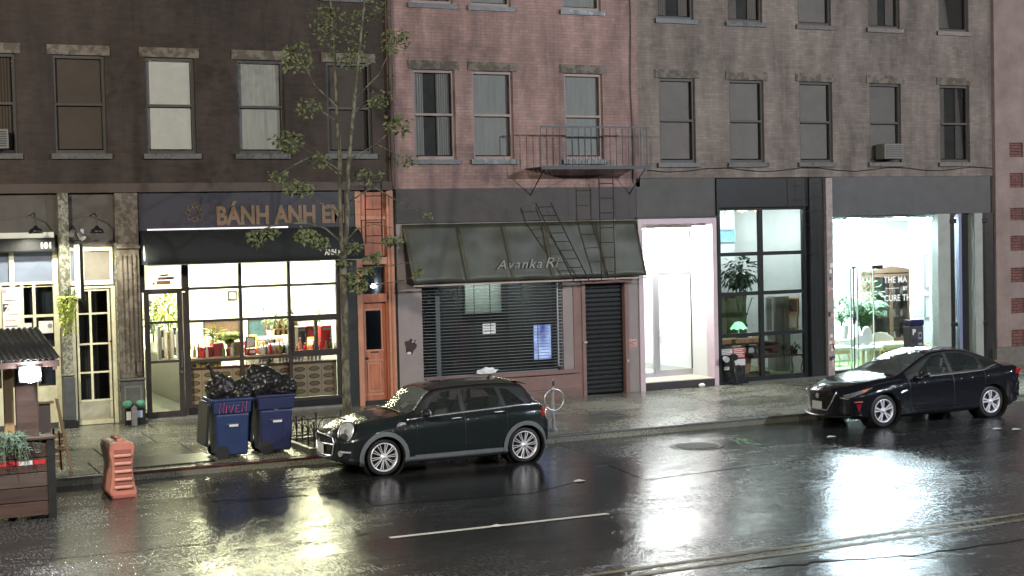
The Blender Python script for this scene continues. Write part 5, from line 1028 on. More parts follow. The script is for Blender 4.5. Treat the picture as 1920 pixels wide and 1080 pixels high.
t = thing('tapestry', 'large dark green leafy tapestry behind the green lamp', 'tapestry', at(1356, 622, YF + 2.0)); a = at(1352, 640, YF + 2.0); b = at(1398, 552, YF + 2.0); bx('cloth', mat('green_tapestry', (.06, .10, .05), .8, vscale=5, col2=(.14, .12, .07)), t, a.x, b.x, YF + 1.98, YF + 2.0, a.z, b.z); MB().cyl((a.x - .05, YF + 1.97, b.z + .02), (b.x + .05, YF + 1.97, b.z + .02), .02, n=8).build('rod', M_wood, t)
for k, (px, py) in enumerate(((1361, 398), (1390, 395), (1417, 393))):
    c = at(px, py, YF + 1.6); t = thing('pendant_lamp', ['square armed', 'ring shaped', 'splayed brass'][k] + ' pendant hanging in the top left pane of the black shopfront', 'lamp', c); m = MB()
    if k == 1: m.tube([(c.x + .13 * math.cos(a), c.y + .13 * math.sin(a), c.z - .02) for a in [q * .524 for q in range(12)]], .014, 6, closed=True).tube([(c.x + .06 * math.cos(a), c.y, c.z + .06 * math.sin(a)) for a in [q * .785 for q in range(8)]], .012, 6, closed=True)
    elif k == 0: m.box(c.x - .12, c.x + .16, c.y - .02, c.y + .02, c.z - .08, c.z - .05).box(c.x - .05, c.x - .02, c.y - .02, c.y + .02, c.z - .05, c.z + .1)
    else:
        for q in range(5): m.tube([(c.x, c.y, c.z - .08), (c.x + (q - 2) * .06, c.y + .03, c.z + .08)], .012, 6)
    m.build('body', M_wood if k else M_galv, t); MB().cyl((c.x, c.y, c.z + .0), (c.x, c.y, 4.69), .006, n=6).build('cord', M_iron, t)

# -------- stickered pole between the shops and H. the gallery
t = thing('stickered_column', 'slim pale column covered in peeling stickers between the black shopfront and the bright gallery', 'column', (WX(1552), YF - .1, .15)); xa, xb = WX(1546), WX(1558.5)
bx('shaft', mat('pale_pink_column', (.42, .35, .33), .6, vscale=10, col2=(.24, .20, .20), bump=.5, bscale=30), t, xa, xb, YF - .14, YF + .3, .12, Zh + .3, .02)
for k in range(26):
    z = rnd.uniform(.4, 3.0); w = rnd.uniform(.04, .10); x = rnd.uniform(xa + .01, xb - w - .01); y = YF - .1405 - .0006 * (k + 1); bx('sticker', rnd.choice([M_ink, M_paper, M_ink, mat('grey_stamp', (.25, .25, .25)), mat('pink_notice', (.62, .36, .36))]), t, x, x + w, y - .0005, y, z, z + rnd.uniform(.04, .12))
GA = thing('gallery_shopfront', 'wide open glazed gallery front with a blazing white interior and glass doors', 'shopfront', (XH0, YF, .15))
Zx = lambda y: WZ(1680, y)
hx0, hx1 = WX(1559), WX(1804); zt10 = Zx(402.5); bx('header', mat('grey_metal_header', (.075, .08, .085), .5, var=.15), GA, hx0, WX(1860) - .02, YF - .02, YF + .3, zt10, Zh + .315)
bx('threshold', M_black, GA, hx0, hx1, YF - .03, YF + .3, .12, Zx(687)); zfg = Zx(687) + .005
ca, cb = WX(1753), WX(1776); M_ggr = mat('grey_green_column_paint', (.33, .36, .33), .5, var=.12, vscale=4)
for a, b, c2, lab in ((1753, 1776, 1785, 'grey green pilaster dividing the gallery window from its narrow door pane'), (1822, 1836.5, 1843, 'grey green pilaster in the dark recess right of the gallery')):
    t = thing('pilaster', lab, 'pilaster', (WX(a), YF - .1, .15)); bx('shaft', M_ggr, t, WX(a), WX(b), YF - .16, YF + .2, .12, zt10 - .002, .01); bx('dark_edge', M_black, t, WX(b) + .002, WX(c2), YF - .13, YF + .2, .12, zt10 - .002)
    for yy in (417, 614): bx('edge_band', M_black, t, WX(b) - .015, WX(c2) + .035, YF - .19, YF - .131, Zx(yy + 4), Zx(yy - 4), .015)
bx('recess_wall', M_dark, GA, hx1, WX(1860) - .02, YF + .1, YF + .3, .12, zt10 - .002); bx('end_pier', M_dark, GA, WX(1843) + .01, WX(1860) - .02, YF - .1, YF + .098, .12, zt10 - .003)
bx('blue_edge', mat('blue_grey_edge', (.22, .24, .38), .4), GA, hx1 - .10, hx1 - .002, YF - .02, YF + .09, .12, zt10 - .002)
bx('pane', M_glass, GA, hx0 + .01, ca - .002, YF + .09, YF + .102, zfg, zt10 - .003)
bx('pane', M_glass, GA, WX(1785), hx1 - .102, YF + .09, YF + .102, zfg, zt10 - .003)
M_silv = mat('bright_metal_edge', (.7, .75, .72), .2, .8)
for px, w in ((1598, .035), (1604, .02), (1610.5, .03), (1641, .022)): bx('door_edge', M_silv if px != 1604 else M_dark, GA, WX(px), WX(px) + w, YF + .05, YF + .089, zfg, Zx(500 if px != 1641 else 503))
bx('door_patch', M_black, GA, WX(1602), WX(1608), YF + .03, YF + .089, Zx(501), Zx(497)); bx('door_patch', M_black, GA, WX(1646) - .1, WX(1659), YF + .03, YF + .089, Zx(503), Zx(496)); bx('lock_box', M_black, GA, WX(1601), WX(1606), YF + .02, YF + .049, Zx(603), Zx(591))
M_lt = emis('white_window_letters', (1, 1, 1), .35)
for txt, px, py, h in (('THE MA', 1662.5, 530, 13), ('BY', 1698, 545, 8), ('CURE TH', 1662.5, 564.5, 13)):
    s = h / 81.0 / .70; text_mesh('lettering', txt, M_lt, s, GA, (WX(px), YF + .085, Zx(py)), bold=.004, extrude=.001, sx=.86 if len(txt) > 2 else .8, space=1.08)
bx('lettering_rule', M_lt, GA, WX(1665), WX(1691), YF + .084, YF + .086, Zx(541), Zx(540))
M_gw = mat('gallery_white', (.84, .85, .85), .7); gy0, gy1 = YF + .31, YF + 6.4
room(GA, hx0 - .02, hx1 + 3.6, gy0, gy1, zfg, 4.15, M_gw, mat('green_carpet', (.13, .26, .08), .85, var=.25, vscale=8))
for k in range(3):
    for j in range(2): fixture(['left', 'middle', 'right'][k] + ' blazing ceiling panel in the %s row of the gallery' % ('front', 'back')[j], hx0 + .7 + k * 1.5 + j * .9, YF + 1.3 + j * 2.6, 4.12, 1.0, .7, (.76, .93, 1.0), 290, 'blazing ceiling panels in the gallery')
# glass fronted cabinet
yc = YF + 2.4; a, b = at(1634, 600, yc).x, at(1707, 600, yc).x; zt11 = at(1670, 505, yc).z; M_wood_old = M_wood; M_wood = mat('dark_walnut', (.075, .045, .025), .45, var=.3, vscale=4, stretch=(1, 1, .15)); t = thing('display_cabinet', 'tall carved wooden cabinet with two glass doors and china inside the gallery', 'cabinet', (a, yc, zfg))
zm = at(1670, 640, yc).z; bx('base_cupboard', M_wood, t, a - .08, b + .1, yc - .1, yc + .5, zfg, zm - .04, .015); bx('ledge', M_woodl, t, a - .14, b + .15, yc - .16, yc + .5, zm - .038, zm, .01)
bx('side', M_wood, t, a, a + .05, yc, yc + .45, zm, zt11 - .1); bx('side', M_wood, t, b - .05, b, yc, yc + .45, zm, zt11 - .1); bx('back_board', mat('dark_cabinet_inside', (.06, .07, .06), .6), t, a + .05, b - .05, yc + .40, yc + .43, zm, zt11 - .1)
MB().prism([(a - .06, zt11 - .1), (b + .06, zt11 - .1), (b + .06, zt11 - .02), ((a + b) / 2, zt11 + .1), (a - .06, zt11 - .02)], 'y', yc - .04, yc + .45).build('cornice', M_wood, t, .01)
for k in range(2):
    u, v = a + .052 + k * (b - a - .1) / 2, a + .048 + (k + 1) * (b - a - .1) / 2; d = MB(); d.box(u, u + .06, yc - .02, yc, zm + .02, zt11 - .12).box(v - .06, v, yc - .02, yc, zm + .02, zt11 - .12).box(u + .06, v - .06, yc - .018, yc - .002, zm + .02, zm + .1).box(u + .06, v - .06, yc - .018, yc - .002, zt11 - .2, zt11 - .12); o = d.build('door', M_wood, t); bx('pane', M_glass, o, u + .06, v - .06, yc - .012, yc - .008, zm + .1, zt11 - .2)
for k in range(3): bx('shelf', M_wood, t, a + .05, b - .05, yc + .05, yc + .399, zm + .0 + k * (zt11 - zm - .1) / 3, zm + .02 + k * (zt11 - zm - .1) / 3)
for k in range(3):
    for q in range(5):
        x = a + .16 + q * (b - a - .3) / 4; z = zm + .021 + k * (zt11 - zm - .1) / 3; h = rnd.uniform(.12, .26); tt = thing('china_vase', '%s white china piece on the %s shelf of the display cabinet' % (['leftmost', 'second from left', 'middle', 'second from right', 'rightmost'][q], ['bottom', 'middle', 'top'][k]), 'vase', (x, yc + .2, z), 'white china in the gallery cabinet')
        MB().lathe([(0, 0), (.03, 0), (.05, h * .35), (.03, h * .7), (.02, h * .8), (.035, h), (.02, h)], (x, yc + .2, z), n=12).build('body', mat('pale_china', (.62, .68, .66), .25), tt, smooth=True)
plant('potted_plant', 'small airy plant on top of the display cabinet', ((a + b) / 2 + .0, yc + .2, zt11 + .1), .1, .07, .2, .15, 40, .1, .03, M_leafg, M_whitep)
M_wood = M_wood_old; p = at(1622, 600, YF + 1.7); plant('palm_plant', 'bushy green palm left of the display cabinet', (p.x, p.y, zfg), .5, .2, at(1622, 515, YF + 1.7).z - zfg - .5, .5, 34, .26, .05, mat('leaf_fresh_green', (.035, .09, .028), .5, var=.4, vscale=8), M_whitep, arch=True)
mm = MB(); foliage(mm, (p.x + .05, p.y, at(1622, 560, YF + 1.7).z), (.42, .35, .62), 230, .2, .05, .2); mm.build('fronds', mat('leaf_fresh_green', (.035, .09, .028)), [o for o in C.objects if o.name.startswith('palm_plant')][-1])
p = at(1578, 600, YF + 2.2); plant('palm_plant', 'pale green shrub at the far left of the gallery window', (p.x, p.y, zfg + .6), .35, .2, at(1578, 555, YF + 2.2).z - zfg - 1.0, .45, 260, .16, .06, mat('leaf_fresh_green', (.035, .09, .028)), M_whitep)
bt = thing('plant_table', 'white cloth covered table under the pale green shrub', 'table', (p.x, p.y, zfg)); bx('cloth_top', M_whitep, bt, p.x - .6, p.x + .45, p.y - .4, p.y + .4, zfg + .55, zfg + .6, .01); bx('cloth_drop', M_whitep, bt, p.x - .6, p.x + .45, p.y - .4, p.y - .38, zfg + .05, zfg + .548)
def sofa(lab, px0, px1, Y, h, m):
    a, b = at(px0, 660, Y).x, at(px1, 660, Y).x; t = thing('settee', lab, 'settee', (a, Y, zfg)); s = zfg + .38
    bx('seat', m, t, a, b, Y, Y + .6, s, s + .14, .05, seg=3); bx('frame', M_woodl, t, a + .02, b - .02, Y + .02, Y + .58, s - .06, s - .002, .01)
    pr = MB(); n = 14; P = [(a, s + .1)] + [(a + (b - a) * k / n, s + .2 + h * math.sin(math.pi * (.15 + .8 * k / n))) for k in range(n + 1)] + [(b, s + .1)]; pr.prism(P, 'y', Y + .5, Y + .62).build('backrest', m, t, .03)
    for x in (a + .08, (a + b) / 2, b - .08): MB().tube([(x, Y + .06, s - .05), (x + .03, Y + .03, s - .2), (x - .01, Y + .05, zfg)], .02, 6).build('leg', M_woodl, t)
M_cushion = mat('cream_upholstery', (.66, .62, .48), .8, var=.08)
sofa('cream upholstered settee at the left of the gallery window', 1552, 1597, YF + .8, .22, M_cushion); sofa('low cream chaise in front of the display cabinet', 1656, 1700, YF + .9, .2, M_cushion)
for px, h, lab in ((1618, .32, 'small round white side chair in the gallery'), (1634, .5, 'white balloon back chair in the gallery')):
    c = at(px, 660, YF + 1.0); t = thing('white_chair', lab, 'chair', (c.x, c.y, zfg)); s = zfg + .42; bx('seat', M_whitep, t, c.x - .2, c.x + .2, c.y - .2, c.y + .2, s - .05, s + .05, .04, seg=3); MB().prism([(c.x + .17 * math.cos(a), s + .06 + h * .5 + h * .5 * math.sin(a)) for a in [k * .5236 for k in range(12)]], 'y', c.y + .16, c.y + .22).build('backrest', M_whitep, t, .02)
    for dx, dy in ((-.16, -.16), (.16, -.16), (-.16, .16), (.16, .16)): MB().cyl((c.x + dx, c.y + dy, zfg), (c.x + dx, c.y + dy, s - .052), .014, .022, 8).build('leg', M_woodl, t)
c = at(1741, 650, YF + 1.6); t = thing('side_table', 'small dark wooden side table near the gallery pilaster', 'table', (c.x, c.y, zfg)); z = at(1741, 646, YF + 1.6).z; bx('top', M_wood, t, c.x - .22, c.x + .22, c.y - .2, c.y + .2, z - .03, z, .008); bx('drawer', M_wood, t, c.x - .18, c.x + .18, c.y - .16, c.y + .16, z - .16, z - .032)
for dx, dy in ((-.17, -.15), (.17, -.15), (-.17, .15), (.17, .15)): MB().cyl((c.x + dx, c.y + dy, zfg), (c.x + dx, c.y + dy, z - .033), .014, .022, 8).build('leg', M_wood, t)
pic('upper of two thin framed white pictures by the gallery pilaster', 1734, 1748, 480, 538, YF + 2.2, M_paper, mat('thin_grey_frame', (.3, .3, .3), .5)); pic('lower of two thin framed white pictures by the gallery pilaster', 1734, 1748, 556, 594, YF + 2.2, M_paper, mat('thin_grey_frame', (.3, .3, .3)))
bx('display_wall', M_gw, GA, at(1728, 600, YF + 2.2).x, hx1 + 3.6, YF + 2.2, YF + 2.3, zfg, 4.149)
bx('display_wall', M_gw, GA, at(1711, 600, YF + 1.5).x, at(1731, 600, YF + 1.5).x, YF + 1.5, YF + 1.6, at(1720, 597, YF + 1.5).z, 4.149)
# ================================================================== CARS
def pchip(tab):
    X = [a for a, b in tab]; Y = [b for a, b in tab]; n = len(X); h = [X[i + 1] - X[i] for i in range(n - 1)]; d = [(Y[i + 1] - Y[i]) / h[i] for i in range(n - 1)]
    m = [d[0]] + [0 if d[i - 1] * d[i] <= 0 else 3 * (h[i - 1] + h[i]) / ((2 * h[i] + h[i - 1]) / d[i - 1] + (h[i] + 2 * h[i - 1]) / d[i]) for i in range(1, n - 1)] + [d[-1]]
    def f(x):
        x = max(X[0], min(X[-1], x)); i = 0
        while i < n - 2 and x > X[i + 1]: i += 1
        t = (x - X[i]) / h[i]; t2, t3 = t * t, t * t * t
        return (2 * t3 - 3 * t2 + 1) * Y[i] + (t3 - 2 * t2 + t) * h[i] * m[i] + (-2 * t3 + 3 * t2) * Y[i + 1] + (t3 - t2) * h[i] * m[i + 1]
    return f
def paint(name, col, drops=.25, rough=.16):
    m = bpy.data.materials.new(name); m.use_nodes = True; nt = m.node_tree; b = nt.nodes['Principled BSDF']; b.inputs['Base Color'].default_value = (*col, 1); b.inputs['Roughness'].default_value = rough
    b.inputs['Coat Weight'].default_value = .8; b.inputs['Coat Roughness'].default_value = .05
    tc = node(nt, 'ShaderNodeTexCoord'); vo = node(nt, 'ShaderNodeTexVoronoi'); vo.inputs['Scale'].default_value = 62; nt.links.new(tc.outputs['Object'], vo.inputs[0])
    mr = node(nt, 'ShaderNodeMapRange'); mr.interpolation_type = 'SMOOTHSTEP'; mr.inputs[1].default_value = .12; mr.inputs[2].default_value = .42; mr.inputs[3].default_value = 1; mr.inputs[4].default_value = 0; nt.links.new(vo.outputs['Distance'], mr.inputs[0])
    bp = node(nt, 'ShaderNodeBump'); bp.inputs['Strength'].default_value = drops; bp.inputs['Distance'].default_value = .004; nt.links.new(mr.outputs[0], bp.inputs['Height']); nt.links.new(bp.outputs[0], b.inputs['Normal']); nt.links.new(bp.outputs[0], b.inputs['Coat Normal'])
    return m
M_tyre = mat('tyre_rubber', (.022, .022, .023), .5, bump=.15, bscale=60); M_silver = mat('bright_alloy', (.86, .86, .92), .34, .45); M_well = mat('wheel_well_black', (.006, .006, .006), .8)
M_cglass = glass('wet_car_glass', (.55, .58, .57), .03, 1.1, .10, (.22, .27, .26), drops=True); M_wsglass = glass('wet_backlit_windscreen', (.50, .54, .53), .05, 1.3, .24, (.34, .40, .38), drops=True)  # windscreen haze is wet film and also paints light coming from behind
M_trim = mat('grey_plastic_trim', (.14, .155, .165), .38, var=.15, vscale=12); M_seat = mat('grey_seat_cloth', (.32, .30, .26), .8); M_inner = mat('dark_cabin', (.06, .056, .05), .8); M_lens = glass('lamp_lens', (.9, .92, .95), .02, 1.3, .04, (.6, .6, .62)); M_redlens = mat('red_lamp_lens', (.45, .015, .02), .12, coat=.8); M_amber = mat('amber_lens', (.65, .22, .08), .2)
M_plate = mat('licence_plate', (.62, .64, .62), .4); M_plt = mat('plate_ink', (.06, .07, .16), .5)
def inpoly(p, poly):
    s = None
    for i in range(len(poly)):
        a, b = poly[i], poly[(i + 1) % len(poly)]; c = (b[0] - a[0]) * (p[1] - a[1]) - (b[1] - a[1]) * (p[0] - a[0])
        if abs(c) < 1e-9: continue
        if s is None: s = c > 0
        elif (c > 0) != s: return False
    return True
def circ(cx, cz, r, n=28): return [(cx + r * math.cos(2 * math.pi * k / n), cz + r * math.sin(2 * math.pi * k / n)) for k in range(n)]
def shrink(poly, d):
    cx = sum(p[0] for p in poly) / len(poly); cz = sum(p[1] for p in poly) / len(poly); out = []
    for x, z in poly:
        dx, dz = x - cx, z - cz; out.append((x - d * (1 if dx > 0 else -1), z - d * (1 if dz > 0 else -1)))
    return out
class Car:
    def __init__(s, T, root, L, wm, bowf, bowr, crumple=0):
        s.T = {k: pchip(v) for k, v in T.items()}; s.L = L; s.wm = wm; s.bf = bowf; s.br = bowr; s.root = root; s.crumple = crumple; s.wsx = 1.45 if L < 4.2 else 1.8
    def sec(s, x):
        T = s.T; w = T['wmax'](x); zb = T['zbot'](x); zt = T['ztop'](x); ze = T['zbelt'](x); we = T['wbelt'](x); wr = T['wroof'](x); zr = T['zr'](x); zm = zb + (ze - zb) * .55
        P = [(0, zb), (w * .8, zb), (w * .965, zb + .05), (w * .992, zb + .16), (w, zm), (w * .988, ze - (ze - zb) * .16), (we + .012, ze - .004), (we * .62 + wr * .38 + .012, ze * .62 + zr * .38), (wr, zr), (wr * .6, zr + (zt - zr) * .78), (0, zt)]
        out = []; sub = 4
        for i in range(10):
            p0, p1, p2, p3 = P[max(i - 1, 0)], P[i], P[i + 1], P[min(i + 2, 10)]
            if i in (6,): p0 = p1
            if i == 5: p3 = p2
            for q in range(sub):
                t = q / sub; t2, t3 = t * t, t ** 3
                out.append(tuple(.5 * (2 * p1[a] + (p2[a] - p0[a]) * t * .9 + (2 * p0[a] - 5 * p1[a] + 4 * p2[a] - p3[a]) * t2 + (3 * p1[a] - p0[a] - 3 * p2[a] + p3[a]) * t3) if i not in (6, 7) else p1[a] + (p2[a] - p1[a]) * t for a in (0, 1)))
        out.append(P[10]); return out
    def warp(s, x, y, z):
        u = (y / s.wm) ** 2; wf = max(0, 1 - x / .95) ** 1.3; wr = max(0, 1 - (s.L - x) / .7) ** 1.2; q = max(0, z - .55); ws = max(0, min(1, (z - .96) / .06)) * max(0, 1 - abs(x - s.wsx) / .45); x = x - .07 * (1 - min(1, (y / .62) ** 2)) * ws
        X = x + s.bf * u * wf - s.br * u * wr + .25 * q * wf * (1 if x < .02 else 0) * 0
        if s.crumple and x > s.L - .62 and z < .9:
            a = min(1, (x - s.L + .62) / .25) * min(1, max(0, .93 - z) / .1); n = mnoise.noise(Vector((x * 7, z * 9, y * 3))); n2 = mnoise.noise(Vector((x * 17 + 3, z * 19, y * 8))); y += (1 if y > 0 else -1) * (abs(n) * .09 + n2 * .035) * -a; X += n2 * .03 * a
        return Vector((X, y, z))
    def surf(s, x, row, side=-1): p = s.sec(x)[row]; return s.warp(x, side * p[0], p[1])
    def build(s, cuts, classify):
        xs = []; x = 0
        while x < s.L - 1e-6: xs.append(x); x += .02 if x < .1 or x > s.L - .14 else .035
        xs.append(s.L); bm = bmesh.new(); lr = bm.faces.layers.int.new('row'); lx = bm.faces.layers.float.new('sx'); N = 41
        V = {}
        for i, x in enumerate(xs):
            S_ = s.sec(x)
            for j, (y, z) in enumerate(S_):
                for sd in (-1, 1):
                    if sd == 1 and (j == 0 or j == N - 1): V[i, j, 1] = V[i, j, -1]; continue
                    V[i, j, sd] = bm.verts.new(s.warp(x, sd * y, z))
        for i in range(len(xs) - 1):
            for j in range(N - 1):
                for sd in (-1, 1):
                    q = [V[i, j, sd], V[i + 1, j, sd], V[i + 1, j + 1, sd], V[i, j + 1, sd]]
                    if sd == 1: q.reverse()
                    try: f = bm.faces.new(q); f[lr] = j; f[lx] = (xs[i] + xs[i + 1]) / 2
                    except ValueError: pass
        for i, x in ((0, xs[0]), (len(xs) - 1, xs[-1])):      # nose and tail caps, bowed like the rest
            S_ = s.sec(x); K = 6; prev = None; G = {}
            for j in range(N):
                for k in range(-K, K + 1):
                    if k == -K: G[j, k] = V[i, j, -1]
                    elif k == K: G[j, k] = V[i, j, 1]
                    else: G[j, k] = None if S_[j][0] < 1e-6 else bm.verts.new(s.warp(x, S_[j][0] * k / K, S_[j][1]))
                    if S_[j][0] < 1e-6: G[j, k] = V[i, j, -1]
            for j in range(N - 1):
                for k in range(-K, K):
                    q = []
                    for v in (G[j, k], G[j, k + 1], G[j + 1, k + 1], G[j + 1, k]):
                        if v not in q: q.append(v)
                    if len(q) > 2:
                        try: f = bm.faces.new(q); f[lr] = 50 + (1 if i else 0); f[lx] = x
                        except ValueError: pass
        bmesh.ops.recalc_face_normals(bm, faces=bm.faces)
        for poly in cuts:
            x0, x1 = min(p[0] for p in poly) - .04, max(p[0] for p in poly) + .04; z0, z1 = min(p[1] for p in poly) - .04, max(p[1] for p in poly) + .04
            for i in range(len(poly)):
                a, b = poly[i], poly[(i + 1) % len(poly)]; dx, dz = b[0] - a[0], b[1] - a[1]; l = math.hypot(dx, dz)
                if l < 1e-6: continue
                ex0, ex1, ez0, ez1 = min(a[0], b[0]) - .03, max(a[0], b[0]) + .03, min(a[1], b[1]) - .03, max(a[1], b[1]) + .03
                fs = []
                for f in bm.faces:
                    c = f.calc_center_median()
                    if ex0 < c.x < ex1 and ez0 < c.z < ez1 and abs(c.y) > .3: fs.append(f)
                g = set(fs)
                for f in fs: g.update(f.edges); g.update(f.verts)
                if fs: bmesh.ops.bisect_plane(bm, geom=list(g), dist=1e-5, plane_co=(a[0], 0, a[1]), plane_no=(dz / l, 0, -dx / l))
        groups = {}
        for f in bm.faces:
            c = f.calc_center_median(); k = classify(c, f[lr], f[lx])
            if k: groups.setdefault(k + ((1 if c.y > 0 else -1, int(c.x > 2) if k[0] == 'wheel_arch_trim' else 0) if k[0] in ('front_door', 'rear_door', 'front_window', 'rear_window', 'quarter_window', 'door_gap', 'wheel_arch_trim', 'sill_trim', 'window_surround') and not (k[0] not in ('wheel_arch_trim',) and 0) else (0, 0)), []).append(f)
        out = {}
        for (name, m, extra, _s, _w), fs in groups.items():
            me = bpy.data.meshes.new(name); vi = {}; vs = []; F = []; nn = []
            for f in fs:
                q = []
                for v in f.verts:
                    if v not in vi: vi[v] = len(vs); vs.append(v.co.copy()); nn.append(v.normal.copy())
                    q.append(vi[v])
                F.append(q)
            if extra: vs = [v + n * extra for v, n in zip(vs, nn)]
            me.from_pydata([tuple(v) for v in vs], [], F); me.materials.append(m); me.shade_smooth(); me.update()
            me.normals_split_custom_set_from_vertices([tuple(n) for n in nn])
            o = bpy.data.objects.new(name, me); C.objects.link(o); o.parent = s.root; out[name] = o
        bm.free(); return out
def wheel(root, x, y, r, rr, style, side, proto={}):
    key = (root.name, style)
    if key in proto:
        src = proto[key]; o = share(src, root, (x, y, r), (0, 0, 0 if side < 0 else math.pi)); 
        for ch in list(src.children): share(ch, o)
        return o
    w = .205; m = MB(); m.lathe([(rr, -w / 2 + .02), (r - .03, -w / 2 + .002), (r - .008, -w / 2 + .02), (r, -w / 2 + .045), (r, w / 2 - .045), (r - .008, w / 2 - .02), (r - .03, w / 2), (rr, w / 2 - .01)], (0, 0, 0), 'y', 48)
    t = m.build('wheel', M_tyre, root, local=True, smooth=True); t.location = (x, y, r); t.rotation_euler = (0, 0, 0 if side < 0 else math.pi); yo = -w / 2
    m = MB(); m.lathe([(rr + .004, yo + .012), (rr + .004, yo - .004), (rr - .012, yo - .006), (rr - .018, yo + .03), (rr - .02, w / 2 - .02)], (0, 0, 0), 'y', 48); m.build('rim', M_silver, t, local=True, smooth=True)
    MB().lathe([(0, yo + .07), (rr - .02, yo + .075)], (0, 0, 0), 'y', 32).build('brake_disc', mat('dark_brake', (.04, .04, .045), .4, .6), t, local=True)
    MB().lathe([(0, yo - .004), (.030, yo - .002), (.032, yo + .01), (.062, yo + .014), (.07, yo + .03), (.05, yo + .05)], (0, 0, 0), 'y', 24).build('hub', M_silver, t, local=True, smooth=True)
    sp = MB()
    def spoke(a, w0, w1, d=.012):
        c, s_ = math.cos(a), math.sin(a); r0, r1 = .05, rr - .012; R = Vector((c, 0, s_)); Tn = Vector((-s_, 0, c)); vs = []
        for rad, ww, yy in ((r0, w0, yo + .012), ((r0 + r1) / 2, (w0 + w1) / 2, yo + .004), (r1, w1, yo + .002)):
            for k, (tw, dy) in enumerate(((-1, 0), (1, 0), (1, .022), (-1, .022))): vs.append(R * rad + Tn * (tw * ww / 2) + Vector((0, yy + dy, 0)))
        fs = [(0, 1, 5, 4), (4, 5, 9, 8)] + [(k * 4 + a1, k * 4 + b1, k * 4 + 4 + b1, k * 4 + 4 + a1) for k in (0, 1) for a1, b1 in ((1, 2), (2, 3), (3, 0))]; sp.add(vs, fs)
    if style == 'mini':
        for k in range(10):
            for q in (-.098, .098): spoke(k * math.pi / 5 + .1 + q, .012, .012)
    else:
        for k in range(5):
            for q in (-.17, .17): spoke(k * 2 * math.pi / 5 + .45 + q, .020, .038)
    o = sp.build('spokes', M_silver, t, local=True, bevel=.002, seg=1); o['kind'] = 'stuff'; 
    proto[key] = t; return t
def seat(root, x, y, z=.42):
    o = MB().box(x, x + .48, y - .23, y + .23, z - .05, z + .08).obox((x + .55, y, z + .33), (.05, 0, .012), (0, .22, 0), (.07, 0, .29)).build('seat', M_seat, root, local=True, bevel=.03)
    MB().obox((x + .64, y, z + .73), (.035, 0, 0), (0, .12, 0), (.01, 0, .08)).cyl((x + .62, y - .06, z + .6), (x + .63, y - .06, z + .68), .008, n=6).cyl((x + .62, y + .06, z + .6), (x + .63, y + .06, z + .68), .008, n=6).build('headrest', M_seat, o, local=True, bevel=.02)
def line_on(car, x0, x1, row, r, m, name, n=30, off=.004, side=-1):
    P = [car.surf(x0 + (x1 - x0) * k / n, row, side) + Vector((0, side * off, .002)) for k in range(n + 1)]; return MB().tube(P, r, 6).build(name, m, car.root, local=True, smooth=True)
def plate(root, c, n, w=.305, h=.155, txt='HKV 4186'):
    n = Vector(n).normalized(); up = Vector((0, 0, 1)); sd = up.cross(n).normalized()
    o = MB().obox(c, sd * w / 2, up * h / 2, n * .006).build('licence_plate', M_plate, root, local=True, bevel=.004)
    cu = bpy.data.curves.new('tmp', 'FONT'); return o

# ---- compact hatchback
Ym = 23.47 + .80
H = thing('parked_car', 'black wet hatchback with chrome belt line and many spoked wheels beside the tree pit', 'car', (8.629 - .80, Ym, 0))
T = dict(ztop=[(0, .67), (.05, .735), (.15, .80), (.35, .865), (.6, .915), (.85, .95), (1.1, .985), (1.22, 1.005), (1.45, 1.175), (1.62, 1.315), (1.80, 1.39), (2.2, 1.425), (2.8, 1.43), (3.2, 1.41), (3.42, 1.375), (3.50, 1.33), (3.62, 1.20), (3.80, 1.03), (3.90, .93), (3.98, .80)],
         zbelt=[(0, .63), (.15, .70), (.35, .775), (.6, .83), (.85, .865), (1.1, .885), (1.5, .915), (2.1, .945), (2.8, .975), (3.4, 1.0), (3.7, 1.0), (3.88, .93), (3.98, .76)],
         wmax=[(0, .66), (.1, .76), (.3, .82), (.6, .855), (1.2, .86), (2.8, .862), (3.3, .862), (3.6, .84), (3.85, .78), (3.98, .70)],
         wbelt=[(0, .58), (.15, .65), (.35, .70), (.6, .73), (1.1, .755), (1.5, .765), (2.8, .765), (3.4, .745), (3.8, .69), (3.98, .62)],
         wroof=[(0, .46), (.6, .56), (1.1, .665), (1.36, .68), (1.66, .62), (2.1, .582), (3.3, .56), (3.7, .545), (3.88, .57), (3.98, .55)],
         zr=[(0, .655), (.15, .775), (.35, .84), (.6, .885), (.85, .92), (1.1, .95), (1.36, .995), (1.46, 1.08), (1.66, 1.275), (1.9, 1.345), (2.8, 1.365), (3.2, 1.345), (3.44, 1.31), (3.52, 1.26), (3.64, 1.14), (3.80, 1.0), (3.9, .92), (3.98, .79)],
         zbot=[(0, .27), (.15, .21), (.5, .17), (3.4, .18), (3.85, .25), (3.98, .34)])
car = Car(T, H, 3.98, .86, .26, .17); M_cp = paint('black_green_paint', (.014, .019, .021), .22); M_roof = paint('black_roof_paint', (.010, .011, .010), .3)
fw, rw, R = .80, 3.367, .309; A1_, A2_ = circ(fw, R, .352), circ(rw, R, .352); B1_, B2_ = circ(fw, R, .425), circ(rw, R, .425)
Wf = [(1.52, .938), (2.20, .968), (2.20, 1.315), (1.80, 1.295)]; Wr = [(2.28, .972), (2.97, 1.0), (2.90, 1.315), (2.28, 1.325)]; Wq = [(3.05, 1.005), (3.42, 1.015), (3.13, 1.275), (2.98, 1.295)]
Df = [(1.37, .31), (2.245, .31), (2.245, .965), (1.37, .92)]; Dr = [(2.245, .31), (2.90, .31), (3.03, .60), (3.03, .99), (2.245, .965)]; Dfs, Drs = shrink(Df, .007), shrink(Dr, .007)
K = lambda n, m, e=0: (n, m, e)
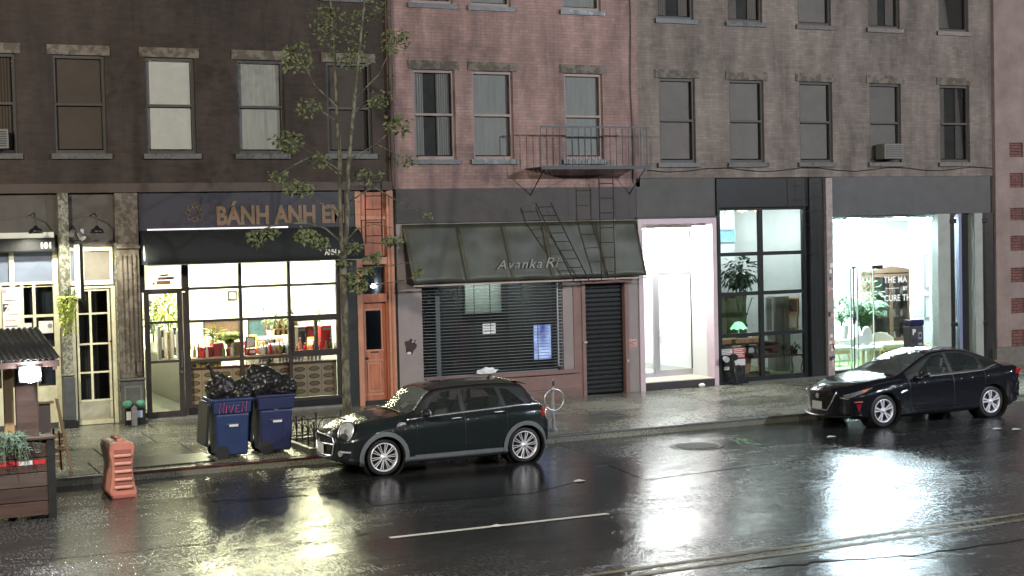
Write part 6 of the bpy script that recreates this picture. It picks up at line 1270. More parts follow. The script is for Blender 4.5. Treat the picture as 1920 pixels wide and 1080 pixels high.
def cls(c, row, sx):
    s_ = abs(c.y) > .45; p = (c.x, c.z)
    if row < 50 and s_ and (inpoly(p, A1_) or inpoly(p, A2_)) : return None
    if row >= 50: return K('body', M_cp)
    if s_ and row < 24 and (inpoly(p, B1_) or inpoly(p, B2_)): return K('wheel_arch_trim', M_trim, .014)
    if s_ and row < 16 and 1.1 < c.x < 3.02 and c.z < .305 and abs(c.y) > .7: return K('sill_trim', M_trim, .006)
    if 24 <= row < 32 and 1.25 < c.x < 3.75:
        for k, w in (('front_window', Wf), ('rear_window', Wr), ('quarter_window', Wq)):
            if inpoly(p, w): return K(k + ('_near' if 0 else ''), M_cglass)
        return K('window_surround', M_iron)
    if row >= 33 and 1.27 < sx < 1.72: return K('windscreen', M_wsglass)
    if row >= 33 and 3.53 < sx < 3.80: return K('rear_screen', M_cglass)
    if row >= 32 and sx >= 1.72 and sx <= 3.53: return K('roof', M_roof)
    if row >= 25 and .06 < sx < 1.20: return K('bonnet', M_cp)
    if s_ and 12 < row < 24 or (s_ and row < 24 and c.z > .31):
        if inpoly(p, Dfs): return K('front_door', M_cp)
        if inpoly(p, Drs): return K('rear_door', M_cp)
        if inpoly(p, Df) or inpoly(p, Dr): return K('door_gap', M_iron)  # dark faces round the doors stand for the shaded gap
    return K('body', M_cp)
car.build([A1_, A2_, B1_, B2_, Wf, Wr, Wq, Df, Dr, Dfs, Drs], cls)
for x in (fw, rw):
    for sd in (-1, 1):
        wheel(H, x, sd * (.80 - .1025), R, .236, 'mini', sd); MB().lathe([(.36, 0), (.36, .38), (0, .38)], (x, -.845 if sd < 0 else .845 - .38, R), 'y', 28).build('wheel_well', M_well, H, local=True) if sd < 0 else None
bx('floor_pan', M_well, H, .5, 3.6, -.55, .55, .2, .24, local=True); bx('dashboard', M_inner, H, 1.24, 1.55, -.66, .66, .72, .94, .04, local=True); bx('far_lining', M_inner, H, 1.3, 3.6, .70, .72, .3, .93, local=True); bx('near_lining', M_inner, H, 1.3, 3.6, -.72, -.70, .3, .90, local=True)
for x, y in ((1.75, -.36), (1.75, .36), (2.75, -.36), (2.75, .36)): seat(H, x, y, .45)
MB().tube([(1.68 + .05 * math.sin(a), -.36 + .18 * math.cos(a), .92 + .17 * math.sin(a)) for a in [k * .39 for k in range(16)]], .014, 6, closed=True).build('steering_wheel', M_inner, H, local=True)
line_on(car, 1.22, 3.84, 24, .015, M_chrome, 'belt_moulding'); line_on(car, .0 + .62, 1.24, 25, .004, M_iron, 'bonnet_gap')
MB().tube([car.surf(1.24 + .02, 33, -1 if k < 0 else 1) * 0 + Vector((0, 0, 0)) for k in ()] or [(1.19, -.60 + 1.2 * k / 12, 1.003 - .0 + .012 * math.sin(math.pi * k / 12)) for k in range(13)], .012, 6).build('cowl_trim', M_iron, H, local=True)
MB().tube([car.surf(x, 33) + Vector((0, -.006, .008)) for x in (1.38, 1.46, 1.55, 1.63, 1.70)], .009, 6).build('pillar_moulding', M_chrome, H, local=True)
for px, py in ((857, 784), (936.5, 772)):
    w = at(px, py, Ym - .875); l = w - H.location; MB().tube([(l.x - .085, -.855, l.z), (l.x - .07, -.885, l.z + .003), (l.x + .07, -.888, l.z + .006), (l.x + .085, -.855, l.z + .004)], .013, 8).build('door_handle', M_chrome, H, local=True, smooth=True)
l = Vector((1.50, -.93, 1.0)); m = MB(); m.ell(l, (.075, .11, .075), 18, 12); o = m.build('door_mirror', M_cp, H, local=True, smooth=True); MB().ell(l + Vector((.05, .0, 0)), (.04, .09, .06), 14, 10).build('mirror_glass', M_chrome, o, local=True, smooth=True); MB().tube([(1.52, -.76, .92), (1.50, -.86, .95)], .022, 8).build('mirror_arm', M_iron, o, local=True)
# headlamps, grille, bumper intake
def lamp(yc, zc, ry, rz, name='headlamp'):
    c = car.warp(.17, yc, zc); nrm = Vector((-.80, -.52 if yc < 0 else .52, .34)).normalized(); up = Vector((.42, 0, .9)); up = (up - nrm * up.dot(nrm)).normalized(); sd = up.cross(nrm).normalized(); c = c + nrm * .04
    P = lambda a, s_, d: c + sd * (ry * s_ * math.cos(a)) + up * (rz * s_ * math.sin(a)) + nrm * d
    n = 32; ring = MB().tube([P(k * 2 * math.pi / n, 1, .012) for k in range(n)], .012, 8, closed=True).build(name, M_chrome, H, local=True, smooth=True)
    m = MB(); m.v = [tuple(P(0, 0, -.01))] + [tuple(P(k * 2 * math.pi / n, .95, -.0)) for k in range(n)]; m.f = [(0, 1 + k, 1 + (k + 1) % n) for k in range(n)]; m.build('reflector', mat('lamp_reflector', (.75, .76, .75), .35, .3, var=.3, vscale=30), ring, local=True, smooth=True)
    MB().tube([P(k * 2 * math.pi / n, .72, .006) for k in range(n)], .006, 6, closed=True).build('inner_ring', M_silver, ring, local=True, smooth=True); MB().ell(P(0, 0, .006), (.035, .035, .035), 12, 8).build('projector', M_lens, ring, local=True, smooth=True)
    m = MB(); m.v = [tuple(P(0, 0, .045))] + [tuple(P(k * 2 * math.pi / n, s_, .045 - .03 * s_ * s_)) for s_ in (.5, 1.0) for k in range(n)]; m.f = [(0, 1 + k, 1 + (k + 1) % n) for k in range(n)] + [(1 + k, 1 + n + k, 1 + n + (k + 1) % n, 1 + (k + 1) % n) for k in range(n)]; m.build('lens', M_lens, ring, local=True, smooth=True)
lamp(-.565, .735, .15, .17); lamp(.52, .69, .12, .13)
fx = lambda y: .26 * (y / .86) ** 2
G = [(-.42, .655), (-.20, .685), (.20, .685), (.42, .655), (.46, .56), (.40, .36), (.20, .31), (-.20, .31), (-.40, .36), (-.46, .56)]
MB().add([(fx(y) - .012, y, z) for y, z in G] + [(-.012, 0, .5)], [(i, (i + 1) % 10, 10) for i in range(10)]).build('grille', M_iron, H, local=True)
def gl(P): 
    Q = []
    for (a, b), (c, d) in zip(P, P[1:]):
        for k in range(5): t = k / 5; y = a + (c - a) * t; Q.append((fx(y) - .022, y, b + (d - b) * t))
    Q.append((fx(P[-1][0]) - .022, P[-1][0], P[-1][1])); return Q
MB().tube(gl(G + [G[0]])[:-1], .013, 6, closed=True).build('grille_surround', M_chrome, H, local=True, smooth=True); MB().tube(gl([(-.44, .535), (.44, .535)]), .010, 6).build('grille_bar', M_chrome, H, local=True)
for z in (.575, .60, .625): MB().tube(gl([(-.40, z), (.40, z)]), .005, 5).build('grille_slat', M_iron, H, local=True)
MB().tube(gl([(-.38, .345), (.38, .345)]), .014, 6).build('bumper_bar', M_chrome, H, local=True); plate(H, (-.035, 0, .445), (-1, 0, .05))
for sd in (-1, 1): y = sd * .60; MB().cyl((fx(y) - .0, y, .40), (fx(y) - .03, y - sd * -.012, .40), .05, n=18).build('fog_lamp', M_lens if 0 else mat('fog_glass', (.5, .5, .5), .15, .4), H, local=True); MB().obox((fx(.70) + .0, sd * .70, .43), (.05, sd * .07, .0), (0, 0, .012), (.01, 0, 0)).build('bumper_blade', M_silver, H, local=True)
MB().obox((.36, -.05, .905), (.03, 0, .004), (0, .14, 0), (0, 0, .014)).build('bonnet_scoop', M_iron, H, local=True, bevel=.006)
MB().obox((fx(.83) + .30, -.815, .56), (.02, .0, .05), (0, .008, 0), (.004, 0, 0)).build('side_marker', M_amber, H, local=True)
l = at(752, 797, Ym - .86) - H.location; MB().obox((l.x, -.868, l.z), (.07, 0, .012), (0, .006, 0), (.0, 0, .018)).build('side_scuttle', M_chrome, H, local=True, bevel=.008); MB().tube([(l.x - .08, -.872, l.z - .02), (l.x - .03, -.872, l.z + .04), (l.x + .07, -.872, l.z + .03), (l.x + .085, -.872, l.z - .005)], .008, 6).build('scuttle_trim', M_chrome, H, local=True)
p0 = car.surf(3.80, 18); MB().obox((3.76, -.745, .82), (.05, .03, 0), (-.01, .02, 0), (.02, 0, .10)).build('tail_lamp', M_redlens, H, local=True, bevel=.02); MB().tube([(3.80, -.77, .73), (3.78, -.775, .82), (3.81, -.755, .92), (3.87, -.70, .93)], .011, 6).build('tail_lamp_ring', M_chrome, H, local=True, smooth=True)
for k in range(2): MB().obox((1.36 + .012 * k, -.36 - k * -.12, 1.085 + .004 * k), (.05, 0, .033), (0, .05, 0), (.0, 0, .001)).build('windscreen_sticker', M_paper, H, local=True)
MB().obox((3.46, 0, 1.355), (.10, 0, -.03), (0, .48, 0), (.0, 0, .010)).build('roof_spoiler', M_roof, H, local=True, bevel=.008); MB().cyl((3.05, 0, 1.41), (3.11, 0, 1.47), .03, .012, 8).build('aerial', M_iron, H, local=True)
for k in range(2): MB().tube([(1.22, -.45 + .55 * k, 1.01), (1.30, -.1 + .5 * k, 1.065), (1.33, .1 + .45 * k, 1.085)], .007, 5).build('wiper', M_iron, H, local=True)

# ---- sedan
Ys2 = 23.62 + .82
D = thing('parked_car', 'black wet sedan with a crumpled rear corner parked before the bright gallery', 'car', (19.025 - .93, Ys2, 0))
T = dict(ztop=[(0, .70), (.06, .765), (.2, .83), (.5, .90), (.9, .955), (1.25, .995), (1.36, 1.01), (1.7, 1.18), (2.1, 1.35), (2.4, 1.425), (2.75, 1.447), (3.1, 1.43), (3.5, 1.335), (3.9, 1.17), (4.12, 1.09), (4.4, 1.075), (4.55, 1.06), (4.64, .97)],
         zbelt=[(0, .66), (.2, .74), (.5, .80), (.9, .86), (1.3, .905), (2, .935), (3, .96), (3.6, .99), (4.0, 1.02), (4.4, 1.02), (4.64, .94)],
         wmax=[(0, .60), (.1, .74), (.3, .84), (.7, .895), (1.3, .905), (3.5, .905), (4.1, .88), (4.45, .82), (4.64, .72)],
         wbelt=[(0, .5), (.2, .66), (.5, .74), (.9, .79), (1.3, .82), (2, .82), (3, .82), (3.6, .80), (4.1, .76), (4.45, .71), (4.64, .64)],
         wroof=[(0, .42), (.5, .60), (1.25, .72), (1.36, .73), (2.1, .60), (2.4, .565), (3.1, .555), (3.6, .58), (3.9, .62), (4.15, .62), (4.64, .5)],
         zr=[(0, .685), (.2, .79), (.5, .87), (.9, .925), (1.25, .965), (1.36, .99), (1.7, 1.12), (2.1, 1.28), (2.4, 1.355), (2.8, 1.38), (3.2, 1.35), (3.6, 1.24), (3.9, 1.125), (4.15, 1.06), (4.5, 1.045), (4.64, .955)],
         zbot=[(0, .26), (.15, .20), (.5, .17), (4.0, .19), (4.5, .27), (4.64, .36)])
car2 = Car(T, D, 4.64, .905, .34, .22, crumple=1); M_dp = paint('black_blue_paint', (.008, .009, .012), .22, .12)
fw, rw, R = .93, 3.64, .325; A1s, A2s = circ(fw, R, .37), circ(rw, R, .37)
Vf = [(1.72, .96), (2.58, .978), (2.58, 1.345), (2.30, 1.315)]; Vr = [(2.66, .982), (3.42, 1.012), (3.36, 1.235), (3.06, 1.33), (2.66, 1.348)]; Vq = [(3.49, 1.02), (3.80, 1.08), (3.46, 1.205)]
Ef = [(1.52, .29), (2.62, .29), (2.62, .97), (1.52, .92)]; Er = [(2.62, .29), (3.22, .29), (3.40, .60), (3.45, .99), (2.62, .97)]; Efs, Ers = shrink(Ef, .007), shrink(Er, .007)
def cls2(c, row, sx):
    s_ = abs(c.y) > .45; p = (c.x, c.z)
    if row < 50 and s_ and (inpoly(p, A1s) or inpoly(p, A2s)): return None
    if row >= 50: return K('body', M_dp)
    if 24 <= row < 32 and 1.5 < c.x < 3.95:
        for k, w in (('front_window', Vf), ('rear_window', Vr), ('quarter_window', Vq)):
            if inpoly(p, w): return K(k, M_cglass)
        if c.x < 3.9: return K('window_surround', M_iron)
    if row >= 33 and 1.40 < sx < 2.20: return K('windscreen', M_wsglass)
    if row >= 33 and 3.32 < sx < 4.02: return K('rear_screen', M_cglass)
    if row >= 32 and 2.20 <= sx <= 3.4: return K('roof', M_dp)
    if row >= 25 and .08 < sx < 1.34: return K('bonnet', M_dp)
    if s_ and row < 24 and c.z > .29:
        if inpoly(p, Efs): return K('front_door', M_dp)
        if inpoly(p, Ers): return K('rear_door', M_dp)
        if inpoly(p, Ef) or inpoly(p, Er): return K('door_gap', M_iron)  # sedan door gaps, shade put in as dark faces
    return K('body', M_dp)
car2.build([A1s, A2s, Vf, Vr, Vq, Ef, Er, Efs, Ers], cls2)
for x in (fw, rw):
    for sd in (-1, 1): wheel(D, x, sd * (.82 - .1025), R, .225, 'sedan', sd); MB().lathe([(.375, 0), (.375, .38), (0, .38)], (x, -.885, R), 'y', 28).build('wheel_well', M_well, D, local=True) if sd < 0 else None
bx('floor_pan', M_well, D, .5, 4.1, -.58, .58, .2, .24, local=True); bx('dashboard', M_inner, D, 1.38, 1.85, -.70, .70, .72, .95, .04, local=True); bx('far_lining', M_inner, D, 1.5, 4.0, .74, .76, .3, .93, local=True); bx('near_lining', M_inner, D, 1.5, 4.0, -.76, -.74, .3, .92, local=True); bx('parcel_shelf', M_inner, D, 3.5, 4.1, -.6, .6, .95, .98, local=True)
for x, y in ((2.0, -.38), (2.0, .38), (2.95, -.38), (2.95, .38)): seat(D, x, y, .43)
MB().tube([(1.92 + .05 * math.sin(a), -.38 + .18 * math.cos(a), .90 + .17 * math.sin(a)) for a in [k * .39 for k in range(16)]], .014, 6, closed=True).build('steering_wheel', M_inner, D, local=True)
line_on(car2, 1.75, 3.48, 24, .007, M_chrome, 'belt_moulding'); P = [car2.surf(3.48, 24) + Vector((0, -.004, 0)), car2.surf(3.66, 26) + Vector((0, -.006, 0)), car2.surf(3.84, 28) + Vector((0, -.006, 0))]; MB().tube(P, .007, 6).build('quarter_moulding', M_chrome, D, local=True)
line_on(car2, .55, 1.36, 25, .004, M_iron, 'bonnet_gap')
for x, z in ((2.50, .83), (3.30, .86)): MB().tube([(x - .09, -.895, z), (x - .07, -.925, z + .003), (x + .07, -.927, z + .006), (x + .09, -.90, z + .004)], .012, 8).build('door_handle', M_dp, D, local=True, smooth=True)
o = MB().ell((1.80, -1.0, 1.0), (.08, .11, .07), 18, 12).build('door_mirror', M_dp, D, local=True, smooth=True); MB().tube([(1.82, -.82, .94), (1.80, -.92, .97)], .022, 8).build('mirror_arm', M_iron, o, local=True); MB().ell((1.85, -1.0, 1.0), (.04, .09, .055), 12, 8).build('mirror_glass', M_chrome, o, local=True, smooth=True)
f2 = lambda y: .34 * (y / .905) ** 2
G2 = [(-.40, .69), (-.30, .50), (-.22, .36), (.22, .36), (.30, .50), (.40, .69)]
MB().add([(f2(y) - .012, y, z) for y, z in G2] + [(-.012, 0, .55)], [(i, (i + 1) % 6, 6) for i in range(6)]).build('grille', M_iron, D, local=True)
def g2(P):
    Q = []
    for (a, b), (c, d) in zip(P, P[1:]):
        for k in range(5): t = k / 5; y = a + (c - a) * t; Q.append((f2(y) - .024, y, b + (d - b) * t))
    Q.append((f2(P[-1][0]) - .024, P[-1][0], P[-1][1])); return Q
MB().tube(g2([(-.47, .72), (-.34, .48), (-.25, .35), (.25, .35), (.34, .48), (.47, .72)]), .016, 6).build('grille_surround', M_chrome, D, local=True, smooth=True)
for k in range(5): MB().tube(g2([(-.36 + .03 * k, .665 - .035 * k), (.36 - .03 * k, .665 - .035 * k)]), .006, 5).build('grille_slat', M_dark, D, local=True)
MB().cyl((-.035, 0, .62), (-.045, 0, .62), .05, n=18).build('round_badge', M_chrome, D, local=True); plate(D, (-.05, 0, .44), (-1, 0, .05))
MB().tube(g2([(-.72, .245), (-.3, .225), (.3, .225), (.72, .245)]), .02, 6).build('lower_lip', M_black, D, local=True)
for sd in (-1, 1):   # swept headlamps and fog recesses following the corner
    def hp(y, z, off=.012): return car2.warp(0, y, z) if 0 else None
    top = []; bot = []
    for k in range(9):
        t = k / 8; xx = .03 + .58 * t ** 1.5; S0 = car2.sec(xx); r1_ = 20 + int(2 * t); a = car2.surf(xx, 23, sd); b = car2.surf(xx, 20 if t < .8 else 22, sd); out = Vector((-.012, sd * .012, .006)); top.append(a + out); bot.append((b * (1 - .75 * t) + a * .75 * t) + out)
    m = MB(); m.v = [tuple(v) for v in top + bot]; m.f = [(k, k + 1, 9 + k + 1, 9 + k) for k in range(8)]; o = m.build('headlamp', mat('headlamp_chrome', (.42, .44, .47), .2, .6, var=.5, vscale=22), D, local=True, smooth=True)
    m = MB(); m.v = [tuple(v + Vector((-.006, sd * .006, .003))) for v in top[5:] + bot[5:]]; n = len(top) - 5; m.f = [(k, k + 1, n + k + 1, n + k) for k in range(n - 1)]; m.build('turn_signal', M_amber, o, local=True, smooth=True)
    MB().tube([v + Vector((-.01, sd * .01, .002)) for v in bot], .007, 6).build('lamp_strip', M_chrome, o, local=True)
    for k in range(3): MB().ell(top[1 + k] * .5 + bot[1 + k] * .5 + Vector((-.008, sd * .008, 0)), (.022, .026, .022), 12, 8).build('projector', M_lens, o, local=True, smooth=True)
    y = sd * .78; c = car2.warp(.06, y, .42); MB().add([(c.x + .01, c.y, c.z + .07), (c.x + .10, c.y + sd * .045, c.z + .07), (c.x + .05, c.y + sd * .03, c.z - .09)], [(0, 1, 2)]).build('fog_recess', mat('dark_red_reflection', (.22, .015, .025), .2) if sd < 0 else M_iron, D, local=True); MB().tube([(c.x - .03, c.y - .0, c.z + .11), (c.x + .12, c.y + sd * .06, c.z + .115)], .010, 6).build('fog_blade', mat('pink_reflection', (.7, .15, .15), .2) if sd < 0 else M_silver, D, local=True)  # near fog corner coloured red and pink to paint a red reflection
    MB().obox((4.41, sd * .76, .90), (.10, -sd * .045, 0), (0, .015, 0), (.02, 0, .055)).build('tail_lamp', M_redlens, D, local=True, bevel=.015)
MB().tube([(1.28, -.68 + 1.36 * k / 12, 1.0 + .014 * math.sin(math.pi * k / 12)) for k in range(13)], .014, 6).build('cowl_trim', M_iron, D, local=True)
MB().tube([car2.surf(x, 13) + Vector((0, -.006, 0)) for x in (1.35, 1.6, 2.0, 2.4)], .006, 6).build('body_crease', M_dp, D, local=True) ; MB().obox((1.36, -.905, .68), (.07, 0, .018), (0, .004, 0), (0, 0, .012)).build('fender_badge', M_chrome, D, local=True, bevel=.004)
# ================================================================== STREET OBJECTS
M_bin = mat('blue_bin_plastic', (.028, .050, .135), .38, var=.12, vscale=5, bump=.06, bscale=60); M_bin2 = mat('indigo_bin_plastic', (.028, .036, .100), .38, var=.12, vscale=5)
M_bag = mat('black_bag_film', (.016, .016, .017), .30, spec=.5, bump=.25, bscale=34); M_grf = mat('pink_marker', (.55, .10, .26), .5)
def bag(name, label, c, r, seed, knot=None, sub=5, amp=.33):
    t = thing(name, label, 'rubbish bag', (c[0], c[1], c[2] - r[2])); bm = bmesh.new(); bmesh.ops.create_icosphere(bm, subdivisions=sub, radius=1)
    for v in bm.verts:
        d = v.co.normalized(); n = mnoise.noise(d * 1.3 + Vector((seed, 0, 0))); rg = 1 - abs(mnoise.noise(d * 3.2 + Vector((0, seed, 0)))) * 2.0; rg2 = 1 - abs(mnoise.noise(d * 7 + Vector((0, 0, seed)))) * 2
        rg3 = 1 - abs(mnoise.noise(d * 15 + Vector((seed, seed, 0)))) * 2; k = .88 + amp * n + .10 * rg + .07 * rg2 + .012 * rg3; p = Vector((d.x * r[0], d.y * r[1], d.z * r[2])) * k; p.z = max(p.z, -r[2] * .8); v.co = p + Vector((0, 0, r[2]))
    me = bpy.data.meshes.new('film'); bm.to_mesh(me); bm.free(); me.materials.append(M_bag); o = bpy.data.objects.new('film', me); C.objects.link(o); o.parent = t
    me.shade_smooth()
    if knot:
        kx, kz = knot; m = MB(); P = [(c[0] + kx * .4, c[1], c[2] + r[2] * .7), (c[0] + kx * .75, c[1] - .02, c[2] + kz * .8), (c[0] + kx, c[1] - .01, c[2] + kz)]; m.tube(P, [.07, .022, .045], 7); m.build('knot', M_bag, t)
    return t
def bin_(label, px, py, m, lidside=True, seed=0, graffiti=None, num=None):
    g = GP(px, py, .14); x, y = g.x, g.y; z0 = zp(x, y + .3); t = thing('wheelie_bin', label, 'bin', (x, y, z0), 'blue wheeled bins at the kerb'); z = z0
    def fr(z1, z2, w1, w2, d1, d2, name, mm, bev):
        cy = y + .32; MB().add([(x - w1, cy - d1, z + z1), (x + w1, cy - d1, z + z1), (x + w1, cy + d1, z + z1), (x - w1, cy + d1, z + z1), (x - w2, cy - d2, z + z2), (x + w2, cy - d2, z + z2), (x + w2, cy + d2, z + z2), (x - w2, cy + d2, z + z2)],
            [(3, 2, 1, 0), (4, 5, 6, 7), (0, 1, 5, 4), (1, 2, 6, 5), (2, 3, 7, 6), (3, 0, 4, 7)]).build(name, mm, t, bev, seg=3); return C.objects[-1]
    b = fr(.05, .80, .27, .30, .27, .31, 'body', m, .05); fr(.78, 1.02, .325, .345, .325, .345, 'collar', m, .035); fr(1.0, 1.05, .365, .368, .365, .368, 'rim', m, .015)
    yy = y + .32 - .262
    MB().add([(x - .12, yy - .010, z + .12), (x + .12, yy - .010, z + .12), (x + .13, yy - .055, z + .62), (x - .13, yy - .055, z + .62), (x - .12, yy + .03, z + .12), (x + .12, yy + .03, z + .12), (x + .13, yy + .0, z + .62), (x - .13, yy + .0, z + .62)], [(0, 1, 2, 3), (7, 6, 5, 4), (0, 4, 5, 1), (1, 5, 6, 2), (2, 6, 7, 3), (3, 7, 4, 0)]).build('front_panel', m, b, .015)
    MB().box(x - .07, x + .09, yy - .074, yy - .058, z + .56, z + .60).build('white_tab', M_paper, b, .004)
    for s in (-1, 1): MB().cyl((x - .19, y + .34 + s * .27 - .03, z + .12), (x - .19, y + .34 + s * .27 + .03, z + .12), .12, n=24).build('wheel', M_tyre, t)
    MB().cyl((x - .19, y + .08, z + .12), (x - .19, y + .60, z + .12), .012, n=8).build('axle', M_iron, t)
    MB().tube([(x - .33, y + .06, z + .98), (x - .42, y + .07, z + 1.0), (x - .42, y + .57, z + 1.0), (x - .33, y + .58, z + .98)], .018, 8).build('handle', m, t)
    MB().add([(x - .43, y - .02, z + .98), (x - .40, y - .02, z + .98), (x - .40, y + .66, z + .98), (x - .43, y + .66, z + .98), (x - .50, y + .0, z + .26), (x - .44, y + .0, z + .22), (x - .44, y + .64, z + .22), (x - .50, y + .64, z + .26)], [(3, 2, 1, 0), (4, 5, 6, 7), (0, 1, 5, 4), (1, 2, 6, 5), (2, 3, 7, 6), (3, 0, 4, 7)]).build('lid', mat('black_lid', (.02, .021, .024), .4), t, .025)
    if graffiti:
        yg = y + .32 - .352
        L = {'N': [(0, 0), (0, 1), (.7, 0), (.7, 1)], 'I': [(0, 0), (.05, .9)], 'V': [(0, .9), (.3, 0), (.7, 1)], 'E': [(.65, .9), (0, .85), (.05, .45), (.5, .5), (.05, .45), (0, .05), (.7, .1)]}
        xx = x - .24
        for ch in graffiti:
            P = [(xx + a * .105 + .015 * b_, yg - .004, z + .80 + b_ * .17 * (1.1 if ch == 'N' else .85)) for a, b_ in L[ch]]; MB().tube(P, .006, 5).build('graffiti_letter', M_grf, b); xx += .115 if ch != 'I' else .05
        bx('side_label', M_paper, b, x - .352, x - .347, y + .12, y + .2, z + .84, z + .96)
    if num: text_mesh('lettering', num, mat('faint_white_print', (.28, .28, .42), .5), .10, b, (x - .05, y + .32 - .318, z + .77))
    return x, y, z
xb1, yb1_, zb1 = bin_('left blue wheeled bin with pink scrawled letters under a knotted black bag', 439, 862, M_bin, graffiti='NIVEN')
xb2_, yb2, zb2_ = bin_('right blue wheeled bin with a faint number under heaped black bags', 521, 853, M_bin2, num='47')
bag('rubbish_bag', 'knotted black bag bulging out of the left blue bin', (xb1 - .13, yb1_ + .3, zb1 + 1.21), (.25, .24, .27), 1.3, knot=(-.22, .42))
bag('rubbish_bag', 'small black bag filling the right corner of the left blue bin', (xb1 + .2, yb1_ + .25, zb1 + 1.12), (.2, .2, .2), 4.1)
bag('rubbish_bag', 'largest black bag heaped high between the two blue bins', (xb2_ - .22, yb2 + .32, zb2_ + 1.25), (.34, .27, .28), 7.7, knot=(.22, .40), amp=.4)
bag('rubbish_bag', 'low black bag spread over the right side of the right blue bin', (xb2_ + .2, yb2 + .28, zb2_ + 1.14), (.25, .26, .2), 11.2, amp=.4)

# orange plastic barrier, end on
g = GP(232, 933, 0); bxx, byy = g.x, g.y; t = thing('plastic_barrier', 'salmon orange waisted plastic road barrier with ribbed end standing on the wet road', 'barrier', (bxx, byy, 0))
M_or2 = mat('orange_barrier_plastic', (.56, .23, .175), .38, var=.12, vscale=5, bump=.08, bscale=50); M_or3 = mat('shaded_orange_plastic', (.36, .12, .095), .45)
pr = [(.205, .04), (.21, .10), (.185, .22), (.165, .36), (.155, .52), (.165, .68), (.19, .82), (.20, .92), (.18, .99), (.13, 1.02)]
m = MB(); secs = [(0, .93), (.02, 1.0), (.2, 1.0), (.25, .95), (.45, .95), (.5, 1.0), (.76, 1.0), (.78, .93)]
for yy, k in secs:
    ring = [(w * k, z) for w, z in pr] + [(-w * k, z) for w, z in reversed(pr)]; m.v += [(bxx + w, byy + yy, z * .84) for w, z in ring]
n = 2 * len(pr); m.f = [(k * n + i, k * n + (i + 1) % n, (k + 1) * n + (i + 1) % n, (k + 1) * n + i) for k in range(len(secs) - 1) for i in range(n)] + [tuple(range(n)), tuple(range((len(secs)) * n - 1, (len(secs) - 1) * n - 1, -1))]
m.build('shell', M_or2, t, .012, seg=2)
for k in range(5): z = .14 + k * .122; bx('rib', mat('highlit_orange_rib', (.66, .36, .29), .3, var=.15, vscale=14), t, bxx - .135, bxx + .135, byy - .045, byy + .012, z, z + .052, .02, seg=3)  # ribs coloured paler to paint the highlights on them
for k in range(5): z = .195 + k * .122; bx('groove', M_or3, t, bxx - .125, bxx + .125, byy - .012, byy - .003, z + .004, z + .064)  # strips coloured darker to paint the shade between the ribs
for yy in (.12, .36, .62): MB().lathe([(0, .0), (.06, .0), (.06, .03), (.05, .045), (0, .045)], (bxx, byy + yy, .855), n=16).build('filler_cap', M_or2, t, smooth=False)
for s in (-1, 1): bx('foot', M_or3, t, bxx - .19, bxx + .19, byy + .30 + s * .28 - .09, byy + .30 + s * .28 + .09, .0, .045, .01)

# bike ring
g = GP(1038, 808, .14); x, y, z = g.x, g.y, zp(g.x, g.y); t = thing('bike_rack', 'galvanised bike ring on a round post beside the hatchback rear bumper', 'bike rack', (x, y, z))
MB().cyl((x, y, z + .01), (x, y, z + .98), .030, n=16).cyl((x, y, z + .98), (x, y, z + 1.0), .03, .015, 16).build('post', M_galv, t, smooth=False); MB().lathe([(0, 0), (.10, 0), (.10, .015), (.055, .03), (.035, .05), (0, .05)], (x, y, z), n=24).build('base_flange', M_galv, t)
MB().tube([(x + .205 * math.cos(a), y - .05, z + .60 + .205 * math.sin(a)) for a in [k * math.pi / 18 for k in range(36)]], .016, 8, closed=True).build('ring', M_galv, t, smooth=True); MB().box(x - .022, x + .022, y - .035, y - .028, z + .86, z + .96).build('sticker', mat('dark_maroon_scrap', (.045, .018, .022)), t)

# pay station
g = Vector((at(1713, 650, 26.1).x, 26.1, 0)); x, y = g.x, g.y; z = zp(x, y); zt12 = at(1713, 599, y).z; t = thing('parking_machine', 'dark pay station lettered P with a blue solar cap behind the sedan', 'parking machine', (x, y, z))
M_pm = mat('grey_black_cabinet', (.045, .045, .055), .4, var=.2, vscale=8)
bx('cabinet', M_pm, t, x - .18, x + .18, y - .12, y + .12, z, zt12 - .14, .015); bx('solar_cap', mat('blue_black_cap', (.018, .02, .07), .25), t, x - .15, x + .19, y - .14, y + .14, zt12 - .137, zt12, .03); bx('screen', mat('screen_grey', (.30, .30, .32), .2), t, x + .03, x + .12, y - .128, y - .121, zt12 - .42, zt12 - .27)
bx('screen_pane', M_iron, t, x + .05, x + .10, y - .134, y - .129, zt12 - .38, zt12 - .31); text_mesh('lettering', 'P', M_whitep, .17, t, (x - .13, y - .124, zt12 - .32), bold=.006); bx('coin_slot', M_dark, t, x - .14, x - .02, y - .127, y - .121, zt12 - .5, zt12 - .40)
for k in range(3): bx('instruction_line', M_paper, t, x + .03, x + .13, y - .125, y - .1215, zt12 - .52 - .03 * k, zt12 - .51 - .03 * k)

# white bag on the sill, clutter
c = Vector((WX(910), YF - .035, WZ(910, 701) + .004)); t = thing('white_bag', 'crumpled bright white plastic bag lying on the pink sill of the shuttered window', 'bag', c); bm = bmesh.new(); bmesh.ops.create_icosphere(bm, subdivisions=3, radius=1)
for v in bm.verts:
    d = v.co.normalized(); k = 1 + .5 * mnoise.noise(d * 2.1) + .12 * mnoise.noise(d * 7); v.co = Vector((d.x * .23 * k, d.y * .05 * k, max(0, .05 + d.z * .085 * k)))
me = bpy.data.meshes.new('film'); bm.to_mesh(me); bm.free(); me.materials.append(mat('white_film', (.85, .87, .9), .3)); o = bpy.data.objects.new('film', me); C.objects.link(o); o.parent = t

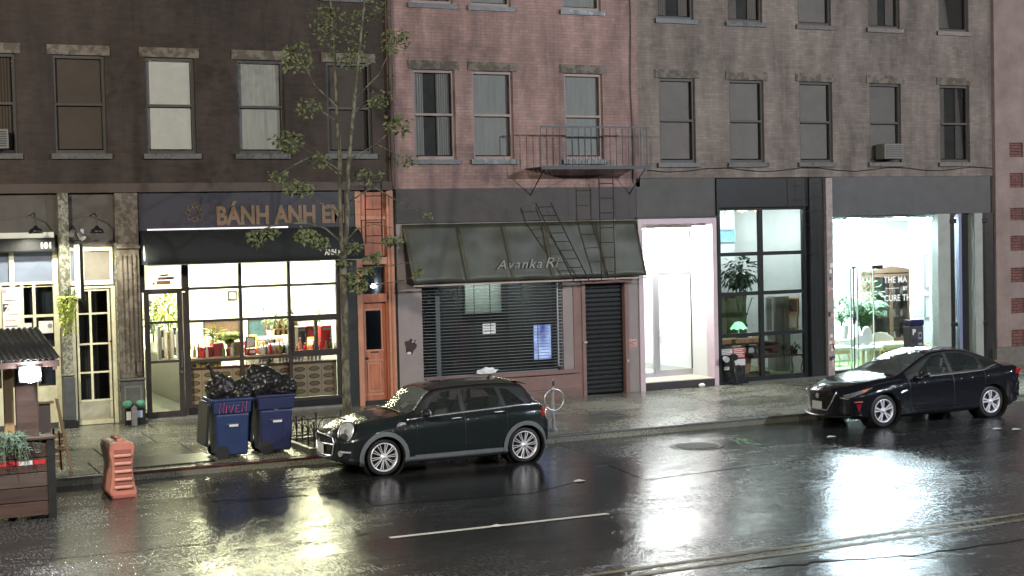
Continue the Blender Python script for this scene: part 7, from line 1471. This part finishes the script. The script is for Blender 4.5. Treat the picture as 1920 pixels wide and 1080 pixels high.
# tree pit with low fence, and the street tree
M_bark = mat('pale_mottled_bark', (.17, .165, .12), .75, vscale=10, sharp=True, col2=(.07, .065, .045), bump=.8, bscale=24, stretch=(1, 1, .5))
gt = GP(656, 818, .14); tx, ty = gt.x, gt.y + .1
px0 = GP(572, 846, .14).x; pit = thing('tree_pit', 'square tree pit with a granite edge and dark soil in front of the hatchback', 'tree pit', (px0, 25.62, .13)); x1p, y0p, y1p = tx + .65, 25.60, 27.05
zq = zp(px0, 26.3); bx('soil', mat('dark_soil', (.025, .02, .014), .9, var=.4, vscale=14, bump=.9, bscale=30), pit, px0, x1p, y0p, y1p, .02, zq + .035)
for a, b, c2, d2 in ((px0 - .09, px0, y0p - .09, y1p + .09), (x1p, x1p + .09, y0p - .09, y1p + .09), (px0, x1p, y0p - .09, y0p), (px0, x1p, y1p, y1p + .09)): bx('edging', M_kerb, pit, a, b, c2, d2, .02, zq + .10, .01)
fc = thing('tree_guard', 'low black iron hoop fence round the tree pit', 'fence', (px0, y0p, zq)); pts = [(px0 + .03, y0p + .02), (px0 + .03, y1p - .03), (x1p - .03, y1p - .03)]
for (ax_, ay_), (bx__, by_) in zip(pts, pts[1:]):
    n = 4; A = Vector((ax_, ay_, zq + .03)); B = Vector((bx__, by_, zq + .03))
    for k in range(n + 1): p = A.lerp(B, k / n); MB().cyl(p, p + Vector((0, 0, .50)), .013, n=6).ell(p + Vector((0, 0, .51)), (.02, .02, .028), 8, 6).build('post', M_iron, fc)
    for h in (.12, .40): MB().tube([A + Vector((0, 0, h)), B + Vector((0, 0, h))], .009, 5).build('rail', M_iron, fc)
    for k in range(n):
        p = A.lerp(B, k / n); q = A.lerp(B, (k + 1) / n); MB().tube([p + Vector((0, 0, .12)), p.lerp(q, .15) + Vector((0, 0, .34)), p.lerp(q, .5) + Vector((0, 0, .47)), p.lerp(q, .85) + Vector((0, 0, .34)), q + Vector((0, 0, .12))], .007, 5).build('hoop', M_iron, fc)
wd = MB(); foliage(wd, ((px0 + tx) / 2 + .1, 26.1, zq + .10), (.42, .4, .09), 150, .09, .02, -.6); wd.build('weeds', M_leafg, pit)
tr = thing('street_tree', 'slim young tree with mottled pale bark and a few ragged leaves before the bakery', 'tree', (tx, ty, zq))
def P3(px, py, dy=0): return at(px, py, ty + dy)
Tk = MB(); Tk.tube([(tx, ty, zq + .02), (tx - .01, ty, 1.0), P3(647, 620), P3(645, 540), P3(643, 480)], [.095, .082, .075, .072, .066], 12); Tk.tube([P3(644, 500), P3(639, 420), P3(637, 300, .1), P3(628, 120, .15), P3(615, -60, .2)], [.055, .045, .04, .03, .018], 8); Tk.tube([P3(644, 500), P3(651, 420, -.05), P3(653, 320, -.1), P3(668, 150, -.2), P3(690, -60, -.3)], [.055, .045, .04, .03, .018], 8)
o = Tk.build('trunk', M_bark, tr, smooth=True)
br = [[(641, 455), (610, 428), (575, 418), (548, 404)], [(640, 480), (612, 470), (590, 462)], [(648, 505), (690, 502), (730, 498), (768, 492)], [(650, 470), (690, 455), (738, 458)], [(646, 520), (668, 530), (700, 535), (760, 525), (790, 508)], [(638, 400), (600, 380), (560, 360)], [(652, 380), (700, 350), (770, 392), (806, 402)], [(637, 330), (590, 290), (540, 262)], [(655, 300), (705, 270), (748, 232)], [(632, 200), (590, 160), (560, 100)], [(660, 190), (710, 140), (742, 70)], [(637, 320), (615, 305), (600, 300)], [(655, 345), (672, 336), (690, 330)], [(634, 230), (605, 210), (580, 200)], [(664, 210), (690, 195), (712, 185)], [(590, 290), (550, 310), (520, 330)], [(705, 270), (735, 285), (762, 300)], [(575, 418), (520, 420), (478, 436), (482, 470)], [(650, 450), (668, 430), (700, 420), (740, 428)]]
for k, b_ in enumerate(br): P = [P3(x, y, -.12 * i * (1 if k % 2 else -.6)) for i, (x, y) in enumerate(b_)]; MB().tube(P, [.020 - .014 * i / (len(P) - 1) for i in range(len(P))], 6).build('branch', M_bark, tr)
tw = MB(); lf = MB(); M_tl = mat('street_leaf', (.17, .20, .085), .5, vscale=14, col2=(.075, .095, .035))
for px, py, rx, rz, n, L in ((488, 440, 26, 10, 50, .13), (510, 432, 14, 8, 14, .12), (478, 452, 14, 8, 16, .12), (575, 440, 22, 12, 80, .15), (600, 452, 16, 10, 40, .13), (662, 462, 12, 12, 30, .13), (646, 492, 12, 5, 16, .12), (652, 516, 16, 8, 24, .13), (700, 482, 14, 9, 22, .15), (735, 450, 14, 8, 22, .14), (672, 530, 20, 18, 80, .12), (690, 505, 12, 6, 14, .16), (785, 508, 8, 10, 14, .14), (800, 404, 12, 6, 10, .12), (560, 350, 30, 16, 40, .14), (540, 262, 30, 20, 50, .14), (748, 232, 26, 20, 40, .14), (560, 105, 34, 30, 60, .14), (742, 75, 30, 26, 50, .14), (640, 60, 50, 50, 80, .12), (600, 300, 26, 16, 30, .11), (690, 330, 28, 16, 30, .11), (580, 200, 26, 18, 30, .11), (712, 185, 28, 18, 34, .11), (660, 110, 30, 20, 34, .11), (600, 30, 30, 24, 34, .11), (700, 20, 34, 24, 34, .11), (520, 330, 18, 12, 20, .11), (762, 300, 18, 12, 20, .11)):
    for _ in range(7):
        a = rnd.uniform(0, 6.28); q = P3(px + rx * math.cos(a), py + rz * math.sin(a), rnd.uniform(-.2, .2)); c_ = P3(px, py); tw.tube([c_, c_.lerp(q, .5) + Vector((0, 0, .03)), q], [.006, .004, .002], 4)
    for _ in range(int(n * 1.7)):
        a = rnd.uniform(0, 6.28); q = math.sqrt(rnd.random()); p = P3(px + rx * q * math.cos(a), py + rz * q * math.sin(a), rnd.uniform(-.25, .25)); lf.leaf(p, (rnd.uniform(-1, 1), rnd.uniform(-.8, .8), rnd.uniform(-.9, .2)), (rnd.uniform(-.4, .4), rnd.uniform(-1, 0), .6), L * rnd.uniform(.6, 1.1), L * .55)
lf.build('leaves', M_tl, tr); tw.build('twigs', M_bark, tr, kind='stuff')

# ---- wooden dining shed at the left
sy0, sy1 = 22.55, 24.95; sxr = at(103, 900, sy0).x; sxl = -2.6
ztp = at(60, 827, sy0).z; t = thing('dining_shed', 'dark brown plank street dining shed with a corrugated roof and reflective tape', 'shed', (sxr, sy0, 0))
M_tr, M_tw = mat('red_reflective_tape', (.55, .04, .05), .35), mat('white_reflective_tape', (.8, .8, .8), .3)
n = 5; ph = (ztp - .09) / n
for k in range(n):
    m = mat('shed_plank_%s' % ['brown', 'umber', 'grey', 'brown', 'umber'][k], [(.085, .050, .042), (.065, .040, .036), (.095, .072, .066), (.085, .050, .042), (.065, .040, .036)][k], .45, var=.35, vscale=2.5, stretch=(.35, 1, 5), bump=.5, bscale=30)
    bx('plank', m, t, sxl, sxr - .10, sy0, sy0 + .04, .06 + k * ph, .06 + (k + 1) * ph - .012, .004); bx('plank', m, t, sxr - .035, sxr + .0, sy0 + .10, sy1, .06 + k * ph, .06 + (k + 1) * ph - .012, .004)
bx('corner_post', M_dark, t, sxr - .098, sxr + .012, sy0 - .02, sy0 + .098, 0, ztp + .01, .006); bx('cap_rail', M_woodd, t, sxl, sxr + .03, sy0 - .04, sy0 + .52, ztp + .012, ztp + .05, .006); bx('inner_wall', M_woodd, t, sxl, sxr - .04, sy0 + .46, sy0 + .5, .05, ztp)
zt13 = at(50, 868, sy0).z; x = sxr - .12; k = 0
while x > sxl:
    w = .19 if k % 2 else .33; w = .18 if k == 0 else w; bx('tape', M_tr if k % 2 == 0 else M_tw, t, x - w, x - .003, sy0 - .006, sy0 - .001, zt13 - .03, zt13 + .03); x -= w; k += 1
for z in (.3, .7, 1.0): MB().cyl((sxr + .013, sy0 + .05, z), (sxr + .02, sy0 + .05, z), .012, n=8).build('screw', M_galv, t)
bx('soil', mat('dark_soil', (.025, .02, .014), .9), t, sxl, sxr - .05, sy0 + .05, sy0 + .455, ztp - .2, ztp - .08)
xp0, xp1 = at(29, 760, sy0 + .3).x, at(70, 760, sy0 + .3).x; zev = at(60, 690, sy0).z
bx('post', M_woodd, t, xp0, xp1, sy0 + .2, sy0 + .34, ztp + .052, zev + .0, .006); xq0, xq1 = at(8, 760, sy0 + .9).x, at(26, 760, sy0 + .9).x; bx('inner_post', M_woodl, t, xq0, xq1, sy0 + .9, sy0 + 1.0, .02, zev + .05, .006)
bx('back_post', M_woodd, t, sxr - .12, sxr - .02, sy1 - .1, sy1, 0, 2.45)
# roof: corrugated sheet falling towards the road
er, rr_ = at(114, 672, sy0 - .15), at(76, 614, sy1 - .35); ez, rz_ = er.z, rr_.z; m = MB(); x = sxl; i = 0
xs_ = []
while x < er.x: xs_.append(x); x += .02
for x in xs_:
    o_ = .014 * math.sin(x * 2 * math.pi / .085); m.v += [(x, sy0 - .15, ez + o_), (x, sy1 - .35, rz_ + o_)]
m.f = [(2 * k, 2 * k + 2, 2 * k + 3, 2 * k + 1) for k in range(len(xs_) - 1)]; o = m.build('roof_sheet', mat('dark_corrugated_sheet', (.030, .030, .032), .4, .3, var=.3, vscale=4), t, smooth=True); sm = o.modifiers.new('thick', 'SOLIDIFY'); sm.thickness = .006
bx('fascia_board', M_woodd, t, sxl, er.x - .02, sy0 - .14, sy0 - .10, ez - .11, ez - .02, .005); bx('side_rafter', M_woodd, t, er.x - .1, er.x - .05, sy0 - .095, sy1 - .4, ez - .16, ez - .03)
t2 = thing('flood_lamp', 'dazzling floodlight fixed under the shed roof edge', 'lamp', at(57, 702, sy0 - .22)); c = at(57, 702, sy0 - .20); bx('housing', M_iron, t2, c.x - .16, c.x + .16, c.y + .03, c.y + .09, c.z - .12, c.z + .12, .01); MB().tube([(c.x - .15, c.y + .06, c.z), (c.x - .17, c.y + .1, c.z + .16), (c.x + .17, c.y + .1, c.z + .16), (c.x + .15, c.y + .06, c.z)], .01, 6).build('bracket', M_iron, t2)
MB().ell((c.x, c.y + .0, c.z), (.14, .05, .115), 20, 12).build('led_face', emis('floodlight', (.95, .97, 1.0), 380), t2, smooth=True)
# planting in the trough
for k, (px, py, s, lab) in enumerate(((8, 785, .34, 'drooping grey green conifer spray at the left of the shed trough'), (28, 800, .22, 'low grey green spray in the middle of the shed trough'), (66, 818, .10, 'thin sprig at the right end of the shed trough'))):
    c = at(px, py, sy0 + .12); t3 = thing('trough_plant', lab, 'plant', (c.x, c.y, ztp - .05)); m = MB(); st = MB()
    for q in range(int(60 * s / .3)):
        a = rnd.uniform(0, 6.28); L = s * rnd.uniform(.6, 1.5); d = Vector((math.cos(a), -abs(math.sin(a)) * .8, 0)); P = [Vector((c.x, c.y, ztp - .05)) + d * L * u + Vector((0, 0, s * 1.9 * u - 1.8 * s * u * u * rnd.uniform(.8, 1.5))) for u in (0, .25, .5, .75, 1)]; st.tube(P, .004, 4)
        for u in range(1, 5):
            for _ in range(5): m.leaf(P[u].lerp(P[u - 1], rnd.random()), (rnd.uniform(-1, 1), rnd.uniform(-1, .3), rnd.uniform(-.6, .6)), (0, 0, 1), .075, .013)
    st.build('stems', M_leafg, t3); m.build('needles', mat('conifer_grey_green', (.12, .19, .14), .55, var=.4, vscale=9), t3)
# furniture between the shed and the shop
sY = 25.9; t = thing('folding_chair', 'orange brown slatted wooden chair beside the shed end wall', 'chair', at(110, 832, sY)); x0, x1 = at(98, 800, sY).x, at(122, 800, sY).x; z = zp(4, sY)
for k in range(5): bx('slat', M_woodl, t, x0 + .02, x1 - .04, sY + .01, sY + .03, z + .10 + k * .12, z + .19 + k * .12, .004)
MB().tube([(x0, sY, z), (x0 + .02, sY + .02, z + .75)], .018, 6).build('leg', M_iron, t); MB().obox(((x1 - .02), sY, z + .62), (.025, 0, 0), (0, .02, 0), (-.10, .02, .62)).build('leg', M_woodl, t); MB().tube([(x1 - .08, sY, z + .05), (x1 - .1, sY + .02, z + .7)], .015, 6).build('leg', M_iron, t); bx('seat', M_wood, t, x0 - .02, x1 - .02, sY - .3, sY + .0, z + .42, z + .45, .006)
sY = 25.62; x0, x1 = at(71, 780, sY).x, at(95, 780, sY).x; t = thing('menu_board', 'grey brown upright board standing behind the shed trough', 'board', (x0, sY, z)); bx('panel', mat('grey_brown_board', (.26, .21, .18), .6, var=.12), t, x0, x1, sY, sY + .04, .16, at(83, 757, sY).z, .006); bx('ledge', M_woodl, t, x0 - .02, x1 + .05, sY - .06, sY + .05, at(83, 757, sY).z + .002, at(83, 757, sY).z + .04)
